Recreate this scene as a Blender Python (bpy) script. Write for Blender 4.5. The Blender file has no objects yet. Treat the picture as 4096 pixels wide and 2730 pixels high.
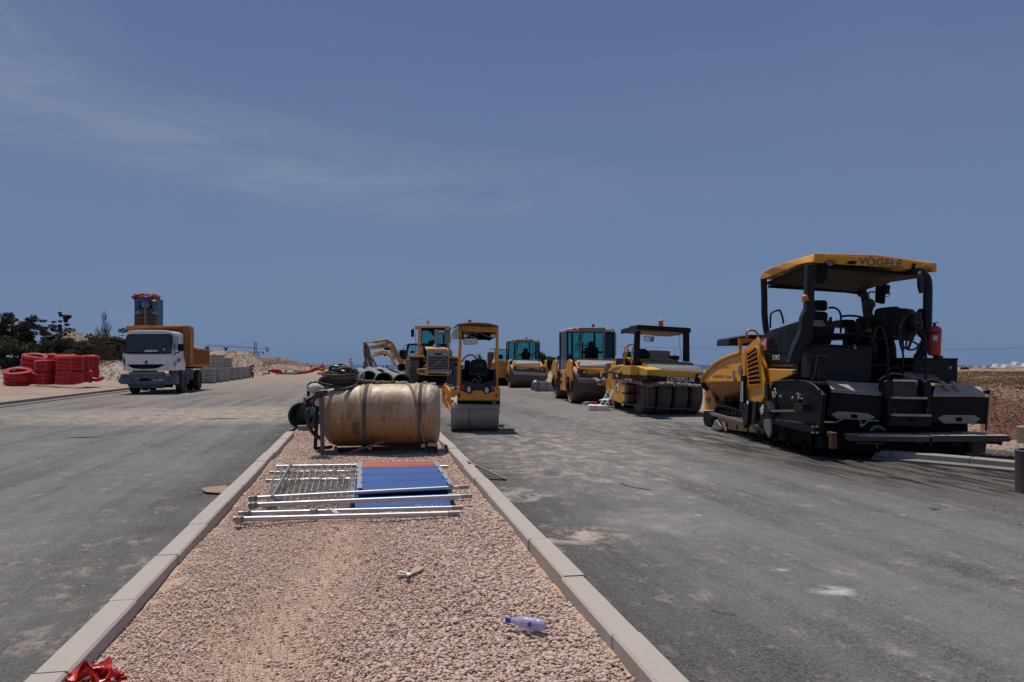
import bpy, bmesh, math, random
import numpy as np
from mathutils import Vector, Matrix, Euler
from math import radians as R, sin, cos, pi
random.seed(7); np.random.seed(7)
sc = bpy.context.scene
COL = sc.collection
V = Vector
# ---------------------------------------------------------------- camera
EYE = V((0, 0, 1.45)); F = 3072.0; PITCH = math.atan(79/3072)
PHI = R(10.8)                                   # the road heads this far left of the view
cam = bpy.data.objects.new('camera', bpy.data.cameras.new('camera'))
COL.objects.link(cam); sc.camera = cam
cam.location = EYE; cam.rotation_euler = (pi/2 + PITCH, 0, 0)
cam.data.lens = 27; cam.data.sensor_width = 36; cam.data.clip_start = .05; cam.data.clip_end = 9000
def ray(u, v):
    x, y, z = (u-2048)/F, 1.0, -(v-1365)/F
    return V((x, y*cos(PITCH)-z*sin(PITCH), y*sin(PITCH)+z*cos(PITCH)))
def G(u, v, z=0.0):                              # photo point on a level plane
    d = ray(u, v); return EYE + d*((z-EYE.z)/d.z)
def D(u, v, dist):
    d = ray(u, v); return EYE + d*(dist/d.y)
def RW(s, t, z=0.0):                             # road frame -> world
    return V((s*cos(PHI)-t*sin(PHI), s*sin(PHI)+t*cos(PHI), z))
# ---------------------------------------------------------------- tagging
def tag(o, label=None, cat=None, group=None, kind=None):
    if label: o['label'] = label
    if cat: o['category'] = cat
    if group: o['group'] = group
    if kind: o['kind'] = kind
    return o
def link(o, parent=None):
    COL.objects.link(o)
    if parent is not None: o.parent = parent
    return o
def empty(name, loc=(0,0,0), rz=0, roll=0, tilt=0):
    o = bpy.data.objects.new(name, None); link(o)
    o.location = loc; o.rotation_euler = (tilt, roll, rz); o.empty_display_size = .3
    return o
def copy_tree(o, parent=None):
    c = o.copy(); COL.objects.link(c)
    if parent is not None: c.parent = parent
    for ch in [k for k in list(COL.objects) if k.parent == o]: copy_tree(ch, c)
    return c
# ---------------------------------------------------------------- mesh builder
class B:
    def __init__(s): s.bm = bmesh.new()
    def box(s, x0, x1, y0, y1, z0, z1, M=None):
        vs = [s.bm.verts.new(V((x, y, z)) if M is None else M @ V((x, y, z))) for x in (x0,x1) for y in (y0,y1) for z in (z0,z1)]
        for f in ((0,1,3,2),(4,6,7,5),(0,4,5,1),(2,3,7,6),(0,2,6,4),(1,5,7,3)): s.bm.faces.new([vs[i] for i in f])
        return s
    def bar(s, a, b, w, h, up=(0,0,1)):              # rectangular bar from a to b
        a, b = V(a), V(b); d = (b-a); L = d.length; d.normalize()
        x = d.cross(V(up))
        if x.length < 1e-4: x = d.cross(V((0,1,0)))
        x.normalize(); u = x.cross(d)
        r = [[s.bm.verts.new(p + x*i*w/2 + u*j*h/2) for i, j in ((-1,-1),(1,-1),(1,1),(-1,1))] for p in (a, b)]
        s._bridge(r, False, True); return s
    def _bridge(s, rings, closed=False, caps=True):
        n = len(rings[0]); k = len(rings)
        for i in range(k if closed else k-1):
            A, C = rings[i], rings[(i+1) % k]
            for j in range(n):
                try: s.bm.faces.new((A[j], A[(j+1)%n], C[(j+1)%n], C[j]))
                except ValueError: pass
        if caps and not closed:
            for r_ in (rings[0][::-1], rings[-1]):
                try: s.bm.faces.new(r_)
                except ValueError: pass
    def loft(s, rings, closed=False, caps=True):
        s._bridge([[s.bm.verts.new(V(p)) for p in r] for r in rings], closed, caps); return s
    def poly(s, pts, vec):                           # thick polygon
        vec = V(vec); s.loft([[V(p) for p in pts], [V(p)+vec for p in pts]]); return s
    def quad(s, *pts): s.bm.faces.new([s.bm.verts.new(V(p)) for p in pts]); return s
    def cyl(s, a, b, r, r2=None, n=16, caps=True):
        a, b = V(a), V(b); r2 = r if r2 is None else r2
        d = (b-a).normalized(); x = d.orthogonal().normalized(); y = d.cross(x)
        s.loft([[p + (x*cos(2*pi*i/n)+y*sin(2*pi*i/n))*q for i in range(n)] for p, q in ((a,r),(b,r2))], caps=caps); return s
    def lathe(s, a, axis, prof, n=24, closed=False, caps=True):   # prof: (along, radius)
        a = V(a); d = V(axis).normalized(); x = d.orthogonal().normalized(); y = d.cross(x)
        s.loft([[a + d*h + (x*cos(2*pi*i/n)+y*sin(2*pi*i/n))*max(q,1e-4) for i in range(n)] for h, q in prof], closed, caps); return s
    def tube(s, pts, r, n=8, closed=False, caps=True, sub=0):
        pts = [V(p) for p in pts]
        if sub: pts = smooth(pts, sub, closed)
        k = len(pts); rr = r if hasattr(r, '__len__') else [r]*k
        if len(rr) != k: rr = [rr[min(int(i*len(rr)/k), len(rr)-1)] for i in range(k)]
        rings = []; prev = None
        for i, p in enumerate(pts):
            t = (pts[(i+1)%k]-pts[i-1]) if closed else (pts[min(i+1,k-1)]-pts[max(i-1,0)])
            t.normalize()
            if prev is None: x = t.orthogonal().normalized()
            else:
                x = prev - t*prev.dot(t)
                x = x.normalized() if x.length > 1e-5 else t.orthogonal().normalized()
            prev = x; y = t.cross(x)
            rings.append([p + (x*cos(2*pi*j/n)+y*sin(2*pi*j/n))*rr[i] for j in range(n)])
        s.loft(rings, closed, caps); return s
    def ball(s, c, r, n=12, m=8, sq=(1,1,1)):
        c = V(c)
        s.loft([[c + V((r*sq[0]*sin(pi*j/m)*cos(2*pi*i/n), r*sq[1]*sin(pi*j/m)*sin(2*pi*i/n), r*sq[2]*cos(pi*j/m))) for i in range(n)] for j in ([.02]+list(range(1,m))+[m-.02])])
        return s
    def done(s, name, mat, parent=None, bevel=0, smooth=False, seg=2, sd=0):
        bmesh.ops.recalc_face_normals(s.bm, faces=s.bm.faces)
        me = bpy.data.meshes.new(name); s.bm.to_mesh(me); s.bm.free()
        return finish(name, me, mat, parent, bevel, smooth, seg, sd)
def finish(name, me, mat, parent=None, bevel=0, smooth=False, seg=2, sd=0):
    for m_ in (mat if isinstance(mat, (list, tuple)) else [mat]): me.materials.append(m_)
    o = link(bpy.data.objects.new(name, me), parent)
    if smooth:
        me.shade_smooth() if hasattr(me, 'shade_smooth') else me.polygons.foreach_set('use_smooth', [True]*len(me.polygons))
        try: me.set_sharp_from_angle(angle=R(40))
        except Exception: pass
    if sd:
        q = o.modifiers.new('sub', 'SUBSURF'); q.levels = q.render_levels = sd
    if bevel:
        q = o.modifiers.new('bevel', 'BEVEL'); q.width = bevel; q.segments = seg; q.limit_method = 'ANGLE'; q.angle_limit = R(35)
        q.harden_normals = False
    return o
def smooth(pts, k, closed=False):                  # Catmull-Rom
    out = []; n = len(pts)
    for i in range(n if closed else n-1):
        g = (lambda j: pts[j % n]) if closed else (lambda j: pts[max(0, min(n-1, j))])
        a, b, c, d = g(i-1), g(i), g(i+1), g(i+2)
        for q in range(k):
            t = q/k
            out.append(.5*((2*b)+(c-a)*t+(2*a-5*b+4*c-d)*t*t+(3*b-a-3*c+d)*t**3))
    if not closed: out.append(pts[-1])
    return out
def txt(s, mat, parent, o, right, up, h, name='lettering', bold=0, ext=.002, align='LEFT', sx=1, shear=0):
    cu = bpy.data.curves.new(name, 'FONT'); cu.body = s; cu.size = 1; cu.extrude = ext/h; cu.offset = bold; cu.align_x = align; cu.shear = shear
    t = bpy.data.objects.new(name, cu); COL.objects.link(t)
    bpy.context.view_layer.update()
    me = bpy.data.meshes.new_from_object(t.evaluated_get(bpy.context.evaluated_depsgraph_get()))
    COL.objects.unlink(t); bpy.data.objects.remove(t)
    r_, u_ = V(right).normalized(), V(up).normalized(); u_ = (u_ - r_*u_.dot(r_)).normalized(); n_ = r_.cross(u_)
    M = Matrix(((r_.x*sx, u_.x, n_.x), (r_.y*sx, u_.y, n_.y), (r_.z*sx, u_.z, n_.z))).to_4x4()
    me.transform(Matrix.Translation(V(o)) @ M @ Matrix.Scale(h/.72, 4))
    me.name = name; me.materials.clear()
    return finish(name, me, mat, parent)
def npmesh(name, verts, faces, mat, parent=None, smooth=False, colattr=None):
    me = bpy.data.meshes.new(name); verts = np.asarray(verts, np.float32); faces = np.asarray(faces, np.int32)
    nv, (nf, k) = len(verts), faces.shape
    me.vertices.add(nv); me.vertices.foreach_set('co', verts.ravel())
    me.loops.add(nf*k); me.loops.foreach_set('vertex_index', faces.ravel())
    me.polygons.add(nf); me.polygons.foreach_set('loop_start', np.arange(nf, dtype=np.int32)*k)
    try: me.polygons.foreach_set('loop_total', np.full(nf, k, np.int32))
    except Exception: pass
    me.update(calc_edges=True); me.validate()
    if colattr is not None:
        a = me.attributes.new('tone', 'FLOAT', 'POINT'); a.data.foreach_set('value', np.asarray(colattr, np.float32))
    return finish(name, me, mat, parent, smooth=smooth)
# ---------------------------------------------------------------- machine frame traced from the photo
class Frame:
    def __init__(s, name, loc, rz=0, roll=0, win=(0,0,1)):
        s.root = empty(name, loc, rz, roll)
        s.M = Matrix.Translation(V(loc)) @ Euler((0, roll, rz)).to_matrix().to_4x4(); s.I = s.M.inverted(); s.win = win
        s.e = s.I @ EYE
    def d(s, x, y):
        w = s.win; return (s.I.to_3x3() @ ray(w[0]+x*w[2], w[1]+y*w[2]))
    def _p(s, x, y, ax, val):
        d = s.d(x, y); return s.e + d*((val-s.e[ax])/d[ax])
    def X(s, x, y, v): return s._p(x, y, 0, v)
    def Y(s, x, y, v): return s._p(x, y, 1, v)
    def Z(s, x, y, v): return s._p(x, y, 2, v)
    def YY(s, pts, v): return [s.Y(x, y, v) for x, y in pts]
    def XX(s, pts, v): return [s.X(x, y, v) for x, y in pts]
# ---------------------------------------------------------------- materials
def nodes(name):
    m = bpy.data.materials.new(name); m.use_nodes = True; nt = m.node_tree; n = nt.nodes
    for q in list(n): n.remove(q)
    out = n.new('ShaderNodeOutputMaterial'); b = n.new('ShaderNodeBsdfPrincipled'); nt.links.new(b.outputs[0], out.inputs[0])
    return m, nt, b
def nz(nt, vec, scale, detail=4, rough=.6, dist=0):
    t = nt.nodes.new('ShaderNodeTexNoise'); t.inputs['Scale'].default_value = scale; t.inputs['Detail'].default_value = detail
    t.inputs['Roughness'].default_value = rough; t.inputs['Distortion'].default_value = dist
    if vec is not None: nt.links.new(vec, t.inputs['Vector'])
    return t.outputs['Fac']
def ramp(nt, fac, stops):
    r = nt.nodes.new('ShaderNodeValToRGB'); e = r.color_ramp.elements
    while len(e) < len(stops): e.new(.5)
    for i, (p, c) in enumerate(stops):
        e[i].position = p; e[i].color = (c, c, c, 1) if not hasattr(c, '__len__') else tuple(c[:3])+(1,)
    nt.links.new(fac, r.inputs[0]); return r.outputs[0]
def mixc(nt, fac, a, b, mode='MIX'):
    m = nt.nodes.new('ShaderNodeMix'); m.data_type = 'RGBA'; m.blend_type = mode
    for sck, v in ((m.inputs['Factor'], fac), (m.inputs[6], a), (m.inputs[7], b)):
        if isinstance(v, bpy.types.NodeSocket): nt.links.new(v, sck)
        elif hasattr(v, '__len__'): sck.default_value = tuple(v[:3])+(1,)
        else: sck.default_value = v
    return m.outputs[2]
def mth(nt, op, a, b=0, clamp=False):
    m = nt.nodes.new('ShaderNodeMath'); m.operation = op; m.use_clamp = clamp
    for sck, v in ((m.inputs[0], a), (m.inputs[1], b)):
        if isinstance(v, bpy.types.NodeSocket): nt.links.new(v, sck)
        else: sck.default_value = v
    return m.outputs[0]
def coord(nt, scale=(1,1,1), kind='Object'):
    t = nt.nodes.new('ShaderNodeTexCoord'); m = nt.nodes.new('ShaderNodeMapping'); m.inputs['Scale'].default_value = scale
    nt.links.new(t.outputs[kind], m.inputs[0]); return m.outputs[0]
def bump(nt, b, h, strength, dist=.01):
    q = nt.nodes.new('ShaderNodeBump'); q.inputs['Strength'].default_value = strength; q.inputs['Distance'].default_value = dist
    nt.links.new(h, q.inputs['Height']); nt.links.new(q.outputs[0], b.inputs['Normal'])
DUST = (.36, .27, .2)
def mk(name, col, rough=.55, metal=0, dust=.35, dustcol=DUST, var=.12, scale=2.5, bmp=.15, bs=60, grime=.3, gcol=(.03,.025,.02), coat=0, streak=0):
    m, nt, b = nodes(name); c = coord(nt)
    n1 = nz(nt, c, scale, 6, .65)
    col = tuple(col)
    base = mixc(nt, n1, tuple(x*(1-var) for x in col), tuple(min(1, x*(1+var)) for x in col))
    cs = coord(nt, (9, 9, 1.2)); n2 = nz(nt, cs, scale, 5, .7, .4)
    gr = ramp(nt, n2, [(.52, 0), (.75, 1)])
    base = mixc(nt, mth(nt, 'MULTIPLY', gr, grime), base, gcol)
    geo = nt.nodes.new('ShaderNodeNewGeometry'); sx = nt.nodes.new('ShaderNodeSeparateXYZ'); nt.links.new(geo.outputs['Normal'], sx.inputs[0])
    up = ramp(nt, sx.outputs[2], [(.15, .25), (.9, 1)])
    n3 = ramp(nt, nz(nt, c, scale*1.7, 8, .75), [(.3, .15), (.7, 1)])
    df = mth(nt, 'MULTIPLY', mth(nt, 'MULTIPLY', up, n3), dust, True)
    base = mixc(nt, df, base, dustcol)
    nt.links.new(base, b.inputs['Base Color'])
    r0 = mth(nt, 'ADD', mth(nt, 'MULTIPLY', df, .5), rough-.08+0, True)
    nt.links.new(mth(nt, 'ADD', r0, mth(nt, 'MULTIPLY', n1, .16), True), b.inputs['Roughness'])
    b.inputs['Metallic'].default_value = metal
    if coat: b.inputs['Coat Weight'].default_value = coat; b.inputs['Coat Roughness'].default_value = .2
    if bmp: bump(nt, b, nz(nt, c, bs, 4, .6), bmp, .004)
    return m
M = {}
M['yellow'] = mk('machine_yellow', (.80, .34, .015), .42, dust=.16, grime=.18)
M['orange'] = mk('roller_orange', (.78, .31, .02), .5, dust=.3, grime=.35)
M['catyellow'] = mk('roller_yellow', (.72, .385, .03), .48, dust=.3, grime=.25)
M['volvo'] = mk('loader_yellow', (.66, .36, .11), .6, dust=.75, dustcol=(.52,.38,.26), grime=.3)
M['exc'] = mk('excavator_yellow', (.58, .27, .04), .5, dust=.5, grime=.6, gcol=(.1,.05,.025))
M['excdark'] = mk('excavator_brown', (.16, .09, .045), .6, dust=.4, grime=.5)
M['black'] = mk('black_painted_steel', (.009, .009, .011), .55, dust=.1, dustcol=(.12,.10,.085), grime=.3)
M['dark'] = mk('dark_grey_steel', (.016, .017, .021), .5, dust=.12, dustcol=(.14,.12,.1))
M['navy'] = mk('navy_black_plastic', (.02, .026, .045), .38, dust=.3, dustcol=(.2,.18,.16), grime=.2)
M['pitch'] = mk('tarred_steel', (.005, .0045, .0042), .75, dust=.06, dustcol=(.1,.07,.05), bmp=.5, bs=30)
M['grey'] = mk('grey_plastic', (.30, .29, .27), .6, dust=.6, dustcol=(.4,.34,.28))
M['greymid'] = mk('grey_hood', (.17, .17, .165), .6, dust=.6, dustcol=(.34,.3,.26))
M['white'] = mk('white_paint', (.84, .82, .78), .35, dust=.25, dustcol=(.5,.43,.35), grime=.15, gcol=(.3,.25,.2), coat=.3)
M['offwhite'] = mk('dirty_white', (.55, .53, .49), .55, dust=.4)
M['bplate'] = mk('beige_plate', (.34,.29,.23), .7, dust=.3); M['steel'] = mk('bare_steel', (.30, .29, .28), .42, metal=.7, dust=.3, grime=.5, gcol=(.12,.07,.04))
M['drum'] = mk('roller_drum_steel', (.34, .30, .26), .55, metal=.25, dust=.5, dustcol=(.38,.32,.27), var=.3, scale=4, grime=.5, gcol=(.1,.075,.055))
M['drumdark'] = mk('worn_drum_steel', (.105, .075, .058), .5, metal=.35, dust=.35, dustcol=(.25,.19,.14), var=.35, scale=3, grime=.6)
M['galv'] = mk('galvanised_steel', (.50, .51, .52), .42, metal=.85, dust=.35, dustcol=(.45,.38,.32), var=.15, scale=7, grime=.2, gcol=(.25,.23,.2))
M['rubber'] = mk('dusty_rubber', (.03, .028, .027), .85, dust=.5, dustcol=(.20,.165,.14), bmp=.3)
M['rubberd'] = mk('dirty_rubber', (.07, .06, .052), .9, dust=.9, dustcol=(.34,.28,.23), bmp=.3)
M['rust'] = mk('rusty_steel', (.16, .085, .045), .8, dust=.4, var=.5, scale=6)
M['red'] = mk('red_plastic', (.50, .012, .016), .5, dust=.14, dustcol=(.45,.2,.16), grime=.3, gcol=(.2,.01,.01))
M['redsign'] = mk('sign_red', (.75, .05, .03), .5, dust=.1, grime=0)
M['extred'] = mk('extinguisher_red', (.50, .025, .02), .35, dust=.2)
M['blue'] = mk('blue_sheet', (.016, .085, .30), .6, dust=.05, dustcol=(.3,.3,.34), var=.2, grime=.25, gcol=(.02,.03,.08))
M['orsheet'] = mk('orange_sheet', (.62, .11, .045), .45, dust=.25, dustcol=(.6,.3,.2))
M['ltblue'] = mk('faded_blue_paint', (.025, .12, .22), .6, dust=.05, dustcol=(.5,.55,.55), var=.4, scale=2.2, grime=.6)
M['truckorange'] = mk('tipper_orange', (.50, .175, .022), .55, dust=.45, dustcol=(.4,.25,.14), grime=.5, gcol=(.12,.05,.02))
M['conc'] = mk('concrete', (.42, .37, .325), .85, dust=.35, dustcol=(.5,.42,.35), var=.12, scale=1.5, bmp=.35, bs=90, grime=.22, gcol=(.2,.16,.13))
M['concd'] = mk('gutter_concrete', (.21,.185,.16), .9, dust=.3, dustcol=(.3,.25,.2), bmp=.3)
M['concm'] = mk('kerb_concrete', (.33,.29,.25), .88, dust=.3, dustcol=(.42,.35,.29), bmp=.3)
M['block'] = mk('concrete_block', (.33, .32, .29), .9, dust=.3, var=.15, bmp=.3, grime=.25, gcol=(.15,.14,.12))
M['pipe'] = mk('grey_green_pipe', (.14, .155, .155), .6, dust=.55, dustcol=(.33,.31,.29), grime=.2)
M['green'] = mk('green_pipe_plastic', (.012, .10, .065), .4, dust=.15, dustcol=(.2,.3,.25))
M['hose'] = mk('black_hose', (.012, .012, .013), .38, dust=.22, dustcol=(.2,.17,.15))
M['wood'] = mk('weathered_wood', (.32, .22, .14), .85, dust=.2, var=.3, scale=6)
M['card'] = mk('cardboard', (.48, .34, .22), .9, dust=.3)
M['foam'] = mk('white_foam', (.78, .76, .70), .9, dust=.3, bmp=.8, bs=35, grime=.1)
M['chairwhite'] = mk('white_chair', (.8, .79, .76), .4, dust=.1, grime=.05)
M['canvas'] = mk('dirty_canvas', (.26, .21, .17), .95, dust=.4, var=.3, scale=8, bmp=.6, bs=20)
M['cloth'] = mk('white_rag', (.6, .57, .52), .9, dust=.3, bmp=.5, bs=20)
M['hivis'] = mk('hi_vis_fabric', (.55, .75, .05), .8, dust=.1)
M['tapewhite'] = mk('white_plastic', (.75, .74, .72), .35, dust=.15)
M['tapered'] = mk('red_tape_plastic', (.6, .02, .015), .3, dust=.1)
M['skin'] = mk('skin', (.22, .12, .08), .6, dust=0, grime=0)
M['skindark'] = mk('tanned_skin', (.10, .055, .035), .6, dust=0, grime=0)
M['clothdark'] = mk('dark_clothing', (.02, .02, .024), .9, dust=.1)
M['clothblue'] = mk('blue_clothing', (.04, .06, .12), .9, dust=.1)
M['clothred'] = mk('red_clothing', (.4, .03, .03), .9, dust=.1)
M['clothorange'] = mk('orange_cloth', (.5, .14, .02), .9, dust=0)
M['straw'] = mk('straw_hat', (.5, .38, .2), .9, dust=0)
M['brownbin'] = mk('mottled_brown_pipe', (.05, .035, .032), .6, dust=.5, dustcol=(.4,.35,.3), var=.6, scale=14)
def chk(name, col, rough, h):                     # diamond tread plate
    m, nt, b = nodes(name); c = coord(nt)
    w = nt.nodes.new('ShaderNodeTexBrick'); w.inputs['Scale'].default_value = 14; w.inputs['Mortar Size'].default_value = .03
    w.inputs['Brick Width'].default_value = .5; w.inputs['Row Height'].default_value = .25
    mp = nt.nodes.new('ShaderNodeMapping'); mp.inputs['Rotation'].default_value = (.7, .6, .785); nt.links.new(c, mp.inputs[0]); nt.links.new(mp.outputs[0], w.inputs['Vector'])
    n1 = nz(nt, c, 5, 6, .7)
    f = mth(nt, 'MULTIPLY', w.outputs['Fac'], .6)
    base = mixc(nt, n1, tuple(x*.55 for x in col), tuple(x*1.2 for x in col))
    nt.links.new(mixc(nt, f, base, tuple(min(1,x*1.6) for x in col)), b.inputs['Base Color'])
    b.inputs['Roughness'].default_value = rough; b.inputs['Metallic'].default_value = .5
    bump(nt, b, w.outputs['Fac'], .5, .004); return m
M['tread'] = chk('tread_plate', (.46, .39, .32), .6, 0)
M['treaddark'] = chk('dark_tread_plate', (.10, .085, .075), .55, 0)
def glassm(name, col, alpha_rough=.05, op=.4, add=0, dc=None):
    m, nt, b = nodes(name); n = nt.nodes; out = [q for q in n if q.type == 'OUTPUT_MATERIAL'][0]
    tr = n.new('ShaderNodeBsdfTransparent'); tr.inputs[0].default_value = tuple(col)+(1,)
    b.inputs['Base Color'].default_value = (.02,.03,.03,1); b.inputs['Roughness'].default_value = alpha_rough
    c = coord(nt); dn = ramp(nt, nz(nt, c, 4, 6, .7), [(.35, op*.5), (.75, op*1.3)])
    fr = n.new('ShaderNodeFresnel'); fr.inputs[0].default_value = 1.45
    mx = n.new('ShaderNodeMixShader'); nt.links.new(mth(nt, 'ADD', fr.outputs[0], mth(nt,'ADD',mth(nt,'MULTIPLY',dn,.5),add), True), mx.inputs[0])
    nt.links.new(mixc(nt, dn, dc or (.01,.015,.015), dc or (.16,.17,.15)), b.inputs['Base Color'])
    nt.links.new(tr.outputs[0], mx.inputs[1]); nt.links.new(b.outputs[0], mx.inputs[2]); nt.links.new(mx.outputs[0], out.inputs[0])
    return m
M['tint'] = glassm('green_tinted_glass', (.60, .88, .87), .08, .2)
M['clear'] = glassm('dusty_glass', (.62, .72, .70), .08, .3)
M['darkglass'] = glassm('windscreen_glass', (.30, .34, .34), .05, .2)
def simple(name, col, rough=.4, metal=0, trans=0, emit=0, alpha=1):
    m, nt, b = nodes(name); c = coord(nt); n1 = nz(nt, c, 8, 4)
    nt.links.new(mixc(nt, n1, tuple(x*.85 for x in col), tuple(min(1,x*1.1) for x in col)), b.inputs['Base Color'])
    b.inputs['Roughness'].default_value = rough; b.inputs['Metallic'].default_value = metal; b.inputs['Transmission Weight'].default_value = trans
    return m
M['amber'] = simple('amber_lens', (.95, .22, .02), .25, trans=.25)
M['redlens'] = simple('red_lens', (.32, .03, .02), .3)
M['lens'] = simple('clear_lens', (.55, .55, .5), .2, metal=.3)
M['mirror'] = simple('mirror_glass', (.7, .72, .72), .06, metal=1)
M['letterw'] = simple('white_letter_paint', (.7, .68, .64), .6)
M['letterg'] = simple('grey_letter_paint', (.13, .125, .12), .6)
M['letterk'] = simple('black_letter_paint', (.03, .027, .022), .6)
M['lettery'] = simple('yellow_paint', (.85, .5, .04), .6)
M['stickr'] = simple('red_sticker', (.5, .05, .04), .5)
M['paper'] = simple('pale_paper', (.6, .68, .52), .7)
M['void'] = simple('plain_black', (.004, .004, .004), .9)  # near-black plates stand in for slots, gaps and holes; also black parts
M['bottle'] = glassm('blue_tinted_plastic', (.85, .87, .95), .18, .3, .42, (.55,.56,.78))
M['bluecap'] = simple('blue_cap', (.03, .03, .30), .3)
for k_ in ('blue','black','dark','pitch','void','navy'): M[k_].node_tree.nodes['Principled BSDF'].inputs['Specular IOR Level'].default_value = .22
# tank: translucent yellowed plastic with brown staining
def tankmat():
    m, nt, b = nodes('yellowed_tank_plastic'); c = coord(nt)
    n1 = nz(nt, c, 1.3, 7, .65); n2 = nz(nt, coord(nt, (3, 3, 1)), 1.6, 6, .7, .5); n3 = nz(nt, coord(nt, (6,6,1.1)), 2.2, 5, .7)
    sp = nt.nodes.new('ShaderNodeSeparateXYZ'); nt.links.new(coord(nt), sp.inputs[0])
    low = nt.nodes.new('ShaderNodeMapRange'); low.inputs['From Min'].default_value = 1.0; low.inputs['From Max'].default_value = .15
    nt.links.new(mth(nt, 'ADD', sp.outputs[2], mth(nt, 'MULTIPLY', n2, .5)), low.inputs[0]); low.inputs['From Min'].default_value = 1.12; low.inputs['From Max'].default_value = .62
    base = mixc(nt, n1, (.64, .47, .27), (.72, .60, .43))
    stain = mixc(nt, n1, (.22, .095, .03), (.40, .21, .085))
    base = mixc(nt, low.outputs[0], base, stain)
    base = mixc(nt, ramp(nt, n2, [(.44, 0), (.6, .65)]), base, (.27, .12, .035))
    base = mixc(nt, ramp(nt, n3, [(.5, 0), (.7, .75)]), base, (.13, .06, .02))
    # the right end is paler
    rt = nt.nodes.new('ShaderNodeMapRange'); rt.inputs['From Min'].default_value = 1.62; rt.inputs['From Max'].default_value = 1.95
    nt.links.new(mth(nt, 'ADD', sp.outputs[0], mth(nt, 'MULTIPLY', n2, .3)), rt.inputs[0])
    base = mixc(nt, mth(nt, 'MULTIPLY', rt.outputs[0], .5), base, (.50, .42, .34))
    nt.links.new(base, b.inputs['Base Color']); b.inputs['Roughness'].default_value = .5
    b.inputs['Subsurface Weight'].default_value = .12; b.inputs['Subsurface Radius'].default_value = (.08,.05,.02)
    bump(nt, b, nz(nt, c, 5, 5), .12, .02); return m
M['tank'] = tankmat()
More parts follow.
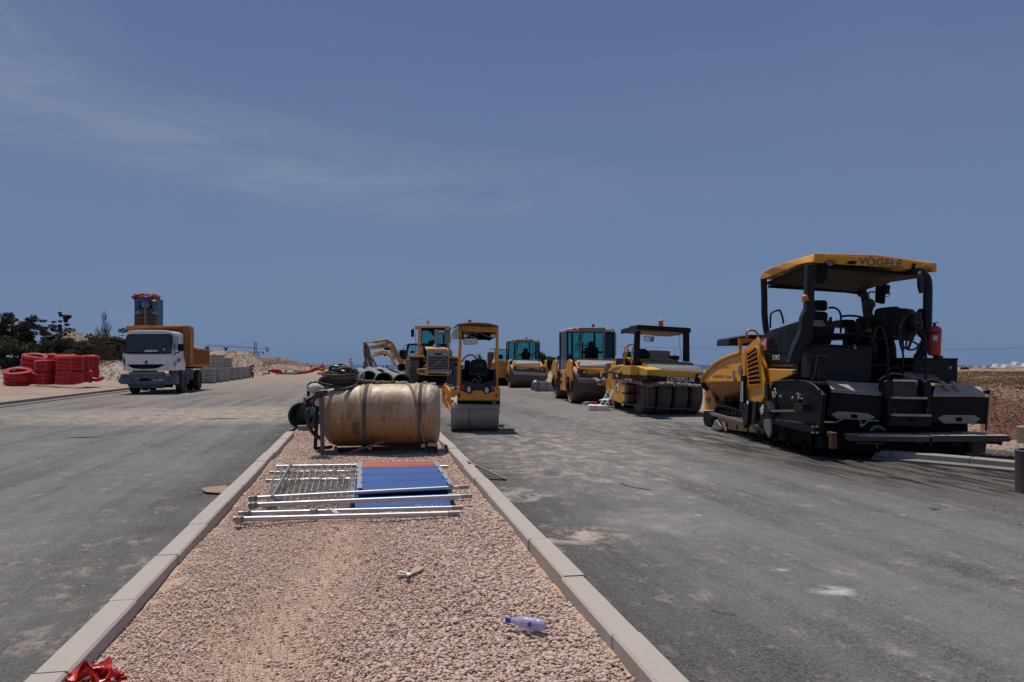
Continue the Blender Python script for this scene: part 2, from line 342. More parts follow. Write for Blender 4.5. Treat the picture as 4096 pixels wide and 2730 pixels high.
# ground materials -------------------------------------------------
def voro(nt, vec, scale, rnd=1):
    t = nt.nodes.new('ShaderNodeTexVoronoi'); t.inputs['Scale'].default_value = scale; t.inputs['Randomness'].default_value = rnd; nt.links.new(vec, t.inputs['Vector']); return t.outputs['Distance'], t.outputs['Color']
def asphalt():
    m, nt, b = nodes('dusty_asphalt'); c = coord(nt); mul = lambda x, y: mth(nt, 'MULTIPLY', x, y, True)
    s = nt.nodes.new('ShaderNodeSeparateXYZ'); nt.links.new(c, s.inputs[0]); S_, T_ = s.outputs[0], s.outputs[1]
    g1 = nz(nt, c, 60, 3, .75); g2 = nz(nt, c, 24, 3, .7); g3 = nz(nt, c, 5, 6, .75); big = nz(nt, c, .5, 7, .62, .4)
    lane = nz(nt, coord(nt, (1, .045, 1)), 1.6, 6, .66, .2); fl = nz(nt, coord(nt, (5, .5, 1)), 1.6, 6, .72, .5)
    base = mixc(nt, ramp(nt, g1, [(.36, 0), (.62, 1)]), (.038, .036, .035), (.235, .225, .212))
    base = mixc(nt, ramp(nt, g2, [(.42, .55), (.6, 0)]), base, (.050, .046, .043))
    base = mixc(nt, mul(ramp(nt, lane, [(.40, 0), (.56, 1)]), .6), base, (.235, .226, .214))
    base = mixc(nt, mul(ramp(nt, big, [(.42, 0), (.62, 1)]), .5), base, (.22, .21, .195))
    base = mixc(nt, mul(ramp(nt, fl, [(.5, 0), (.66, 1)]), .35), base, (.20, .185, .17))
    base = mixc(nt, mul(ramp(nt, g3, [(.5, 0), (.68, 1)]), .25), base, (.055, .05, .048))
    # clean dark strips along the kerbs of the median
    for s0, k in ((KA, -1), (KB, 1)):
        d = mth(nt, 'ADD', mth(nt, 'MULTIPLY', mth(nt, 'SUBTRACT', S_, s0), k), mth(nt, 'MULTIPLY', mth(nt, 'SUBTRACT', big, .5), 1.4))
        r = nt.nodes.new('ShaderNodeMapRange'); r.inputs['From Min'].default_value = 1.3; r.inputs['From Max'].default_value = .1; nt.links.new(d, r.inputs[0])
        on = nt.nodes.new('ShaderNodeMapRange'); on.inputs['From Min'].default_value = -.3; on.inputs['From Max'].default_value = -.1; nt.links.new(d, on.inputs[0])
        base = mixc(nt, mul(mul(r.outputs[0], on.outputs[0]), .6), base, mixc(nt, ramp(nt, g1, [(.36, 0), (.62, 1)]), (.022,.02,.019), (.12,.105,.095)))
    # dust: spread patches, distance build-up, a pale zone round the small roller
    def blob(s0, t0, rs, rt, gain, colr, nzz=None, thr=(.4,.6)):
        nonlocal base
        a = mth(nt, 'DIVIDE', mth(nt, 'SUBTRACT', S_, s0), rs); q = mth(nt, 'DIVIDE', mth(nt, 'SUBTRACT', T_, t0), rt)
        e = mth(nt, 'SUBTRACT', 1, mth(nt, 'ADD', mth(nt, 'MULTIPLY', a, a), mth(nt, 'MULTIPLY', q, q)), True)
        base = mixc(nt, mul(mul(mth(nt,'POWER',e,.7), ramp(nt, nzz or fl, [(thr[0], 0), (thr[1], 1)])), gain), base, colr)
    pd = nz(nt, c, 2.2, 9, .78, .5); ps = nz(nt, coord(nt, (1, .6, 1)), 3.6, 9, .8, .15)
    base = mixc(nt, mul(ramp(nt, ps, [(.55, 0), (.66, 1)]), .55), base, (.42, .35, .29)); base = mixc(nt, mul(ramp(nt, pd, [(.58, 0), (.68, 1)]), .4), base, (.40, .34, .29))
    blob(3.0, 12.0, 1.7, 4.6, 1.1, (.44, .36, .295), ps, (.47, .63)); blob(6.0, 15.5, 3.0, 6, .7, (.40, .34, .28), ps, (.47, .63)); blob(1.75, 6.2, .5, .35, 1.6, (.46,.38,.30), pd, (.45,.58))
    blob(2.65, 6.6, .6, .7, .5, (.42,.38,.35), pd, (.4,.62)); blob(2.88, 4.4, .17, .15, .9, (.6,.56,.53), pd, (.5,.64)); blob(2.86, 4.95, .14, .12, 1.3, (.6,.56,.53), pd, (.5,.64)); blob(1.6, 8.2, .5, .5, 1.2, (.44,.38,.32), pd, (.46,.6))
    blob(-3.5, 22, 7, 4, 1.2, (.42,.34,.27), ps, (.4,.58)); blob(-2.7, 4.5, 2, 2.5, .5, (.4,.33,.27), ps, (.5,.62))
    # tarry dirt around the paver; its dark tone also paints in the paver's shadow
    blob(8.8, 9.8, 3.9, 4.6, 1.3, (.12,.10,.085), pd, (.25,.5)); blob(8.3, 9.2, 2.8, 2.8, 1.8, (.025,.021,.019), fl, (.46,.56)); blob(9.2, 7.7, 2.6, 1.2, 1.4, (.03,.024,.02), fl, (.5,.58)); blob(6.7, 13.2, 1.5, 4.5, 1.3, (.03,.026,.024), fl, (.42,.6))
    for s0, t0, r0 in ((-5.2,15.8,.4),(-3.5,20.2,.5)): blob(s0, t0, r0, r0*.4, 1.2, (.03,.026,.024), pd, (.3,.45))
    dist, vc = voro(nt, c, 2.6); dist2, vc2 = voro(nt, c, 9)
    sz = nt.nodes.new('ShaderNodeSeparateColor'); nt.links.new(vc, sz.inputs[0]); sz2 = nt.nodes.new('ShaderNodeSeparateColor'); nt.links.new(vc2, sz2.inputs[0])
    sp = mth(nt, 'LESS_THAN', dist, mth(nt, 'MULTIPLY', mth(nt, 'POWER', sz.outputs[0], 4), .075)); sp2 = mth(nt, 'LESS_THAN', dist2, mth(nt, 'MULTIPLY', mth(nt, 'POWER', sz2.outputs[0], 5), .11))
    base = mixc(nt, mul(sp, .75), base, (.58, .53, .48)); base = mixc(nt, mul(sp2, .6), base, (.5, .44, .38))
    far = nt.nodes.new('ShaderNodeMapRange'); far.inputs['From Min'].default_value = 20; far.inputs['From Max'].default_value = 62
    nt.links.new(mth(nt, 'ADD', T_, mth(nt, 'MULTIPLY', mth(nt,'SUBTRACT',lane,.5), 50)), far.inputs[0])
    base = mixc(nt, mul(far.outputs[0], .85), base, (.33, .25, .185))
    nt.links.new(base, b.inputs['Base Color']); b.inputs['Roughness'].default_value = .92; b.inputs['Specular IOR Level'].default_value = .3
    bump(nt, b, mth(nt, 'ADD', g1, mth(nt, 'MULTIPLY', g2, 1.2)), .9, .012); return m
KA, KB = -1.02, 1.36
def sand(name='sandy_earth', a=(.30,.205,.145), bcol=(.44,.335,.25), sc_=.35, b2=.6):
    m, nt, b = nodes(name); c = coord(nt, kind='Object')
    n1 = nz(nt, c, sc_, 8, .65); n2 = nz(nt, c, 6, 8, .75); n3 = nz(nt, c, 30, 4, .7)
    base = mixc(nt, ramp(nt, n1, [(.3,0),(.7,1)]), a, bcol)
    base = mixc(nt, ramp(nt, n2, [(.45,0),(.8,.6)]), base, tuple(x*.55 for x in a))
    base = mixc(nt, ramp(nt, n3, [(.6,0),(.8,.5)]), base, tuple(min(1,x*1.25) for x in bcol))
    nt.links.new(base, b.inputs['Base Color']); b.inputs['Roughness'].default_value = .95
    bump(nt, b, mth(nt, 'ADD', n2, n3), b2, .05); return m
def toned(name, cols, rough=.9, bs=60, b_=.4, trans=0):     # colour picked per stone/leaf by the 'tone' attribute
    m, nt, b = nodes(name); a = nt.nodes.new('ShaderNodeAttribute'); a.attribute_name = 'tone'
    k = len(cols); base = ramp(nt, a.outputs['Fac'], [(i/(k-1), c) for i, c in enumerate(cols)])
    c = coord(nt); n2 = nz(nt, c, bs, 5, .7)
    base = mixc(nt, n2, base, mixc(nt, .5, base, (.5,.5,.5), 'MULTIPLY'))
    nt.links.new(base, b.inputs['Base Color']); b.inputs['Roughness'].default_value = rough
    if b_: bump(nt, b, n2, b_, .01)
    if trans: b.inputs['Transmission Weight'].default_value = 0
    return m
M['sand'] = sand()
M['gravelbed'] = sand('gravel_bed', (.58,.38,.275), (.68,.48,.36), 1.2)
M['bank'] = sand('earth_bank', (.22,.125,.075), (.40,.29,.2), .25, 1)
M['pale'] = sand('pale_rubble', (.40,.30,.225), (.56,.46,.37), .5, 1)
M['redearth'] = sand('red_earth', (.20,.075,.04), (.36,.17,.105), .8, 1)
M['pile'] = sand('gravel_pile', (.34,.25,.18), (.45,.35,.27), .8, .8)
M['drygrass'] = sand('dry_grass_field', (.26,.165,.08), (.42,.29,.15), .2, 1)
M['stones'] = toned('gravel_stones', [(.48,.31,.225), (.66,.44,.325), (.70,.49,.37), (.73,.54,.42), (.60,.52,.45), (.78,.67,.57)])
M['rubble'] = toned('rubble_stones', [(.22,.13,.09), (.42,.31,.23), (.5,.4,.32), (.6,.52,.44)])
M['darkstones'] = toned('dark_crumbs', [(.03,.03,.03), (.12,.11,.1), (.3,.26,.22), (.5,.44,.38)])
M['redrubble'] = toned('red_rubble', [(.20,.075,.045), (.37,.17,.105), (.48,.26,.17), (.56,.42,.32)])
M['leaf'] = toned('pine_leaves', [(.028,.026,.013), (.07,.062,.028), (.12,.10,.048), (.20,.16,.08)], bs=3, b_=0)
M['leafg'] = toned('green_leaves', [(.018,.035,.010), (.035,.07,.018), (.06,.10,.03)], bs=3, b_=0)
M['scrub'] = toned('dry_scrub', [(.07,.05,.03), (.14,.105,.06), (.18,.145,.085), (.09,.09,.045)], bs=3, b_=0)
M['straw2'] = toned('dry_grass', [(.24,.15,.075), (.42,.29,.14), (.55,.40,.21)], bs=3, b_=0)
M['canopyg'] = mk('weathered_roof', (.06,.06,.06), .7, dust=.7, dustcol=(.2,.18,.16))
M['cream'] = mk('cream_render', (.52,.48,.42), .7, dust=.2)
M['rustbox'] = mk('rusty_white_box', (.30,.26,.2), .8, dust=.2, var=.5, scale=3, grime=.9, gcol=(.12,.05,.025))
M['bumpblue'] = mk('blue_grey_plastic', (.10,.125,.17), .6, dust=.5, dustcol=(.25,.23,.22))
M['lampdark'] = mk('dark_lamp_glass', (.05,.05,.05), .2, dust=.15)
M['plate'] = mk('number_plate_white', (.6,.58,.5), .5, dust=.1, grime=.1)
M['rimd'] = mk('brown_wheel_rim', (.10,.075,.055), .7, dust=.4)
M['wsg'] = mk('dark_windscreen', (.02,.026,.026), .12, dust=.12, dustcol=(.25,.25,.22), grime=.0, coat=.5)
M['tealdark'] = mk('cab_interior', (.045,.075,.075), .5, dust=.1)
M['bark'] = mk('bark', (.05, .038, .03), .95, dust=.1)
# ---------------------------------------------------------------- world and sun
SUN_EL, shx, shy = R(69), .5, -.9               # shadows fall towards (shx, shy)
w = bpy.data.worlds.new('World'); sc.world = w; w.use_nodes = True
nt = w.node_tree
for q in list(nt.nodes): nt.nodes.remove(q)
out = nt.nodes.new('ShaderNodeOutputWorld'); bg = nt.nodes.new('ShaderNodeBackground'); nt.links.new(bg.outputs[0], out.inputs[0])
tc = nt.nodes.new('ShaderNodeTexCoord'); sp = nt.nodes.new('ShaderNodeSeparateXYZ'); nt.links.new(tc.outputs['Generated'], sp.inputs[0])
zc = mth(nt, 'MAXIMUM', sp.outputs[2], .002); cb = nt.nodes.new('ShaderNodeCombineXYZ')
nt.links.new(sp.outputs[0], cb.inputs[0]); nt.links.new(sp.outputs[1], cb.inputs[1]); nt.links.new(zc, cb.inputs[2])
sky = nt.nodes.new('ShaderNodeTexSky'); sky.sky_type = 'NISHITA'; sky.sun_disc = False; sky.sun_elevation = SUN_EL
saz = math.atan2(-shx, -shy)                        # compass angle of the sun from +Y towards +X
sky.sun_rotation = saz; sky.air_density = 1.0; sky.dust_density = .6; sky.ozone_density = 2.5
nt.links.new(cb.outputs[0], sky.inputs[0])
bg.inputs[1].default_value = .1
# an even, slightly hazy blue as in the photograph: blend of the physical sky with an elevation gradient
grad = ramp(nt, zc, [(0, (1.04, 1.84, 3.45)), (.05, (1.16, 1.92, 3.5)), (.2, (1.18, 1.84, 3.35)), (.42, (1.0, 1.46, 2.95)), (.7, (.86, 1.2, 2.6))])
skyc = mixc(nt, .93, sky.outputs[0], grad)
mp = nt.nodes.new('ShaderNodeMapping'); nt.links.new(cb.outputs[0], mp.inputs[0]); mp.inputs['Rotation'].default_value = (0, R(8), 0); mp.inputs['Scale'].default_value = (1.2, 1.2, 5)
cl = nz(nt, mp.outputs[0], 3.2, 9, .62, .8); cl2 = nz(nt, mp.outputs[0], 1.2, 5, .5, .3)
def band(c0, wd, k=.1):                           # a bank of thin cloud at a given height, sloping down to the right
    bb = mth(nt, 'ABSOLUTE', mth(nt, 'SUBTRACT', mth(nt, 'ADD', mth(nt, 'ADD', sp.outputs[2], mth(nt, 'MULTIPLY', sp.outputs[0], k)), mth(nt, 'MULTIPLY', mth(nt, 'SUBTRACT', cl2, .5), .10)), c0))
    q = nt.nodes.new('ShaderNodeMapRange'); q.interpolation_type = 'SMOOTHSTEP'; q.inputs['From Min'].default_value = wd; q.inputs['From Max'].default_value = 0; nt.links.new(bb, q.inputs[0]); return q.outputs[0]
left = nt.nodes.new('ShaderNodeMapRange'); left.inputs['From Min'].default_value = .22; left.inputs['From Max'].default_value = -.3; nt.links.new(sp.outputs[0], left.inputs[0])
b1 = mth(nt, 'MULTIPLY', band(.222, .07), left.outputs[0]); l2 = nt.nodes.new('ShaderNodeMapRange'); l2.interpolation_type = 'SMOOTHSTEP'; l2.inputs['From Min'].default_value = -.40; l2.inputs['From Max'].default_value = -.56; nt.links.new(sp.outputs[0], l2.inputs[0])
b2 = mth(nt, 'MULTIPLY', band(.335, .06, .02), l2.outputs[0])
wisp = ramp(nt, cl, [(.30, 0), (.72, 1)])
hz = mth(nt, 'MULTIPLY', ramp(nt, cl2, [(.4, 0), (.7, 1)]), .10)
skyc = mixc(nt, mth(nt, 'ADD', mth(nt, 'MULTIPLY', mth(nt, 'MULTIPLY', mth(nt, 'ADD', b1, mth(nt, 'MULTIPLY', b2, .7)), wisp), .75), hz, True), skyc, (2.7, 3.15, 4.0))
nt.links.new(skyc, bg.inputs[0])
sun = bpy.data.objects.new('sun', bpy.data.lights.new('sun', 'SUN')); COL.objects.link(sun)
sun.data.energy = 3.4; sun.data.angle = R(.53); sun.data.color = (1, .955, .89)
hv = V((-shx, -shy, 0)).normalized(); sd = V((hv.x*cos(SUN_EL), hv.y*cos(SUN_EL), sin(SUN_EL)))
sun.rotation_euler = sd.to_track_quat('Z', 'Y').to_euler()
sc.view_settings.view_transform = 'Standard'; sc.view_settings.look = 'None'; sc.view_settings.exposure = 0
sc.render.engine = 'CYCLES'
# ---------------------------------------------------------------- ground
def gz(x, y):
    d = math.hypot(x, y); z = 0
    if d > 60:
        t = d-60; z = -.56*(t/112)**1.35 if d < 172 else -.56-(d-172)*.0125
        if d > 300: z -= (d-300)*.011
    px = x/max(y, .1)
    if d > 178 and -.34 < px < .12 and y > 0:
        z -= min(30, (d-178)*.5)*min(1, max(0, (.12-px)/.04))*min(1, max(0, (px+.34)/.05))
    return z
rad = [0, 1.5, 3, 5, 8, 12, 17, 23, 30, 38, 48, 60, 75, 90, 110, 130, 150, 172, 180, 195, 215, 240, 270, 300, 350, 420, 520, 650, 900, 1400]
na = 180; vs = [(0, 0, 0)]; fs = []
B_ = B(); rings = []
for r_ in rad[1:]:
    rings.append([B_.bm.verts.new((r_*sin(a*2*pi/na), r_*cos(a*2*pi/na), gz(r_*sin(a*2*pi/na), r_*cos(a*2*pi/na)) - (0 if r_ < 80 else 0))) for a in range(na)])
c0 = B_.bm.verts.new((0, 0, 0))
for i in range(na): B_.bm.faces.new((c0, rings[0][i], rings[0][(i+1)%na]))
B_._bridge(rings, caps=False)
tag(B_.done('ground', M['sand'], smooth=True), kind='structure')
# sea
m, nt, b = nodes('sea_water'); nt.links.new(mixc(nt, nz(nt, coord(nt, (1,3,1)), .02, 5), (.012,.05,.15), (.02,.075,.19)), b.inputs['Base Color']); b.inputs['Roughness'].default_value = .45
b.inputs['Specular IOR Level'].default_value = .25
bump(nt, b, nz(nt, coord(nt), .4, 4), .5, .5); M['sea'] = m
q = B(); q.loft([[(r_*sin(a*2*pi/64), r_*cos(a*2*pi/64), -20) for a in range(64)] for r_ in (150, 600, 1800, 4120)], caps=False)
tag(q.done('sea', M['sea']), kind='structure')
# road: a sheet in the road frame
road = B(); SL, SR = -11.25, 9.3
right = [(13.5, -3), (12.0, 3), (10.6, 8), (9.9, 12), (SR, 16), (SR, 72)]
ny = 30
pts = [(SL, -3)] + right + [(SL+2, 78), (SL, 66)]
road.bm.faces.new([road.bm.verts.new((s_, t_, .004)) for s_, t_ in pts])

# ---------------------------------------------------------------- kerbs of the median, traced then turned into the road frame
def SRc(u, v, z):
    p = G(u, v, z); return (p.x*cos(PHI)+p.y*sin(PHI), -p.x*sin(PHI)+p.y*cos(PHI))
KH = .13
kl1, kl2 = SRc(87, 2730, KH), SRc(1157, 1715, KH)
kr1, kr2 = SRc(2776, 2730, KH), SRc(1762, 1725, KH)
print('KERB', kl1, kl2, kr1, kr2)
SLo = lambda t: kl1[0] + (kl2[0]-kl1[0])*(t-kl1[1])/(kl2[1]-kl1[1])
SRo = lambda t: kr1[0] + (kr2[0]-kr1[0])*(t-kr1[1])/(kr2[1]-kr1[1])
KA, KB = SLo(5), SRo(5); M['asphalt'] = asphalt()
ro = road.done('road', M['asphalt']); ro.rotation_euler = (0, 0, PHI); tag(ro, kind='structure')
KW = .15
def kerb(name, fn, side, t0, t1, label, L=1.0, h=KH, w=KW):
    r_ = empty(name, (0,0,0)); t = t0; k = 0; rnd = random.Random(len(label))
    root = r_
    i = 0
    while t < t1:
        a, b_ = t, min(t+L-.007, t1); e = rnd.uniform(-.009, .009); hz = rnd.uniform(-.005, .005); q = B()
        P4 = []
        for tt in (a, b_):
            s0 = fn(tt)+e; s1 = s0 + side*w; c = .012
            P4.append([RW(s0, tt, .0), RW(s0, tt, h-c+hz), RW(s0+side*c, tt, h+hz), RW(s1-side*c, tt, h+hz), RW(s1, tt, h-c+hz), RW(s1, tt, 0)])
        q.loft(P4); o = q.done('kerb_stone', M['conc'], root); t += L; i += 1
    tag(root, label, 'kerb'); return root
kerb('kerb', SLo, 1, .6, 14.9, 'beige concrete kerb of pale blocks between the left road and the gravel strip')
kerb('kerb', SRo, -1, .6, 19.0, 'beige concrete kerb of pale blocks between the gravel strip and the right road')
def pathkerb(pts, label, h=.16, w=.16, L=1.0, z=0, name='kerb', gutter=.25, side=1):
    pts = [V(p) for p in pts]; root = empty(name); d = []
    acc = 0; line = smooth(pts, 10); cur = [line[0]]; seg = []
    for p, q_ in zip(line, line[1:]):
        cur.append(q_); acc += (q_-p).length
        if acc >= L: seg.append(cur); cur = [q_]; acc = 0
    if len(cur) > 1: seg.append(cur)
    for sg in seg:
        q = B(); a, b_ = sg[0], sg[-1]; t = (b_-a).normalized(); n = V((-t.y, t.x, 0))*side; b_ = b_-t*.012
        ring = lambda p: [p+V((0,0,z)), p+V((0,0,z+h-.015)), p+n*.02+V((0,0,z+h)), p+n*w+V((0,0,z+h)), p+n*w+V((0,0,z))]
        q.loft([ring(a), ring(b_)]); q.done('kerb_stone', M['concm'], root)
        if gutter:
            g = B(); g.loft([[p-n*gutter+V((0,0,z)), p-n*gutter+V((0,0,z+.035)), p-n*.004+V((0,0,z+.05)), p-n*.004+V((0,0,z))] for p in (a, b_)]); g.done('gutter_stone', M['concd'], root)
    tag(root, label, 'kerb'); return root
pathkerb([RW(-11.25, t, 0) for t in (-3, 4, 12, 20, 28, 36, 44)], 'long grey kerb along the far side of the left road beside the red coils', side=1)
pathkerb([V((9.8,6.6,0)), V((8.5,7.9,0)), V((7.35,9.1,0)), V((6.5,10.2,0)), V((5.9,10.9,0)), V((5.35,11.4,0))][::1], 'low pale kerb curving out from under the paver to the right edge', h=.13, side=-1, gutter=.15)
pathkerb([V((13,9.2,0)), V((11,10.6,0)), V((9.6,12.0,0)), V((8.9,13.6,0))], 'second pale kerb behind the paver screed below the red earth mound', h=.30, side=-1, gutter=0)
# ---------------------------------------------------------------- gravel median
KEND = 12.4
bed = B(); rows = []
nx, nyy = 26, 150
rnd = np.random.RandomState(3)
for j in range(nyy+1):
    t = .5 + (17.5-.5)*j/nyy; a, b_ = SLo(t)+KW, SRo(t)-KW; row = []
    if t > 14.9: a = SLo(14.9)+.1
    for i in range(nx+1):
        f = i/nx; z = .045 + .025*math.sin(t*1.9+f*5)*math.sin(f*7+t*.7) + rnd.uniform(-.006,.006) - .03*(1-abs(2*f-1)**3)*.5
        row.append(bed.bm.verts.new(RW(a+(b_-a)*f, t, max(.012, z))))
    rows.append(row)
for r0, r1 in zip(rows, rows[1:]):
    for i in range(nx): bed.bm.faces.new((r0[i], r0[i+1], r1[i+1], r1[i]))
tag(bed.done('gravel_bed', M['gravelbed'], smooth=True), kind='structure')
def shards(n, seed):
    r = np.random.RandomState(seed); out = []
    for _ in range(n):
        bm = bmesh.new(); k = r.randint(9, 15)
        for p in r.normal(size=(k, 3)):
            p = p/np.linalg.norm(p)*r.uniform(.8, 1.15); bm.verts.new((p[0], p[1]*r.uniform(.7, 1), p[2]*.42))
        h = bmesh.ops.convex_hull(bm, input=bm.verts); bmesh.ops.delete(bm, geom=[g for g in h['geom_interior'] if isinstance(g, bmesh.types.BMVert)], context='VERTS')
        bmesh.ops.triangulate(bm, faces=bm.faces); bm.verts.index_update()
        out.append((np.array([v.co[:] for v in bm.verts]), np.array([[q.index for q in f.verts] for f in bm.faces]))); bm.free()
    return out
SHD = shards(60, 3)
def scatter(name, P, S, mat, shapes=None, faces=None, seed=5, flat=1.0, parent=None, sink=.12):
    r = np.random.RandomState(seed); P = np.asarray(P, float); S = np.asarray(S, float)+np.zeros(len(P)); pick = r.randint(0, len(SHD), len(P)); VV, FF, TT = [], [], []; off = 0
    for k, (v, f) in enumerate(SHD):
        I = np.where(pick == k)[0]; n = len(I)
        if not n: continue
        ax = r.uniform(-.6, .6, n)*flat; az = r.uniform(0, 2*pi, n); ay = r.uniform(-.6, .6, n)*flat; sh = np.repeat(v[None], n, 0)
        x, y, z = sh[:,:,0], sh[:,:,1], sh[:,:,2]; c, s = np.cos(ax)[:,None], np.sin(ax)[:,None]; y, z = y*c-z*s, y*s+z*c
        c, s = np.cos(ay)[:,None], np.sin(ay)[:,None]; x, z = x*c+z*s, -x*s+z*c; c, s = np.cos(az)[:,None], np.sin(az)[:,None]; x, y = x*c-y*s, x*s+y*c
        W = np.stack([x, y, z], 2)*S[I][:,None,None]+P[I][:,None,:]; W[:,:,2] += (S[I]*sink)[:,None]
        VV.append(W.reshape(-1,3)); FF.append((f[None]+(np.arange(n)*len(v))[:,None,None]).reshape(-1,3)+off); off += n*len(v); TT.append(np.repeat(r.beta(2.2,2.2,n), len(v)))
    return npmesh(name, np.concatenate(VV), np.concatenate(FF), mat, parent, colattr=np.concatenate(TT))
r = np.random.RandomState(11)
def medpts(n, t0, t1, pw=1.0):
    t = t0+(t1-t0)*r.uniform(0, 1, n)**pw; f = r.uniform(0, 1, n)
    a = np.array([SLo(q) for q in t])+KW+.01; b_ = np.array([SRo(q) for q in t])-KW-.01
    a = np.where(t > 14.9, SLo(14.9)+.1, a)
    s = a+(b_-a)*f; return s, t, f
s, t, f = medpts(105000, 1.3, 8.4, 1.25)
zz = .045+.025*np.sin(t*1.9+f*5)*np.sin(f*7+t*.7)
# coarser to the right and near, finer sand tongue in the middle
tong = np.exp(-((f-.38-.06*np.sin(t*1.3))/.13)**2)
size = .85*(.005+.0165*r.beta(1.3, 3.4, len(s))*(1.0+.75*f))*(1-.5*tong) + .013*(r.uniform(0,1,len(s)) > .985)*(f > .3)
W = np.stack([s*cos(PHI)-t*sin(PHI), s*sin(PHI)+t*cos(PHI), zz], 1)
o = scatter('gravel', W, size, M['stones'], flat=.6); tag(o, 'pinkish crushed stone gravel filling the strip between the kerbs', 'gravel', kind='stuff')
s, t, f = medpts(45000, 8.2, 17.3, 1.0)
zz = .045+.025*np.sin(t*1.9+f*5)*np.sin(f*7+t*.7)
W = np.stack([s*cos(PHI)-t*sin(PHI), s*sin(PHI)+t*cos(PHI), zz], 1)
o2 = scatter('gravel', W, .008+.018*r.beta(1.4, 3, len(s)), M['stones'], flat=.6); tag(o2, 'pinkish crushed stone gravel under and beyond the plastic tank', 'gravel', kind='stuff')
# loose crumbs on the asphalt
n = 7500; t = 1.2+24*r.uniform(0,1,n)**1.6; s = np.where(r.uniform(0,1,n) < .5, -1, 1)
sl = np.array([SLo(q) for q in t]); sr = np.array([SRo(q) for q in t]); e = r.exponential(1.6, n)
S_ = np.where(s < 0, sl-.03-e, sr+.03+e*1.6); k = (S_ > SL+.3) & (S_ < 9.0)
W = np.stack([S_*cos(PHI)-t*sin(PHI), S_*sin(PHI)+t*cos(PHI), np.zeros(n)+.004], 1)[k]
o = scatter('loose_stones', W, (.003+.008*r.beta(1.3, 5, len(W))), M['darkstones']); tag(o, 'small loose stones scattered over the asphalt', 'stones', kind='stuff')
# ---------------------------------------------------------------- people
def limb(q, pts, rr, n=8): q.tube(pts, rr, n=n, sub=3)
def skin_mesh(name, verts, edges, radii, mat, parent, sub=1):
    me = bpy.data.meshes.new(name); me.from_pydata([V(v) for v in verts], edges, []); me.update()
    o = finish(name, me, mat, parent)
    m_ = o.modifiers.new('skin', 'SKIN'); m_.use_smooth_shade = True
    for i, r_ in enumerate(radii):
        o.data.skin_vertices[0].data[i].radius = (r_, r_) if not hasattr(r_, '__len__') else r_
    o.data.skin_vertices[0].data[0].use_root = True
    s_ = o.modifiers.new('sub', 'SUBSURF'); s_.levels = s_.render_levels = sub
    return o
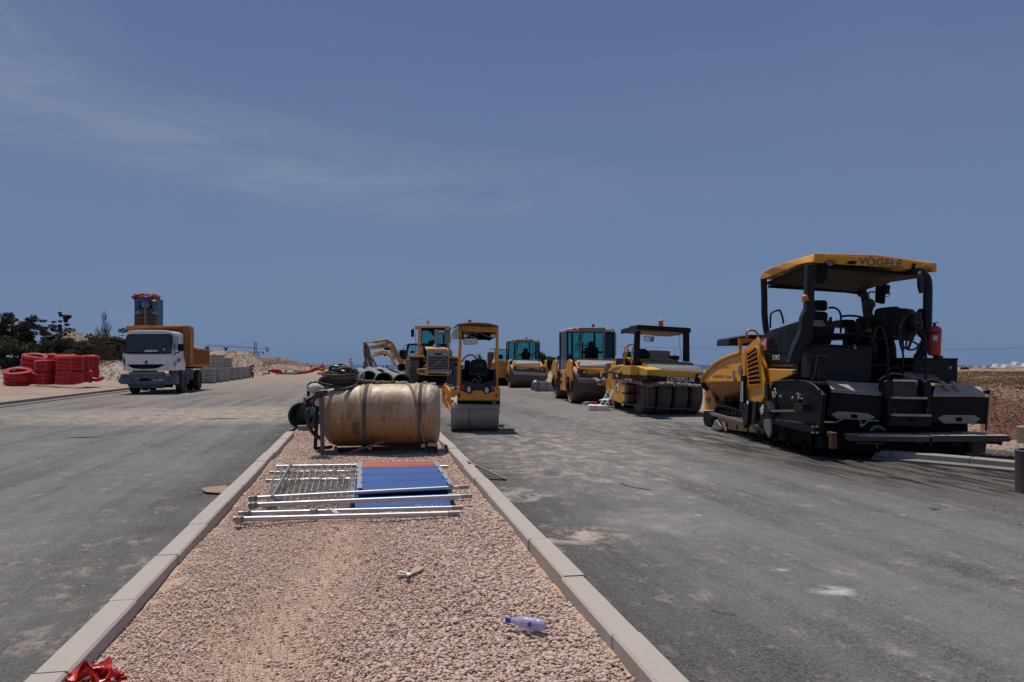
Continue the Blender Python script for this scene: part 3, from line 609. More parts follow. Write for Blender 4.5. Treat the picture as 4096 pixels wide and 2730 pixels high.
# J: joints dict: pelvis, chest, neck, head, and sh/el/wr/hp/kn/an for l and r
def person(root, J, top, legs, skinm, hat=None, vest=None, scale=1.0, fingers=False, face=(0,-1,0)):
    names = ['pelvis','chest','neck','head','shl','ell','wrl','shr','elr','wrr','hpl','knl','anl','hpr','knr','anr','tol','tor']
    vs = [V(J[k])*scale for k in names]; ix = {k: i for i, k in enumerate(names)}
    E = [('pelvis','chest'),('chest','neck'),('neck','head'),('chest','shl'),('shl','ell'),('ell','wrl'),('chest','shr'),('shr','elr'),('elr','wrr'),('pelvis','hpl'),('hpl','knl'),('knl','anl'),('pelvis','hpr'),('hpr','knr'),('knr','anr'),('anl','tol'),('anr','tor')]
    rad = dict(pelvis=.13, chest=.145, neck=.055, head=.095, shl=.06, ell=.045, wrl=.032, shr=.06, elr=.045, wrr=.032, hpl=.09, knl=.06, anl=.042, hpr=.09, knr=.06, anr=.042, tol=.035, tor=.035)
    skin_mesh('body', vs, [(ix[a], ix[b]) for a, b in E], [rad[k]*scale*.92 for k in names], skinm, root)
    tk = ['pelvis','chest','shl','ell','shr','elr','neck']; tix = {k: i for i, k in enumerate(tk)}
    wr = lambda a, b, f: V(J[a]).lerp(V(J[b]), f)*scale
    tv = [V(J[k])*scale for k in tk]; tv[6] = wr('chest','neck',.8); tv += [wr('ell','wrl',.8), wr('elr','wrr',.8)]
    skin_mesh('shirt', tv, [(0,1),(1,2),(2,3),(1,4),(4,5),(1,6),(3,7),(5,8)], [q*scale for q in (.15,.17,.078,.06,.078,.06,.08,.048,.048)], top, root)
    lk = ['pelvis','hpl','knl','anl','hpr','knr','anr']
    skin_mesh('trousers', [V(J[k])*scale for k in lk], [(0,1),(1,2),(2,3),(0,4),(4,5),(5,6)], [q*scale for q in (.152,.105,.08,.07,.105,.08,.07)], legs, root)
    if vest is not None:
        vv = [V(J['pelvis']).lerp(V(J['chest']), .1)*scale, V(J['chest'])*scale, wr('chest','shl',.7), wr('chest','shr',.7)]
        skin_mesh('vest', vv, [(0,1),(1,2),(1,3)], [q*scale for q in (.165,.19,.1,.1)], vest, root)
    h = V(J['head'])*scale; up = (h-V(J['neck'])*scale).normalized(); f = V(face)
    f = (f-up*f.dot(up)).normalized(); sd_ = f.cross(up)
    q = B(); q.ball(h+up*.015*scale, .098*scale, 12, 9, (.86,.95,1.15)); q.lathe(h+f*.085*scale-up*.01*scale, f-up*.4, [(0,.02*scale),(.03*scale,.008*scale)], 6)
    for sg in (-1,1): q.ball(h+sd_*sg*.085*scale, .022*scale, 6, 5)
    q.done('head', skinm, root, smooth=True)
    q = B()
    for sg in (-1,1): q.ball(h+f*.088*scale+sd_*sg*.033*scale+up*.02*scale, .011*scale, 6, 5)
    q.done('eyes', M['clothdark'], root)
    if hat: hat(root, h, up, f, scale)
    for k, e in (('wrl','ell'),('wrr','elr')):
        a = V(J[k])*scale; d = (a-V(J[e])*scale).normalized(); s2 = d.cross(V((0,0,1))); s2 = (s2 if s2.length > .05 else d.cross(V((1,0,0)))).normalized(); n_ = s2.cross(d)
        q = B(); q.loft([[a+d*t*scale+s2*i*.04*wd*scale+n_*j*.014*scale for i, j in ((-1,-1),(1,-1),(1,1),(-1,1))] for t, wd in ((0,.7),(.04,1),(.09,1))])
        for i in range(4):
            b0 = a+d*.088*scale+s2*(-.03+.02*i)*scale; ln = (.06,.075,.07,.055)[i]*scale
            q.tube([b0, b0+d*ln*.5-n_*.008*scale, b0+d*ln*.85-n_*.03*scale], [.0095*scale,.009*scale,.007*scale], 6)
        q.tube([a+d*.03*scale+s2*.035*scale, a+d*.07*scale+s2*.06*scale, a+d*.095*scale+s2*.058*scale-n_*.02*scale], .01*scale, 6)
        q.done('hand', skinm, root, smooth=True)
def cap_hat(root, h, up, f, s):
    q = B(); q.lathe(h+up*.02*s, up, [(0,.103*s),(.04*s,.103*s),(.085*s,.08*s),(.11*s,.04*s),(.118*s,.005*s)], 14)
    q.poly([h+up*.03*s+f*.08*s+(f.cross(up))*.07*s, h+up*.02*s+f*.18*s+(f.cross(up))*.05*s, h+up*.02*s+f*.18*s-(f.cross(up))*.05*s, h+up*.03*s+f*.08*s-(f.cross(up))*.07*s], up*.012*s)
    return q.done('cap', root.get('_hat', None) or M['clothdark'], root, smooth=True)
def straw(root, h, up, f, s):
    q = B(); q.lathe(h+up*.05*s, up, [(0,.22*s),(.012*s,.225*s),(.015*s,.11*s),(.09*s,.09*s),(.11*s,.05*s),(.115*s,.004*s)], 16); return q.done('hat', M['straw'], root, smooth=True)
def capmat(mat):
    def fn(root, h, up, f, s):
        o = cap_hat(root, h, up, f, s); o.data.materials[0] = mat
    return fn
# ---------------------------------------------------------------- the asphalt paver
P = Frame('asphalt_paver', (4.55, 11.9, 0), R(3), win=(2750, 950, .6376)); pr = P.root
tag(pr, 'large yellow and black asphalt paver with a canopy parked on the right road', 'road paver')
X, Y, Z = P.X, P.Y, P.Z
yr, yf = .2, 2.8
# canopy --------------------------------------------------------
edge = [(800,100,yr,780,158), (765,108,yr+.25,740,160), (700,126,yr+.75,690,172), (620,150,yr+1.35,620,203), (540,178,yr+1.9,555,228), (480,208,yr+2.45,480,262), (456,236,yf,457,276)]
Lt = [Y(a,b,y) for a,b,y,_,_ in edge]; Lb = [Y(c,d,y) for _,_,y,c,d in edge]
TR = Y(1562,162,yr); wv = V((TR.x-Lt[0].x, 0, 0)); dz = TR.z-Lt[0].z
Rt = [p+wv+V((0,0,dz*.7 if i else dz)) for i, p in enumerate(Lt)]; Rb = [V((r_.x, r_.y, l.z+dz)) for r_, l in zip(Rt, Lb)]
q = B(); rings = []
for i in range(len(Lt)):
    c = Lt[i].lerp(Rt[i], .5)+V((0,0,.05)); ins = V((.06,0,0))
    rings.append([Lb[i], Lt[i]-V((0,0,.02)), Lt[i]+ins, Lt[i].lerp(c,.55), c, Rt[i].lerp(c,.55), Rt[i]-ins, Rt[i]-V((0,0,.02)), Rb[i], Rb[i]-V((.05,0,0)), Rt[i]-V((.09,0,.09)), Lt[i]+V((.09,0,-.09)), Lb[i]+V((.05,0,0))])
q.loft(rings); canopy = q.done('canopy', M['yellow'], pr, bevel=.012)
q = B()                                          # rear fascia with arched lamp recesses
q.poly(P.YY([(800,101),(1000,117),(1300,140),(1562,163),(1566,210),(1535,211),(1520,190),(1495,180),(1470,190),(1455,203),(1300,192),(1150,180),(1000,172),(935,168),(915,145),(890,135),(865,150),(858,161),(790,157)], yr-.03), (0,.05,0))
q.done('rear_fascia', M['yellow'], canopy, bevel=.008)
q = B()
for c_ in (((850,160),(856,128),(885,122),(925,140),(950,170)), ((1447,203),(1462,178),(1492,170),(1530,180),(1552,208))): q.tube([Y(a,b,yr-.035) for a,b in c_], .012, 6, sub=3)
q.done('recess_lip', M['yellow'], canopy, smooth=True)
q = B(); q.poly([p-V((0,0,.07)) for p in (Lb[0]+V((.1,.05,0)), Lb[3]+V((.1,0,.0)), Lb[6]+V((.1,-.05,0)), Rb[6]+V((-.1,-.05,0)), Rb[3]-V((.1,0,0)), Rb[0]+V((-.1,.05,0)))], (0,0,.05))
q.poly(P.YY([(510,300),(510,316),(1000,348),(1088,360),(1130,330),(1130,300)], yf-.08), (0,.05,0))
q.poly([Y(1130,300,yf-.1), Y(1132,320,yf-.1), Y(1240,298,1.9), Y(1295,264,1.3), Y(1378,244,.5), Y(1400,215,.3)], (.03,0,0))
q.done('roof_lining', M['pitch'], canopy, bevel=.01)
for a_, b_ in (((1074,126),(1328,157)),):
    o_ = Y(1074,172,yr-.034); q2 = Y(1330,188,yr-.034)
    txt('VÖGELE', M['letterg'], canopy, o_, q2-o_, (0,0,1), .125, bold=.012, sx=1.12)
for x_, y_ in ((895,155),(1495,195)):
    q = B(); q.cyl(Y(x_,y_,yr+.02), Y(x_,y_,yr+.02)+V((0,.08,0)), .075, n=18); h_ = q.done('work_lamp', M['dark'], pr, bevel=.01)
    q = B(); q.cyl(Y(x_,y_,yr+.012), Y(x_,y_,yr+.012)+V((0,.012,0)), .062, n=18); q.done('lens', M['greymid'], h_)
q = B(); q.poly(P.YY([(1000,165),(1018,148),(1065,150),(1048,170)], yr-.06), (0,.02,0)); q.poly(P.YY([(1408,205),(1415,165),(1430,163),(1433,172),(1420,206)], yr-.06), (0,.015,0)); q.done('bracket', M['pitch'], canopy)
# posts ---------------------------------------------------------
q = B(); q.poly(P.YY([(755,170),(806,165),(800,300),(796,490),(785,640),(745,700),(700,792),(640,792),(655,725),(712,590),(722,500),(748,440)], .05), (0,.14,0)); q.done('post', M['dark'], pr, bevel=.012)
q = B(); q.tube([Y(a,b,.2) for a,b in ((1395,215),(1450,218),(1490,245),(1506,290),(1507,380),(1505,480),(1500,600),(1480,700),(1440,760))], .07, 8, sub=3); q.done('post', M['dark'], pr, smooth=True)
q = B(); q.tube([Y(a,b,2.6) for a,b in ((478,262),(482,380),(483,480),(492,570),(505,640))], .062, 8, sub=2); q.done('post', M['dark'], pr, smooth=True)
q = B(); q.tube([Y(a,b,2.6) for a,b in ((1085,345),(1110,362),(1118,410),(1124,480),(1130,560),(1135,620))], [.09,.08,.075,.07,.065,.065], 8, sub=2); q.done('post', M['dark'], pr, smooth=True)
# rear of tractor -------------------------------------------------
q = B(); q.box(.18, 1.95, .45, 3.0, .3, 1.12); q.box(.3, 1.9, 1.2, 3.0, 1.1, 1.42); q.box(.3,.75,.3,1.0,1.0,1.25); q.done('chassis', M['pitch'], pr, bevel=.02)
q = B(); q.poly(P.YY([(772,688),(895,682),(900,690),(1160,690),(1150,908),(900,906),(770,884)], -.02), (0,.55,0)); tb = q.done('tool_box', M['dark'], pr, bevel=.008)
q = B(); q.poly(P.YY([(766,680),(898,672),(1165,684),(1165,693),(898,684),(766,690)], -.035), (0,.58,0)); q.done('lid', M['black'], tb, bevel=.004)
q = B(); q.box(*( lambda p: (p.x-.016,p.x+.016,p.y-.03,p.y,p.z-.035,p.z))(Y(1048,686,-.035))); q.tube([Y(1042,690,-.05), Y(1042,674,-.05), Y(1054,674,-.05), Y(1054,690,-.05)], .005, 6); q.done('padlock', M['steel'], tb)
q = B(); q.tube([Y(a,b,-.06) for a,b in ((775,750),(830,742),(890,752),(892,770))], .006, 6, sub=3); q.tube([Y(a,b,-.06) for a,b in ((815,752),(805,800),(790,880),(760,905),(800,915),(825,890),(818,830))], .008, 6, sub=4); q.done('cord', M['rust'], tb)
q = B(); q.poly(P.YY([(1420,764),(1695,764),(1695,922),(1560,915),(1420,890)], .1), (0,.5,0)); tb2 = q.done('tool_box', M['dark'], pr, bevel=.008)
q = B(); q.poly(P.YY([(1412,755),(1700,759),(1700,769),(1412,765)], .085), (0,.53,0)); q.poly(P.YY([(1562,742),(1604,743),(1604,757),(1562,757)], .2), (0,.1,0)); q.done('lid', M['black'], tb2, bevel=.004)
q = B(); q.cyl(Y(1648,818,.095), Y(1648,818,.1), .022, n=14); q.done('badge', M['paper'], tb2)
# dark clutter behind the boxes
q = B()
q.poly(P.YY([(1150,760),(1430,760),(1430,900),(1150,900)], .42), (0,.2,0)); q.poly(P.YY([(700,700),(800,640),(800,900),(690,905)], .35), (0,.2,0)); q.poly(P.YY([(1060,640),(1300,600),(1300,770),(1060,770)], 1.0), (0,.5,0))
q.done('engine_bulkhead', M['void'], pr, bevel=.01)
q = B(); q.poly(P.YY([(1255,450),(1275,434),(1320,433),(1345,444),(1400,446),(1402,500),(1398,640),(1262,650),(1250,560)], .75), (0,.45,0)); q.done('control_console', M['black'], pr, bevel=.03)
q = B(); q.poly(P.YY([(800,600),(1090,610),(1080,640),(800,632)], 1.2), (0,.9,0)); q.done('floor_plate', M['pitch'], pr)
# seats
def seat(cx, c2, y0, nm='seat'):
    q = B(); q.poly(P.YY([(cx-45,470),(cx-30,462),(cx+38,468),(cx+46,485),(cx+34,598),(cx-48,600)], y0), (0,.14,0)); s_ = q.done(nm, M['black'], pr, bevel=.03)
    q = B(); q.poly(P.YY([(cx-48,400),(cx-36,394),(cx+30,394),(cx+41,408),(cx+41,452),(cx+30,462),(cx-40,458)], y0+.02), (0,.1,0)); q.done('headrest', M['black'], s_, bevel=.03)
    q = B(); q.poly(P.YY([(cx-50,598),(cx+50,598),(cx+50,625),(cx-50,625)], y0-.0), (0,.45,0)); q.poly(P.YY([(cx+40,595),(cx+58,500),(cx+72,498),(cx+60,600)], y0+.3), (0,.08,0)); q.done('cushion', M['black'], s_, bevel=.02)
seat(840, 0, 1.15)
# dash and railings
q = B(); q.poly(P.YY([(962,520),(990,515),(1050,517),(1055,530),(1100,522),(1135,530),(1130,570),(1010,568),(962,558)], 1.75), (0,.35,0)); q.poly(P.YY([(1015,565),(1120,565),(1115,640),(1015,640)], 1.9), (0,.2,0)); q.done('dashboard', M['black'], pr, bevel=.02)
rails = [[(885,443),(925,443),(952,465),(962,500),(962,600)], [(965,497),(1020,492),(1095,502),(1130,530),(1125,575),(1080,620),(1035,660)],
 [(520,570),(520,510),(528,475),(570,458),(585,470),(600,520),(600,542)]]
for k, rl in enumerate(rails):
    yy_ = (1.0,.7,2.3)[k]
    q = B(); q.tube([Y(a,b,yy_) for a,b in rl], .018, 8, sub=3); q.done('handrail', M['dark'], pr, smooth=True)
for rl in ([(1255,905),(1257,760),(1245,640),(1225,575),(1200,562),(1180,580),(1160,660)], [(1495,905),(1494,720),(1485,620),(1465,580),(1440,580),(1415,620),(1385,700)]):
    q = B(); q.tube([Y(a,b,-.1) for a,b in rl], .021, 8, sub=3); q.done('handrail', M['dark'], pr, smooth=True)
q = B(); q.tube([Y(1155,800,.0), Y(1250,800,.0)], .012, 6); q.tube([Y(1350,806,.0), Y(1490,806,.0)], .012, 6); q.tube([Y(1350,890,.0),Y(1352,620,0),Y(1330,590,.0)], .014, 6, sub=2); q.tube([Y(795,605,.4), Y(1100,612,.4)], .018, 6); q.done('cross_rail', M['dark'], pr, smooth=True)
# hose reel
c = Y(1438,540,.25); ax = V((.55,-.83,0)).normalized()
q = B(); q.lathe(c-ax*.09, ax, [(0,.03),(0,.22),(.008,.235),(.016,.22),(.017,.09),(.15,.085),(.152,.22),(.16,.235),(.168,.22),(.168,.02)], 30); reel = q.done('hose_reel', M['dark'], pr, smooth=True)
q = B(); q.lathe(c-ax*.05, ax, [(0,.085),(0,.15),(.03,.16),(.06,.15),(.09,.16),(.1,.15),(.1,.085)], 26, closed=False); q.done('coiled_hose', M['hose'], reel, smooth=True)
q = B(); u_ = V((0,0,1)); 
for k in range(5): a = k*2*pi/5; d_ = ax.cross(u_)*cos(a)+u_*sin(a); q.bar(c+ax*.085+d_*.02, c+ax*.085+d_*.18, .012, .01)
q.done('spokes', M['greymid'], reel)
hoses = [[(1385,500),(1350,520),(1330,580),(1332,660),(1350,720),(1355,760)], [(1400,480),(1360,500),(1338,560),(1340,650),(1365,700)], [(1420,640),(1380,640),(1375,700),(1430,700),(1470,650)], [(1265,830),(1290,812),(1320,815),(1335,845)], [(1290,625),(1340,640),(1400,650),(1450,680),(1440,720)]]
for h_ in hoses: q = B(); q.tube([Y(a,b,.12) for a,b in h_], .016, 8, sub=4); q.done('hose', M['hose'], pr, smooth=True)
q = B(); q.tube([Y(a,b,.0) for a,b in ((1200,895),(1290,852),(1430,880),(1600,905))], .014, 6, sub=2); q.done('wooden_handle', M['wood'], pr)
q = B(); q.poly([Y(1355,880,.0),Y(1365,850,.1),(Y(1450,842,.15)),Y(1540,862,.12),Y(1580,890,.0),Y(1480,895,-.05)], (0,.01,.012)); q.done('shovel_blade', M['steel'], pr)
# fire extinguisher
c = Y(1545,650,.1); q = B(); q.lathe(c-V((.0,0,.235)), (.06,0,1), [(0,.05),(.01,.085),(.03,.095),(.42,.095),(.455,.07),(.47,.03)], 18); fe = q.done('fire_extinguisher', M['extred'], pr, smooth=True)
q = B(); q.cyl(c+V((.015,0,.23)), c+V((.015,0,.275)), .022); q.bar(c+V((-.03,-.02,.28)), c+V((.06,-.02,.29)), .02, .015); q.done('valve', M['pitch'], fe)
q = B(); q.poly([c+V((-.07,-.098,.0)), c+V((-.0,-.1,.0)), c+V((.0,-.1,.08)), c+V((-.07,-.098,.08))], (0,.012,0)); q.done('label_sticker', M['offwhite'], fe)
q = B(); q.tube([c+V((-.11,0,.16)), c+V((-.2,.05,.16))], .012, 6); q.tube([c+V((-.11,0,-.2)), c+V((-.2,.05,-.2))], .012, 6); q.lathe(c+V((0,0,.12)), (0,0,1), [(0,.097),(0,.101),(.02,.101),(.02,.097)], 18); q.done('clamp', M['dark'], fe)
# mirrors and lamps
def mirror(x_, y_, yy_, rx, rz_, rot, nm='mirror'):
    c = Y(x_,y_,yy_); q = B(); ax_ = V((sin(rot), -cos(rot), 0)); sd_ = V((cos(rot), sin(rot), 0)); q.loft([[c+ax_*t+sd_*rx*k*cos(a*pi/10)+V((0,0,1))*rz_*k*sin(a*pi/10) for a in range(20)] for t, k in ((-.04,.6),(-.02,1),(.02,1))]); return q.done(nm, M['black'], pr, smooth=True)
mirror(1463,282,.05,.075,.175,R(35)); mirror(838,236,.3,.10,.15,R(-40))
q = B(); q.tube([Y(1480,290,.05), Y(1500,295,.2)], .012, 6); q.tube([Y(838,236,.3), Y(800,200,.2)], .012, 6); q.tube([Y(1135,345,2.3),Y(1165,342,1.6),Y(1205,350,.8)], .012, 6); q.tube([Y(1133,370,2.3),Y(1150,345,1.8),Y(1200,352,.8)], .008, 6, sub=3); q.done('mirror_arm', M['dark'], pr)
q = B(); q.poly(P.YY([(1193,318),(1196,306),(1244,306),(1247,322),(1241,412),(1236,418),(1195,408),(1190,400)], .7), (0,.08,0)); q.done('mirror', M['void'], pr, bevel=.02)
q = B(); q.poly(P.YY([(1232,300),(1240,296),(1270,300),(1273,312),(1266,355),(1240,360)], .85), (0,.1,0)); q.tube([Y(1245,372,.9),Y(1262,370,.9),Y(1270,345,.9)], .008, 6, sub=3); q.done('work_lamp', M['dark'], pr, bevel=.02)
q = B(); c = X(737,404,-.05); q.cyl(c, c+V((0,0,.075)), .055, .05, 14); q.ball(c+V((0,0,.06)), .05, 12, 6); q.done('beacon', M['amber'], pr, smooth=True)
q = B(); q.bar(X(752,404,-.05), Y(752,404,.1), .05, .03); q.box(*(lambda p:(p.x-.04,p.x+.1,p.y-.04,p.y+.04,p.z-.07,p.z+.03))(Y(757,440,.05))); q.done('beacon_bracket', M['dark'], pr)
# side ---------------------------------------------------------------
def side(name, pts, x, t, mat, parent=None, bevel=.01):
    q = B(); q.poly([X(a, b, (x if len(p_) == 0 else p_[0])) for a, b, *p_ in pts], (t, 0, 0)); return q.done(name, mat, parent or pr, bevel=bevel)
cowl = side('cowl', [(450,632),(512,585),(715,520),(735,560),(700,700),(655,792),(490,792),(462,700)], .06, .5, M['dark'])
side('side_window', [(515,590),(712,522),(706,610),(655,722),(515,725)], .035, .012, M['clear'], cowl, 0)
side('window_backing', [(520,600),(705,535),(640,715),(520,718)], .055, .004, M['tealdark'], cowl, 0)
for a,b in ((522,596),(656,660),(528,706),(700,540)):
    q = B(); c = X(a,b,.03); q.cyl(c, c+V((.01,0,0)), .012, n=8); q.done('bolt', M['steel'], cowl)
side('number_panel', [(488,728),(645,730),(640,785),(488,787)], .045, .02, M['dark'], cowl)
txt('112413', M['letterw'], cowl, X(530,768,.04), X(595,768,.04)-X(530,768,.04), (0,0,1), .085, bold=.0, sx=.95)
sg = side('company_sign', [(453,640),(498,627),(498,706),(455,714)], -.01, .01, M['stickr'], cowl, 0)
q = B(); q.poly([X(456,694,-.016), X(460,665,-.016), X(494,632,-.016), X(487,706,-.016), X(470,708,-.016)], (.003,0,0)); q.done('white_wedge', M['letterw'], sg)
txt('GCR', M['letterk'], sg, X(456,703,-.022), X(495,697,-.022)-X(456,703,-.022), (0,0,1), .075, bold=.005, sx=.8)
q = B(); q.poly([X(a,b,.05) for a,b in ((462,790),(690,796),(690,816),(462,812))], (.4,0,0)); q.done('walkway_edge', M['navy'], pr, bevel=.02)
side('side_panel', [(463,824),(662,829),(655,862),(560,905),(520,945),(472,1040),(455,1040)], -.03, .2, M['yellow'], bevel=.015)
vc = side('vent_cover', [(336,716),(440,626),(450,660),(462,800),(482,900),(480,1000),(462,1036),(368,1026),(355,975),(358,900),(338,800)], -.13, .035, M['yellow'], bevel=.012)
q = B(); q.poly([X(a,b,-.09) for a,b in ((372,1020),(462,1030),(460,810),(430,700),(345,800),(365,900))], (.12,0,0)); q.done('vent_box', M['yellow'], vc)
for k in range(8):
    f = k/7; y0 = 722+f*190 - (1-f)*8; xl = 372+12*f; xr = 432+22*f; tl = 30*(1-f)+4
    q = B(); q.poly([X(xl,y0+tl*.8,-.137), X(xl+3,y0+tl*.8-9,-.137), X(xr-3,y0-tl*.35-9,-.137), X(xr,y0-tl*.35,-.137), X(xr-1,y0-tl*.35+10,-.137), X(xl+3,y0+tl*.8+11,-.137)], (.01,0,0)); q.done('vent_slot', M['void'], vc)
    q = B(); q.bar(X(xl,y0+tl*.8+12,-.15), X(xr,y0-tl*.35+11,-.15), .02, .012); q.done('louvre', M['yellow'], vc, bevel=.003)
q = B(); q.tube([X(a,b,-.145) for a,b in ((366,724),(430,684),(442,712),(462,930),(372,945),(362,915))], .012, 6, closed=True); q.done('vent_rim', M['yellow'], vc, smooth=True)
# hopper
H1 = [(92,908,0),(103,872,.02),(155,815,.05),(205,777,.07),(270,748,.08),(335,728,.08),(335,905,.02)]
q = B(); q.poly([X(a,b,c) for a,b,c in H1], (.05,0,0)); hop = q.done('hopper_wing', M['yellow'], pr, bevel=.012)
q = B(); q.poly([X(92,910,.0), X(335,907,.02), X(335,1085,.45), X(232,1088,.45)], (.05,0,.02)); q.done('lower_wing', mk('hopper_shaded_yellow', (.42,.14,.014), .5, dust=.3, grime=.8, gcol=(.12,.045,.015)), hop, bevel=.008)  # darker yellow paints the shade of the inward-tilted lower panel, with grime
q = B(); q.poly([X(89,914,-.02), X(100,914,-.02), X(240,1088,.43), X(215,1088,.43), X(88,935,.0)], (.06,0,0)); q.done('rubber_edge', M['void'], hop)
q = B(); q.tube([X(a,b,c) for a,b,c in ((90,912,-.02),(100,872,0),(152,812,.03),(203,773,.05),(268,744,.06),(332,724,.06))], .035, 8, sub=2); q.done('rim', M['yellow'], hop, smooth=True)
q = B(); q.poly([X(296,1000,.05),X(335,1000,.05),X(335,1085,.4),X(250,1085,.4),X(235,1000,.2)], (-.02,0,0)); q.done('tar_patch', M['pitch'], hop)
q = B(); q.poly([X(a,b,.0) for a,b in ((155,827),(218,812),(214,824),(150,837))], (-.012,0,0)); q.poly([X(a,b,.0) for a,b in ((284,840),(297,835),(300,898),(290,900))], (-.012,0,0)); q.done('grey_stripe', M['greymid'], hop)
txt('VÖGELE', M['letterg'], hop, X(218,824,-.012), X(285,820,-.012)-X(218,824,-.012), (0,0,1), .085, bold=0, sx=.9, shear=.3)
q = B(); q.poly([X(318,812,-.01), X(333,800,-.01), X(334,870,-.01), X(322,868,-.01), X(314,840,-.01)], (.004,0,0)); q.done('round_sticker', M['greymid'], hop)
q = B(); q.poly([V((.5,1.6+2.0,.9)), V((2.0,3.6,.9)), V((2.0,5.1,1.0)), V((.3,5.1,1.0))], (0,0,.05)); q.box(1.75,1.85,3.0,5.2,.7,1.3); q.done('hopper_floor', M['pitch'], pr)
# front intake hood and yellow hoop
q = B(); c = Y(228,680,3.9); e = Y(430,640,3.9); zt = Y(300,614,3.9).z
q.loft([[V((c.x,3.6,c.z)), V((c.x+.02,3.6,c.z+.14)), V((c.x+.45,3.6,zt)), V((c.x+1.0,3.6,zt-.0)), V((c.x+1.1,3.6,c.z))], [V((c.x,4.4,c.z)), V((c.x+.02,4.4,c.z+.14)), V((c.x+.45,4.4,zt)), V((c.x+1.0,4.4,zt)), V((c.x+1.1,4.4,c.z))]]); q.done('exhaust_hood', M['dark'], pr, bevel=.02)
q = B(); q.poly(P.YY([(322,634),(345,634),(341,712),(325,722)], 3.2), (0,.05,0)); q.poly(P.YY([(345,634),(432,638),(432,650),(345,668)], 3.2), (0,.05,0)); q.done('hood_bracket', M['orange'], pr)
q = B(); q.tube([Y(a,b,2.9) for a,b in ((374,632),(370,600),(385,583),(420,586),(438,605),(442,630))], .022, 8, sub=3); q.tube([Y(388,578,2.9),Y(412,578,2.9)], .012, 6); q.done('lifting_hoop', M['yellow'], pr, smooth=True)
# front end
q = B(); q.poly([X(a,b,.1) for a,b in ((104,968),(135,945),(148,975),(165,1030),(205,1070),(180,1085),(108,1080))], (.06,0,0)); q.done('push_frame', M['orange'], pr, bevel=.01)
q = B(); q.cyl(X(168,1060,.08), X(168,1060,.08)+V((.25,0,0)), .12, n=20); q.done('push_roller', M['rust'], pr, bevel=.01)
q = B(); q.poly([X(a,b,.05) for a,b in ((112,1010),(128,1003),(133,1030),(118,1038))], (.05,0,0)); q.done('junction_box', M['greymid'], pr, bevel=.01)
side('front_frame', [(98,1090),(180,1086),(330,1096),(430,1098),(428,1125),(250,1118),(150,1140),(150,1185),(108,1180),(98,1150)], .0, .9, M['pitch'])
side('side_beam', [(130,1098),(150,1098),(455,1182),(450,1192),(150,1118)], -.12, .04, M['steel'], bevel=.004)
side('track_frame', [(190,1120),(420,1140),(480,1200),(480,1235),(400,1225),(230,1205),(190,1180)], -.02, .2, M['excdark'])
side('tow_lug', [(165,1150),(180,1148),(215,1195),(205,1210),(145,1198),(160,1175)], -.1, .05, M['steel'], bevel=.004)
q = B()
for a,b,c_,d_ in ((180,1148,210,1190),(222,1160,240,1215),(160,1190,215,1205)): q.bar(X(a,b,-.13), X(c_,d_,-.13), .03, .03)
q.done('scraper_bars', M['steel'], pr)
# tracks
for x0, x1 in ((-.02,.3),(1.6,1.92)):
    loop = [V((0,y_,z_)) for y_, z_ in ((.0,.03),(1,.03),(2,.03),(3,.03),(4.15,.03),(4.42,.12),(4.5,.28),(4.38,.44),(4.1,.5),(3,.47),(2,.49),(1,.47),(.1,.5),(-.12,.42),(-.2,.25),(-.14,.1))]
    q = B(); lp = smooth(loop, 5, True)
    for i in range(0, len(lp)):
        a = lp[i]; b_ = lp[(i+1) % len(lp)]; m_ = (a+b_)/2; d_ = (b_-a); L_ = min(.13, d_.length*.82); d_.normalize(); n_ = V((0,-d_.z,d_.y)); 
        q.loft([[V((x,0,0))+m_+d_*L_/2*i_+n_*.02*j_ for i_, j_ in ((-1,-1),(1,-1),(1,1),(-1,1))] for x in (x0,x1)])
    tk_ = q.done('track', M['pitch'], pr)
    for k in range(8):
        q = B(); yy_ = .15+k*.58; q.cyl((x0+.03,yy_,.17), (x1-.03,yy_,.17), .115, n=16); q.cyl((x0-.01,yy_,.17), (x0+.05,yy_,.17), .045, n=10); q.done('track_roller', M['pitch'], tk_)
    q = B(); q.box(x0+.06,x1-.06,-.05,4.3,.2,.42); q.done('track_beam', M['pitch'], tk_)
# measuring post + big side plates
side('scale_post', [(331,868),(350,868),(352,1040),(360,1060),(326,1060),(330,1000)], -.22, .06, M['black'])
side('scale_strip', [(334,905),(348,905),(347,1030),(331,1030)], -.226, .004, M['offwhite'], bevel=0)
q = B()
for k in range(14): a = 912+k*8.3; q.bar(X(334,a,-.229), X(341,a,-.229), .002, .004)
q.done('scale_marks', M['letterk'], pr)
side('bracket_post', [(322,1060),(372,1050),(382,1040),(378,1130),(372,1165),(350,1200),(345,1130)], -.2, .1, M['dark'])
side('small_post', [(408,1032),(430,1032),(422,1150),(400,1160)], -.2, .05, M['dark'])
side('upright', [(482,918),(498,918),(502,1050),(484,1050)], -.2, .05, M['dark'])
arm = side('levelling_arm', [(480,1062),(560,1040),(560,1100),(520,1140),(455,1190),(435,1180),(462,1110)], -.16, .08, M['black'])
txt('SUP', M['letterw'], arm, X(463,1118,-.17), X(488,1078,-.17)-X(463,1118,-.17), (0,.3,1), .13, bold=.015, sx=.6)
pl = side('screed_side_plate', [(528,940),(545,905),(745,903),(775,925),(825,962),(850,990),(830,1235),(790,1225),(780,1195),(700,1175),(510,1140),(520,1050)], -.12, .06, M['black'], bevel=.012)
q = B(); q.tube([X(a,b,-.13) for a,b in ((527,960),(532,925),(548,905),(745,903),(828,962))], .016, 6, sub=2); q.done('plate_edge', M['dark'], pl, smooth=True)
txt('0-3', M['letterw'], pl, X(539,1020,-.13), X(563,985,-.13)-X(539,1020,-.13), (0,.3,1), .15, bold=.02, sx=.65)
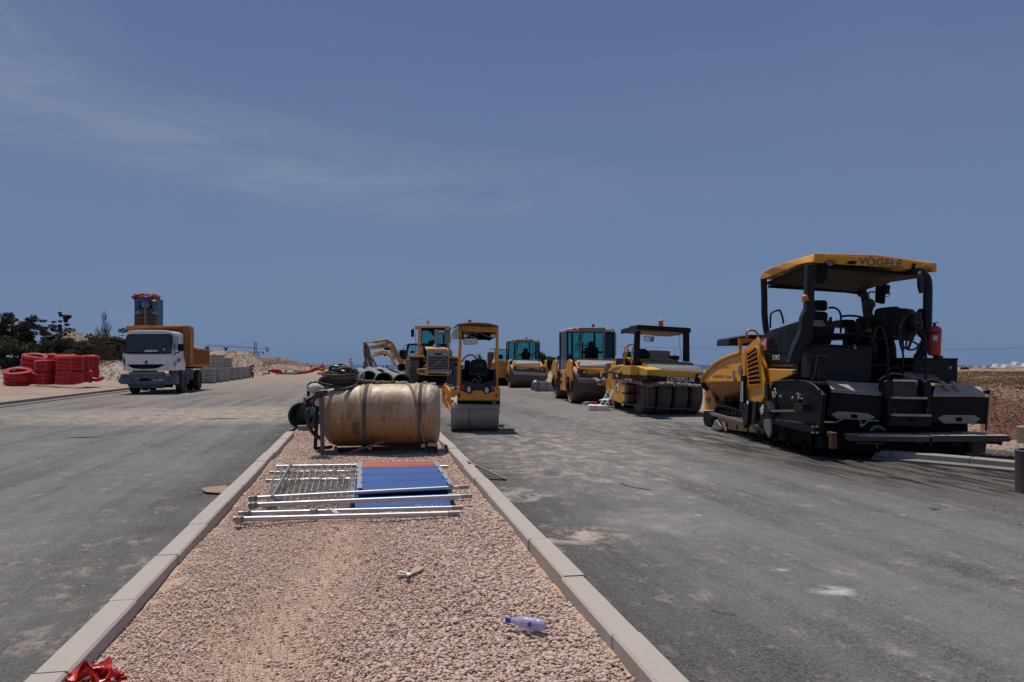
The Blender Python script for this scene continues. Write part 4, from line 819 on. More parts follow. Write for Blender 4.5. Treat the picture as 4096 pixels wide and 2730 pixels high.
txt('UF', M['letterw'], pl, X(516,1040,-.13), X(527,1018,-.13)-X(516,1040,-.13), (0,.3,1), .12, bold=.015, sx=.5)
side('lower_side_beam', [(528,1135),(690,1160),(790,1190),(790,1230),(690,1210),(530,1170)], -.19, .07, M['dark'])
side('slot', [(560,1040),(690,1035),(705,1075),(560,1080)], -.125, .003, M['void'], bevel=0)
q = B(); q.bar(X(515,1090,-.24), X(690,1087,-.24), .03, .035); q.done('hydraulic_rod', M['steel'], pr)
for a,b,c_,d_,w_ in ((548,985,556,1082,.05),(700,985,706,1080,.05),(505,1040,530,1100,.1),(690,1068,745,1068,.12)):
    q = B(); q.bar(X(a,b,-.22), X(c_,d_,-.22), w_, w_); q.done('cylinder_mount', M['dark'], pr, bevel=.008)
q = B(); q.poly([X(a,b,-.21) for a,b in ((478,1145),(525,1140),(522,1230),(510,1258),(490,1225),(476,1180))], (.03,0,0)); q.done('end_gate_plate', M['greymid'], pr, bevel=.005)
q = B()
for a,b,c_,d_ in ((690,975,700,1000),(700,1000,720,1015),(685,985,712,990)): q.bar(X(a,b,-.26), X(c_,d_,-.26), .02, .02)
for a in (548,585,660,700): c = X(a,1000 if a<600 else 1010,-.26); q.ball(c, .025, 8, 6)
q.done('valve_handles', M['steel'], pr)
side('grouser_shield', [(430,1180),(520,1140),(800,1230),(850,1240),(845,1325),(700,1300),(430,1250)], .02, .1, M['pitch'])
q = B()
for a,b in ((792,1190),(818,1190),(792,1228),(820,1228)): c = X(a,b,-.2); q.cyl(c, c-V((.03,0,0)), .014, n=8)
q.done('hinge_bolts', M['steel'], pr)
# screed (rear) ---------------------------------------------------------
yl = -.45
q = B(); q.box(.05,2.3,-.42,.25,.16,.55); q.box(.1,2.25,-.1,.5,.5,1.05); q.done('screed_frame', M['void'], pr)
fl = B(); fl.poly(P.YY([(897,962),(1240,990),(1232,1060),(1205,1150),(905,1140),(876,1120),(893,1060)], yl), (0,.04,0)); fo = fl.done('rear_flap', M['black'], pr, bevel=.02)
q = B(); q.poly([Y(906,960,yl-.01), Y(1242,985,yl-.01), Y(1215,926,-.12), Y(868,906,-.12)], (0,0,.02)); q.done('tread_top', M['tread'], fo, bevel=.003)
q = B(); q.poly([Y(868,906,-.12), Y(720,900,.1), Y(724,912,.1), Y(880,925,-.1)], (0,0,-.01)); q.done('tread_side', M['tread'], fo)
q = B(); q.poly(P.YY([(906,962),(1242,987),(1242,998),(906,972)], yl-.02), (0,.015,0)); q.done('hinge_strip', M['steel'], fo)
q = B(); q.poly(P.YY([(903,1108),(950,1092),(1130,1105),(1178,1130),(1140,1147),(940,1140)], yl-.015), (0,.012,0)); hp = q.done('handle_plate', M['tread'], fo); hp.data.materials[0] = M['bplate']
q = B(); q.poly(P.YY([(1024,1120),(1030,1110),(1062,1112),(1068,1124),(1062,1136),(1030,1134)], yl-.02), (0,.012,0)); q.done('slot', M['void'], hp)
fl = B(); fl.poly([Y(1537,998,yl), Y(1893,1003,yl), Y(1885,1090,yl), Y(1880,1172,yl), Y(1536,1168,yl), Y(1530,1080,yl)], (0,.04,0)); fl.poly([Y(1893,1003,yl), Y(1897,1000,yl+.3), Y(1880,1215,yl+.3), Y(1876,1215,yl)], (-.03,0,0)); fo = fl.done('rear_flap', M['black'], pr, bevel=.02)
q = B(); q.poly([Y(1540,990,yl-.01), Y(1868,992,yl-.01), Y(1835,945,-.12), Y(1556,934,-.12)], (0,0,.02)); q.done('tread_top', M['tread'], fo, bevel=.003)
q = B(); q.poly(P.YY([(1540,990),(1868,992),(1868,1001),(1540,1001)], yl-.02), (0,.015,0)); q.done('hinge_strip', M['steel'], fo)
q = B(); q.poly(P.YY([(1567,1135),(1610,1115),(1800,1117),(1838,1140),(1800,1168),(1610,1168)], yl-.015), (0,.012,0)); hp = q.done('handle_plate', M['bplate'], fo)
q = B(); q.poly(P.YY([(1681,1142),(1688,1130),(1720,1131),(1726,1143),(1720,1156),(1688,1155)], yl-.02), (0,.012,0)); q.done('slot', M['void'], hp)
for a in (1592,1662):
    q = B(); q.bar(Y(a,918,-.1)+V((0,0,.03)), Y(a+45,965,yl+.08)+V((0,0,.03)), .07, .02); q.done('hinge_arm', M['tread'], fo)
q = B(); q.poly(P.YY([(1850,965),(1905,960),(1895,985),(1870,980)], -.15), (0,.1,0)); q.done('loose_hose', M['pitch'], pr)
# ladder
ld = B()
for xs in ((1240,1288),(1488,1532)): ld.poly(P.YY([(xs[0],905),(xs[0]+12,897),(xs[1]-10,900),(xs[1],925),(xs[1],1020),(xs[1],1185),(xs[0]+22,1185),(xs[0]+15,1020),(xs[0],1010)], yl-.1), (0,.2,0))
ld = ld.done('ladder_frame', M['dark'], pr, bevel=.01)
q = B(); q.poly(P.YY([(1290,905),(1440,905),(1440,1000),(1290,995)], yl-.02), (0,.02,0)); q.done('tread_panel', M['treaddark'], ld)
q = B(); q.poly([Y(1288,905,yl-.1), Y(1445,908,yl-.1), Y(1430,895,-.2), Y(1290,893,-.2)], (0,0,.015)); q.done('top_step', M['tread'], ld)
for y_, m_ in ((1000,'treaddark'),(1108,'treaddark')):
    q = B(); q.poly(P.YY([(1288,y_),(1505 if y_ < 1050 else 1532,y_+4),(1505 if y_ < 1050 else 1532,y_+18),(1288,y_+14)], yl-.18), (0,.22,0)); q.done('step', M['tread'], ld, bevel=.004)
q = B(); q.poly(P.YY([(1290,1020),(1490,1022),(1490,1105),(1290,1102)], yl-.0), (0,.02,0)); q.poly(P.YY([(1272,1118),(1530,1122),(1528,1187),(1272,1183)], yl-.12), (0,.03,0)); q.done('lower_panel', M['dark'], ld)
q = B(); q.poly(P.YY([(1378,1144),(1385,1138),(1415,1139),(1420,1146),(1415,1152),(1385,1151)], yl-.13), (0,.01,0)); q.done('slot', M['void'], ld)
q = B()
for a in ((1288,1065,1305,1102),(1495,1065,1508,1104)): q.bar(Y(a[0],a[1],yl-.05), Y(a[2],a[3],yl-.2), .012, .012)
q.done('step_stay', M['rust'], ld)
# pipes below the flaps
q = B(); q.tube([Y(a,b,yl-.05) for a,b in ((825,1160),(930,1162),(975,1138),(1070,1140),(1088,1160),(1090,1190))], .012, 6); q.tube([Y(a,b,yl-.05) for a,b in ((1105,1180),(1130,1152),(1200,1150))], .012, 6); q.ball(Y(1090,1180,yl-.05), .035, 8, 6); q.done('gas_pipe', M['steel'], pr, smooth=True)
q = B(); q.tube([Y(a,b,yl-.02) for a,b in ((1145,1215),(1175,1185),(1215,1190),(1240,1212))], .012, 6, sub=3); q.tube([Y(a,b,yl-.0) for a,b in ((1155,1215),(1180,1195),(1215,1200),(1235,1215))], .01, 6, sub=3); q.done('cable', M['greymid'], pr, smooth=True)
# screed walkway
zt = .37
for pts, tz in (([(905,1208),(1400,1226),(1412,1232),(1520,1246),(1512,1247),(1000,1240)], 0), ([(1420,1226),(1800,1224),(2002,1240),(2022,1246),(1536,1246),(1500,1238)], 0)):
    q = B(); q.poly([Z(a,b,zt) for a,b in pts], (0,0,-.018)); wk = q.done('walkway', M['tread'], pr)
    a_, b_ = (pts[5], pts[3]) if pts[0][0] < 1000 else ((1536,1246), (2022,1246))
    p1, p2 = Z(*a_, zt), Z(*b_, zt); q = B(); q.poly([p1+V((0,-.004,.003)), p2+V((0,-.004,.003)), p2+V((0,-.004,-.085)), p1+V((0,-.004,-.085))], (0,.012,0)); q.done('edge_plate', M['treaddark'], wk)
q = B(); p1, p2 = Z(1000,1240,zt), Z(905,1208,zt); q.poly([p1, p2, p2-V((0,0,.06)), p1-V((0,0,.07))], (.01,0,0)); q.done('end_plate', M['steel'], pr)
q = B(); q.poly([Z(1650,1222,zt+.01), Z(1800,1222,zt+.01), Z(1880,1232,zt+.01), Z(1720,1232,zt+.01)], (0,0,.012)); q.done('loose_plate', M['steel'], pr)
q = B(); q.poly(P.YY([(905,1262),(1870,1275),(1872,1352),(1200,1352),(905,1330)], -.6), (0,.8,0)); sb = q.done('screed_body', M['pitch'], pr, bevel=.015)
q = B(); q.poly(P.YY([(1780,1272),(1882,1275),(1870,1352),(1790,1350)], -.68), (0,.5,0)); q.poly(P.YY([(905,1225),(940,1225),(940,1330),(905,1330)], -.62), (0,.4,0)); q.done('end_gate', M['rust'], sb, bevel=.01)
q = B(); q.cyl(Y(1880,1280,-.45), Y(1962,1282,-.45), .04, n=12); q.cyl(Y(1955,1284,-.45), Y(1962,1284,-.45), .05, n=12); q.done('crank_shaft', M['pitch'], sb)
q = B()
for a,b,c_,d_ in ((1650,1296,1720,1300),(1050,1288,1230,1294),(1420,1285,1480,1290),(1180,1296,1195,1330),(1520,1280,1530,1320)): q.bar(Y(a,b,-.63), Y(c_,d_,-.63), .02, .02)
q.done('rusty_rods', M['rust'], sb)
q = B()
for a,b in ((1560,1350),(1330,1352)): pass
q.box(1.2,1.3,-.5,-.3,.0,.2); q.box(2.05,2.2,-.5,-.3,.0,.2); q.box(.2,.35,-.5,-.3,0,.2); q.done('screed_foot', M['pitch'], sb)
# ---- operator (a person sits on the far seat)
pc = Y(1190,600,1.0)
s_ = 1.0
opr = empty('person', P.M @ V((pc.x, 1.35, pc.z-.30)), R(3))
hd = P.Y(1181,428,1.05); base = V((pc.x,1.35,pc.z-.30)); hl = P.I.inverted() @ V((0,0,0))
hz = (hd-base)
seatz = hz.z-.66
J = dict(pelvis=(.05,.0,seatz-.02), chest=(.03,-.02,seatz+.36), neck=(.0,-.05,seatz+.52), head=(-.02,-.08,seatz+.66),
 shl=(-.17,-.03,seatz+.40), ell=(-.26,-.2,seatz+.14), wrl=(-.12,-.38,seatz+.12), shr=(.22,-.02,seatz+.40), elr=(.27,-.2,seatz+.15), wrr=(.08,-.36,seatz+.12),
 hpl=(-.06,-.05,seatz-.03), knl=(-.14,-.42,seatz+.02), anl=(-.14,-.45,seatz-.4), hpr=(.16,-.05,seatz-.03), knr=(.18,-.42,seatz+.02), anr=(.18,-.45,seatz-.4), tol=(-.14,-.6,seatz-.44), tor=(.18,-.6,seatz-.44))
dxh = hz.x-(-.02)
J = {k: (a+dxh, b, c) for k, (a, b, c) in J.items()}
person(opr, J, M['clothdark'], M['clothdark'], M['skindark'], capmat(mk('grey_cap', (.06,.055,.05), .9)), None, 1.0, True, (-.25,-1,-.5))
q = B()
for sx_ in (-1,1): q.poly([V((dxh+.03+sx_*.13-.05,-.215,seatz+.27)), V((dxh+.03+sx_*.13+.05,-.215,seatz+.27)), V((dxh+.03+sx_*.12+.04,-.225,seatz+.20)), V((dxh+.03+sx_*.12-.04,-.225,seatz+.20))], (0,.02,0))
q.done('orange_patch', M['clothorange'], opr)
tag(opr, 'person in dark work clothes and cap sitting under the paver canopy', 'person')
# ---------------------------------------------------------------- plastic tank with fuel hose
g0 = G(1298, 1825, .05)
T = Frame('plastic_tank', g0, R(2), win=(900, 1400, .48874)); tr_ = T.root
tag(tr_, 'yellowed plastic liquid tank with brown stains strapped into a black steel frame', 'tank')
X, Y, Z = T.X, T.Y, T.Z
zt_ = Y(1300, 277, .52).z; zb_ = Y(1300, 800, .25).z; czk = (zt_+zb_)/2; hz_ = (zt_-zb_)/2; hy_ = .5; cy_ = .53
L0, L1 = Y(815,560,.5).x, Y(1757,575,.5).x
prof = [(0,.05),(.005,.35),(.02,.6),(.05,.77),(.10,.89),(.16,.96),(.22,1.0)]
prof2 = [(0,.05),(.004,.5),(.015,.8),(.035,.9),(.07,.965),(.12,1)]
xr = lambda a: Y(a,300,.5).x
ribs = [(xr(1142),.016),(xr(1205),.016),(xr(1568),.018),(xr(1640),.018)]
xs_ = [L0+a for a,_ in prof] + list(np.linspace(L0+.26, L1-.16, 90)) + [L1-a for a,_ in prof2[::-1]]
def tank_s(x):
    if x < L0+.22: s_ = np.interp(x-L0, [p[0] for p in prof], [p[1] for p in prof])
    elif x > L1-.12: s_ = np.interp(L1-x, [p[0] for p in prof2], [p[1] for p in prof2])
    else: s_ = 1.0
    return s_ + sum(h*2*math.exp(-((x-c)/.022)**2) for c, h in ribs)
def tank_pt(x, a, off=0):                         # a: 0 = towards camera, pi/2 = top
    s_ = tank_s(x); e = .86; ca, sa = cos(a), sin(a)
    f = lambda v_: math.copysign(abs(v_)**e, v_)
    zz_ = f(sa); flat = 1.0 if sa > 0 else 1.0
    return V((x, cy_-(hy_*s_+off)*f(ca), czk+(hz_*s_+off)*zz_*flat))
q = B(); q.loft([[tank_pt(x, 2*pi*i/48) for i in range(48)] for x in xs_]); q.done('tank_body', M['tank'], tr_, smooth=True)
def strap(x0, w, mat, name, a0=-1.2, a1=2.0, x1=None):
    q = B(); rg = []
    for i in range(40):
        a = a1+(a0-a1)*i/39; xx = x0 if x1 is None else x0+(x1-x0)*max(0,(i-8)/31)**.75
        rg.append([tank_pt(xx-w/2, a, .006), tank_pt(xx+w/2, a, .006), tank_pt(xx+w/2, a, .012), tank_pt(xx-w/2, a, .012)])
    q.loft(rg); return q.done(name, mat, tr_, smooth=False)
M['strap'] = mk('strap_webbing', (.10,.085,.07), .85, dust=.4, dustcol=(.25,.2,.15)); M['strap2'] = mk('faded_strap', (.24,.19,.13), .85, dust=.4)
strap(xr(1178), .055, M['strap'], 'strap'); strap(xr(1612), .05, M['strap'], 'strap'); strap(xr(1500), .04, M['strap2'], 'strap', x1=xr(1672))
q = B(); q.tube([tank_pt(x, -.03-.05*(x-L0), .002) for x in np.linspace(L0+.06, L1-.05, 40)], .0045, 6); q.done('mould_seam', M['tank'], tr_)
M['recess'] = mk('dark_brown_recess', (.12,.055,.02), .5, dust=.2)  # flat dark brown quads mark the recesses; the face is not hollowed
for a, b, c, d, mm in ((1040,593,1096,690,'recess'),(1578,577,1626,662,'recess')):
    yy_ = min(tank_pt(xr((a+c)/2), -.25).y, tank_pt(xr((a+c)/2), -.1).y)
    x0, x1 = Y(a,b,yy_).x, Y(c,b,yy_).x; z1, z0 = Y(a,b,yy_).z, Y(a,d,yy_).z
    fr = B()
    for i in range(6):
        pass
    ang = lambda z_: -math.asin(min(1, max(-1, ((czk-z_)/hz_)))**1.0) if z_ < czk else math.asin((z_-czk)/hz_)
    def onface(x, z_):
        s_ = max(-1, min(1, (z_-czk)/hz_)); sa = math.copysign(abs(s_)**(1/.86), s_); return tank_pt(x, math.asin(sa), .003)
    q = B(); rws = [[onface(x, z0+(z1-z0)*k/6) for x in (x0, x1)] for k in range(7)]
    vv_ = [[q.bm.verts.new(p) for p in r_] for r_ in rws]
    for r0, r1 in zip(vv_, vv_[1:]): q.bm.faces.new((r0[0], r0[1], r1[1], r1[0]))
    q.done('moulded_recess', M[mm] if a < 1500 else M['strap2'], tr_)
    q = B(); q.tube([onface(x0,z0), onface(x0,z1), onface(x1,z1)], .006, 6); q.done('recess_edge', M['tank'], tr_)
q = B(); q.cyl(V((xr(1440),cy_,zt_-.02)), V((xr(1440),cy_,zt_+.03)), .1, n=20); q.cyl(V((xr(1645),.4,zt_-.02)), V((xr(1645),.4,zt_+.035)), .03, n=14); q.box(xr(1670),xr(1725),.4,.6,zt_-.12,zt_+.01); q.done('filler_lid', M['offwhite'], tr_, bevel=.005)
# frame
fm = []
def beam(pts, y, w=.045, nm='frame_bar', mat='black', h=None):
    q = B(); P_ = [Y(a, b, y if len(c) == 0 else c[0]) for a, b, *c in pts]
    for a, b in zip(P_, P_[1:]): q.bar(a, b, w, h or w, up=(0,1,0))
    return q.done(nm, M[mat], tr_, bevel=.004)
M['frameside'] = mk('scuffed_steel', (.10,.095,.09), .6, dust=.5, grime=.4)
beam([(788,345),(792,560),(800,845)], -.02, .055, mat='frameside'); beam([(757,420),(745,700),(738,812)], .5, .05)
beam([(770,425),(800,425)], .2); beam([(738,810,.5),(880,795,.5)], .5, .05); beam([(795,838),(925,835)], .0, .05, mat='frameside')
beam([(905,790),(912,868)], .02, .05, mat='frameside'); beam([(925,825),(1738,787)], .12, .06); beam([(1668,790),(1680,852)], .05, .035); beam([(1724,775),(1722,850)], .05, .05)
beam([(1560,815,.9),(1600,830,.9)], .9, .05); beam([(925,815,.95),(1738,790,.95)], .95, .06); beam([(1722,780,.1),(1722,790,.95)], .5, .05); beam([(800,830,.0),(760,812,.95)], .5, .05)
q = B(); q.bar(Y(1605,785,.05), Y(1640,785,.05), .02, .05); q.bar(Y(1660,775,.03), Y(1735,778,.03), .03, .05); q.bar(Y(1172,805,.05), Y(1200,805,.05), .03, .04); q.done('ratchet', M['steel'], tr_)
# pump and meter
q = B(); q.cyl(Y(735,470,.1), Y(742,300,.1), .03, n=10); q.poly(T.YY([(640,392),(700,395),(700,470),(662,472),(640,455)], .0), (0,.14,0)); pm = q.done('flow_meter', M['black'], tr_, bevel=.01)
q = B(); q.poly(T.YY([(646,400),(660,400),(660,452),(646,445)], -.005), (0,.01,0)); q.done('meter_face', M['greymid'], pm)
q = B(); q.box(*(lambda p,q_: (p.x,q_.x,.05,.25,q_.z,p.z))(Y(712,355,.1), Y(770,440,.1))); q.cyl(Y(690,480,.05), Y(705,430,.1), .035, n=10); q.cyl(Y(700,430,.02), Y(730,405,.02), .03, n=8); q.done('pump_body', M['rust'], tr_, bevel=.01)
q = B(); c = Y(733,312,.08); r9 = random.Random(4)
q.ball(c, .095, 14, 10, (1.1,1,.72)); q.ball(c+V((.06,.02,-.05)), .07, 12, 8, (.8,1,1.3)); 
for v_ in q.bm.verts: v_.co += V((r9.uniform(-.01,.01),)*3)
q.done('rag', M['cloth'], tr_, smooth=True)
q = B(); c = Y(818,408,.02); q.ball(c, .05, 10, 8, (.9,.6,1)); q.ball(Y(762,430,.02), .05, 10, 8, (1,.7,1.2)); 
for v_ in q.bm.verts: v_.co += V((r9.uniform(-.008,.008),)*3)
q.done('rag', M['cloth'], tr_, smooth=True)
nz_ = empty('fuel_nozzle', (0,0,0)); nz_.parent = tr_
q = B(); q.cyl(Y(666,402,-.06), Y(738,358,-.06), .014, n=12); q.done('spout', M['galv'], nz_, smooth=True)
q = B(); q.tube([Y(a,b,-.06) for a,b in ((735,360),(770,350),(810,345),(838,338))], [.03,.035,.03,.025], 10, sub=2); q.tube([Y(a,b,-.06) for a,b in ((738,362),(762,380),(800,382),(825,374),(835,345))], .01, 6, sub=3); q.done('grip', M['hose'], nz_, smooth=True)
q = B(); q.cyl(Y(838,338,-.05), Y(893,326,-.04), .016, n=10); q.done('swivel', M['galv'], nz_, smooth=True)
q = B(); q.cyl(Y(843,337,-.05), Y(850,335,-.05), .022, n=10); q.done('brass_ring', M['lettery'], nz_)
for nm, pts, r_ in (('hose', [(893,326,-.04),(960,325,.1),(1020,315,.2),(1080,290,.35),(1130,275,.5),(1250,272,.6)], .024),
                ('hose', [(683,385,.1),(684,330,.1),(690,288,.1),(725,268,.12),(780,278,.15),(880,297,.2),(970,297,.3),(1060,278,.4),(1160,266,.5),(1300,272,.7),(1420,272,.8)], .026),
                ('hose', [(690,478,.05),(680,520,.0),(676,570,-.02),(690,630,.0),(725,685,.1),(785,728,.2)], .03)):
    q = B(); q.tube([Y(a,b,c_) for a,b,c_ in pts], r_, 10, sub=5); q.done(nm, M['hose'], tr_, smooth=True)
q = B(); q.cyl(Y(690,474,.05), Y(683,500,.03), .036, n=12); q.done('hose_coupling', M['steel'], tr_)
# coiled flat hoses lying on top of the tank
c = V(((Y(795,250,.55).x+Y(1080,250,.55).x)/2, .55, 0)); rx_ = (Y(1080,250,.55).x-Y(795,250,.55).x)/2
zq = Y(900,270,.5).z
coil = empty('hose_coil', (0,0,0)); coil.parent = tr_
for k, (dz_, rr_, mt_) in enumerate(((.0,.03,'hose'),(.045,.026,'hose'),(.085,.024,'rust'),(.115,.026,'hose'))):
    q = B(); q.tube([V((c.x+rx_*(1-.03*k)*cos(a), c.y+.3*sin(a), zq+dz_+.008*sin(3*a+k))) for a in np.linspace(0,2*pi,36)[:-1]], rr_, 8, closed=True); q.done('hose_turn', M[mt_], coil, smooth=True)
for k in range(4):
    q = B(); q.tube([V((c.x+(rx_*.95-.05*k)*cos(a)+.05*sin(2*a+k), c.y+(.26-.03*k)*sin(a), zq+.13+.03*k+.035*sin(2*a+k*1.7))) for a in np.linspace(0,2*pi,30)[:-1]], .02, 7, closed=True); q.done('loose_hose_loop', M['hose'], tr_, smooth=True)
q = B(); q.tube([Y(a,b,.3) for a,b in ((780,275),(775,250),(800,228),(840,222),(860,232))], .022, 8, sub=4); q.tube([Y(a,b,.35) for a,b in ((800,280),(790,255),(815,238),(850,232))], .022, 8, sub=4); q.done('hose_loop', M['rust'], tr_, smooth=True)
q = B(); q.box(*(lambda p: (p.x-.04,p.x+.06,.25,.35,p.z-.03,p.z+.03))(Y(858,228,.3))); q.done('hose_clamp', M['hose'], tr_, bevel=.01)
def crumple(name, pts, th, mat, parent, seed=1, amp=.02, n=9):      # crumpled sheet/cloth following a path
    r_ = random.Random(seed); pts = smooth([V(p) for p in pts], n); q = B(); rg = []
    for i, p in enumerate(pts):
        t = (pts[min(i+1,len(pts)-1)]-pts[max(i-1,0)]).normalized(); x = t.cross(V((0,0,1))).normalized(); y = x.cross(t)
        rg.append([p+(x*cos(a*2*pi/10)+y*sin(a*2*pi/10)*.7)*th*(.55+.6*r_.random()) + V([r_.uniform(-amp,amp)*.4]*3) for a in range(10)])
    q.loft(rg); return q.done(name, mat, parent)
crumple('canvas_strip', [Y(a,b,c_) for a,b,c_ in ((1060,235,.5),(1090,245,.45),(1120,255,.4),(1200,264,.45),(1330,270,.5),(1480,272,.55))], .045, M['rust'], tr_, 3)
for pts in ([(890,887,-.12),(1180,790,-.03),(1300,752,.02)],):
    st = B(); st.tube([T.M @ Y(a,b,c_) for a,b,c_ in pts], .018, 8); tag(st.done('steel_bar', M['rust']), 'rusty bar leaning from the gravel against the stained tank', 'bar')
q = B(); q.tube([T.M @ V((Y(a,b,-.25).x, -.25+k*.0, .03)) for k,(a,b) in enumerate(((1390,935),(1430,910),(1445,870),(1420,900)))], .006, 6, sub=4); q.tube([T.M @ V((Y(a,b,.0).x, -.05-k*.04, .05)) for k,(a,b) in enumerate(((1560,890),(1620,880),(1700,860),(1760,850),(1805,835),(1790,860)))], .006, 6, sub=4)
tag(q.done('rope', M['blue'], smooth=True), 'thin blue cord lying tangled on the gravel in front of the tank', 'rope')
# ---------------------------------------------------------------- pipes
def uvF(x, y): return 900+x*.48874, 1400+y*.48874
RD = RW(0, 1) ; RS = RW(1, 0)
def pipe(name, c, r, L, label, mat, inner, group=None, d=None, bell=True, cat='pipe'):
    d = V(d or RD).normalized(); q = B(); o = r
    pr_ = [(0,r*1.14),(.16,r*1.14),(.24,r)] if bell else [(0,r)]
    q.lathe(c, d, pr_+[(L,r),(L,r*.9),(L*.5,r*.9),(.3,r*.9)]+([(.22,r*.93),(.02,r*1.04),(0,r*1.06)] if bell else [(0,r*.9)]), 32, closed=True)
    root = empty(name, (0,0,0)); q.done('barrel', mat, root, smooth=True)
    q = B(); q.lathe(V(c)+d*.012, d, [(0,r*(1.055 if bell else .905)),(.22,r*(.925 if bell else .895)),(L-.05,r*.895)], 32, caps=False); q.done('inner_wall', inner, root, smooth=True)
    if bell: q = B(); q.lathe(V(c)-d*.004, d, [(0,r*1.05),(0,r*1.15),(.02,r*1.16),(.02,r*1.05)], 32, closed=True); q.done('rim', M['green'], root, smooth=True)
    tag(root, label, cat, group); return root
c = D(*uvF(627,540), 16.0); pipe('drain_pipe', c, .24, 5.0, 'dark green bell mouthed pipe lying at the kerb end behind the fuel hose', M['green'], M['green'])
pl_ = [(440,1110,.19,19,'grey pipe stacked behind the tank, leftmost of the front mouths'),(690,1040,.19,22.5,'grey pipe second row of the stack, showing between two front mouths'),(800,1165,.20,18.3,'grey pipe with dark mouth in the middle of the stack front'),
  (920,1010,.19,25.5,'grey pipe farthest back at the top of the stack near the excavator arm'),(1015,1085,.20,21.8,'grey pipe with black rim set back on the right of the stack'),(1235,1215,.21,18.2,'grey green pipe at the right end of the stack beside the loader wheel')]
low = []
PD = (RD*1.0 + RS*-.05 + V((0,0,.012))).normalized()
for a, b, r_, dd, lab in pl_:
    c = D(1400+a*.17, 1330+b*.17, dd); pipe('drain_pipe', c, r_, 5.2, lab, M['pipe'], M['green'], 'grey drain pipes stacked on the median', d=PD); low.append(c)
for k in range(4):
    for j in range(2):
        c = V((low[0].x-.1+k*.44+ (.22 if j else 0), 18.6, .24+j*.36)); 
        if j == 1 and k == 3: continue
        pipe('drain_pipe', c, .19, 7.5, 'grey drain pipe in the lower layers of the stack behind the tank', M['pipe'], M['green'], 'lower grey drain pipes of the stack', bell=False)
c = D(1364, 1484, 19.2); pipe('drain_pipe', c, .185, 5.4, 'open grey pipe resting alone above the black hoses, sky showing through it', M['pipe'], M['green'], bell=False)
q = B(); cc = c+RD*1.5; 
for k in range(5): q.box(-.5, .5, -.06, .06, .0+k*.19, .17+k*.19, Matrix.Translation(V((cc.x, cc.y, .03))))
ws = q.done('timber_stack', M['wood'], bevel=.01); tag(ws, 'stack of squared timbers carrying the lone grey pipe', 'timber')
bl = empty('block_pile', (0,0,0)); cb = D(1437, 1500, 27)
for k in range(5):
    q = B(); q.box(-.28, .3, -.4, .4, k*.2, k*.2+.19, Matrix.Translation(V((cb.x+.02*((k*7)%3-1), cb.y, .0))) @ Matrix.Rotation(.05*((k*5)%3-1), 4, 'Z')); q.done('concrete_slab', M['block'], bl, bevel=.01)
tag(bl, 'pile of pale concrete slabs just right of the lone grey pipe', 'slab pile')
c = G(*uvF(652, 690), .0); q = B(); q.box(-.13,.13,-.07,.1,.0,.17, Matrix.Translation(c)@Matrix.Rotation(.3,4,'Z')); tag(q.done('concrete_block', M['greymid'], bevel=.008), 'small grey concrete block under the mouth of the green pipe', 'block')
# ---------------------------------------------------------------- barrier panels and poles on the gravel
W_ = (900, 1400, .48874)
def Zf(x, y, z): return G(900+x*.48874, 1400+y*.48874, z)
def tube_between(root, name, a, b, z0, z1, r_, mat='galv', cap=True):
    p, q_ = Zf(a[0],a[1],z0), Zf(b[0],b[1],z1); q = B(); q.cyl(p, q_, r_, n=16); o = q.done(name, M[mat], root, smooth=True)
    return o, p, q_
def pole(a, b, z, r_, label, collar=None):
    root = empty('steel_pole'); o, p, q_ = tube_between(root, 'tube', a, b, z, z, r_)
    d = (q_-p).normalized()
    q = B(); q.cyl(p+d*.001, p+d*.06, r_*1.12, n=16); q.done('end_sleeve', M['steel'], root, smooth=True)
    q = B(); q.cyl(q_-d*.10, q_+d*.004, r_*1.03, n=16); q.done('end_cap', M['conc'] if False else M['steel'], root, smooth=True)
    if collar:
        for cx_ in collar:
            c = p.lerp(q_, cx_); q = B(); q.cyl(c-d*.03, c+d*.03, r_*1.35, n=14); q.box(-.025,.025,-.07,.0,-.03,.03, Matrix.Translation(c)); q.done('clamp', M['steel'], root, bevel=.004)
    tag(root, label, 'pole', 'galvanised poles lying on the gravel'); return root
pole((70,1387),(1915,1338),.10,.021,'galvanised pole nearest the camera with a wide collar at its left end', (.03,))
pole((112,1340),(1947,1291),.12,.019,'galvanised pole with a white strip tied round it, second from the camera', (.04,.33))
pole((190,1272),(2017,1196),.15,.021,'galvanised pole reaching farthest towards the right kerb', (.025,))
pole((190,1217),(1992,1122),.17,.020,'galvanised pole crossing the blue sheet, fourth from the camera', (.025,))
pole((336,1073),(1108,1060),.10,.018,'short visible pole under the wire mesh with a dark end')
pole((367,1005),(1085,996),.11,.018,'dusty pole poking out left under the middle of the wire mesh')
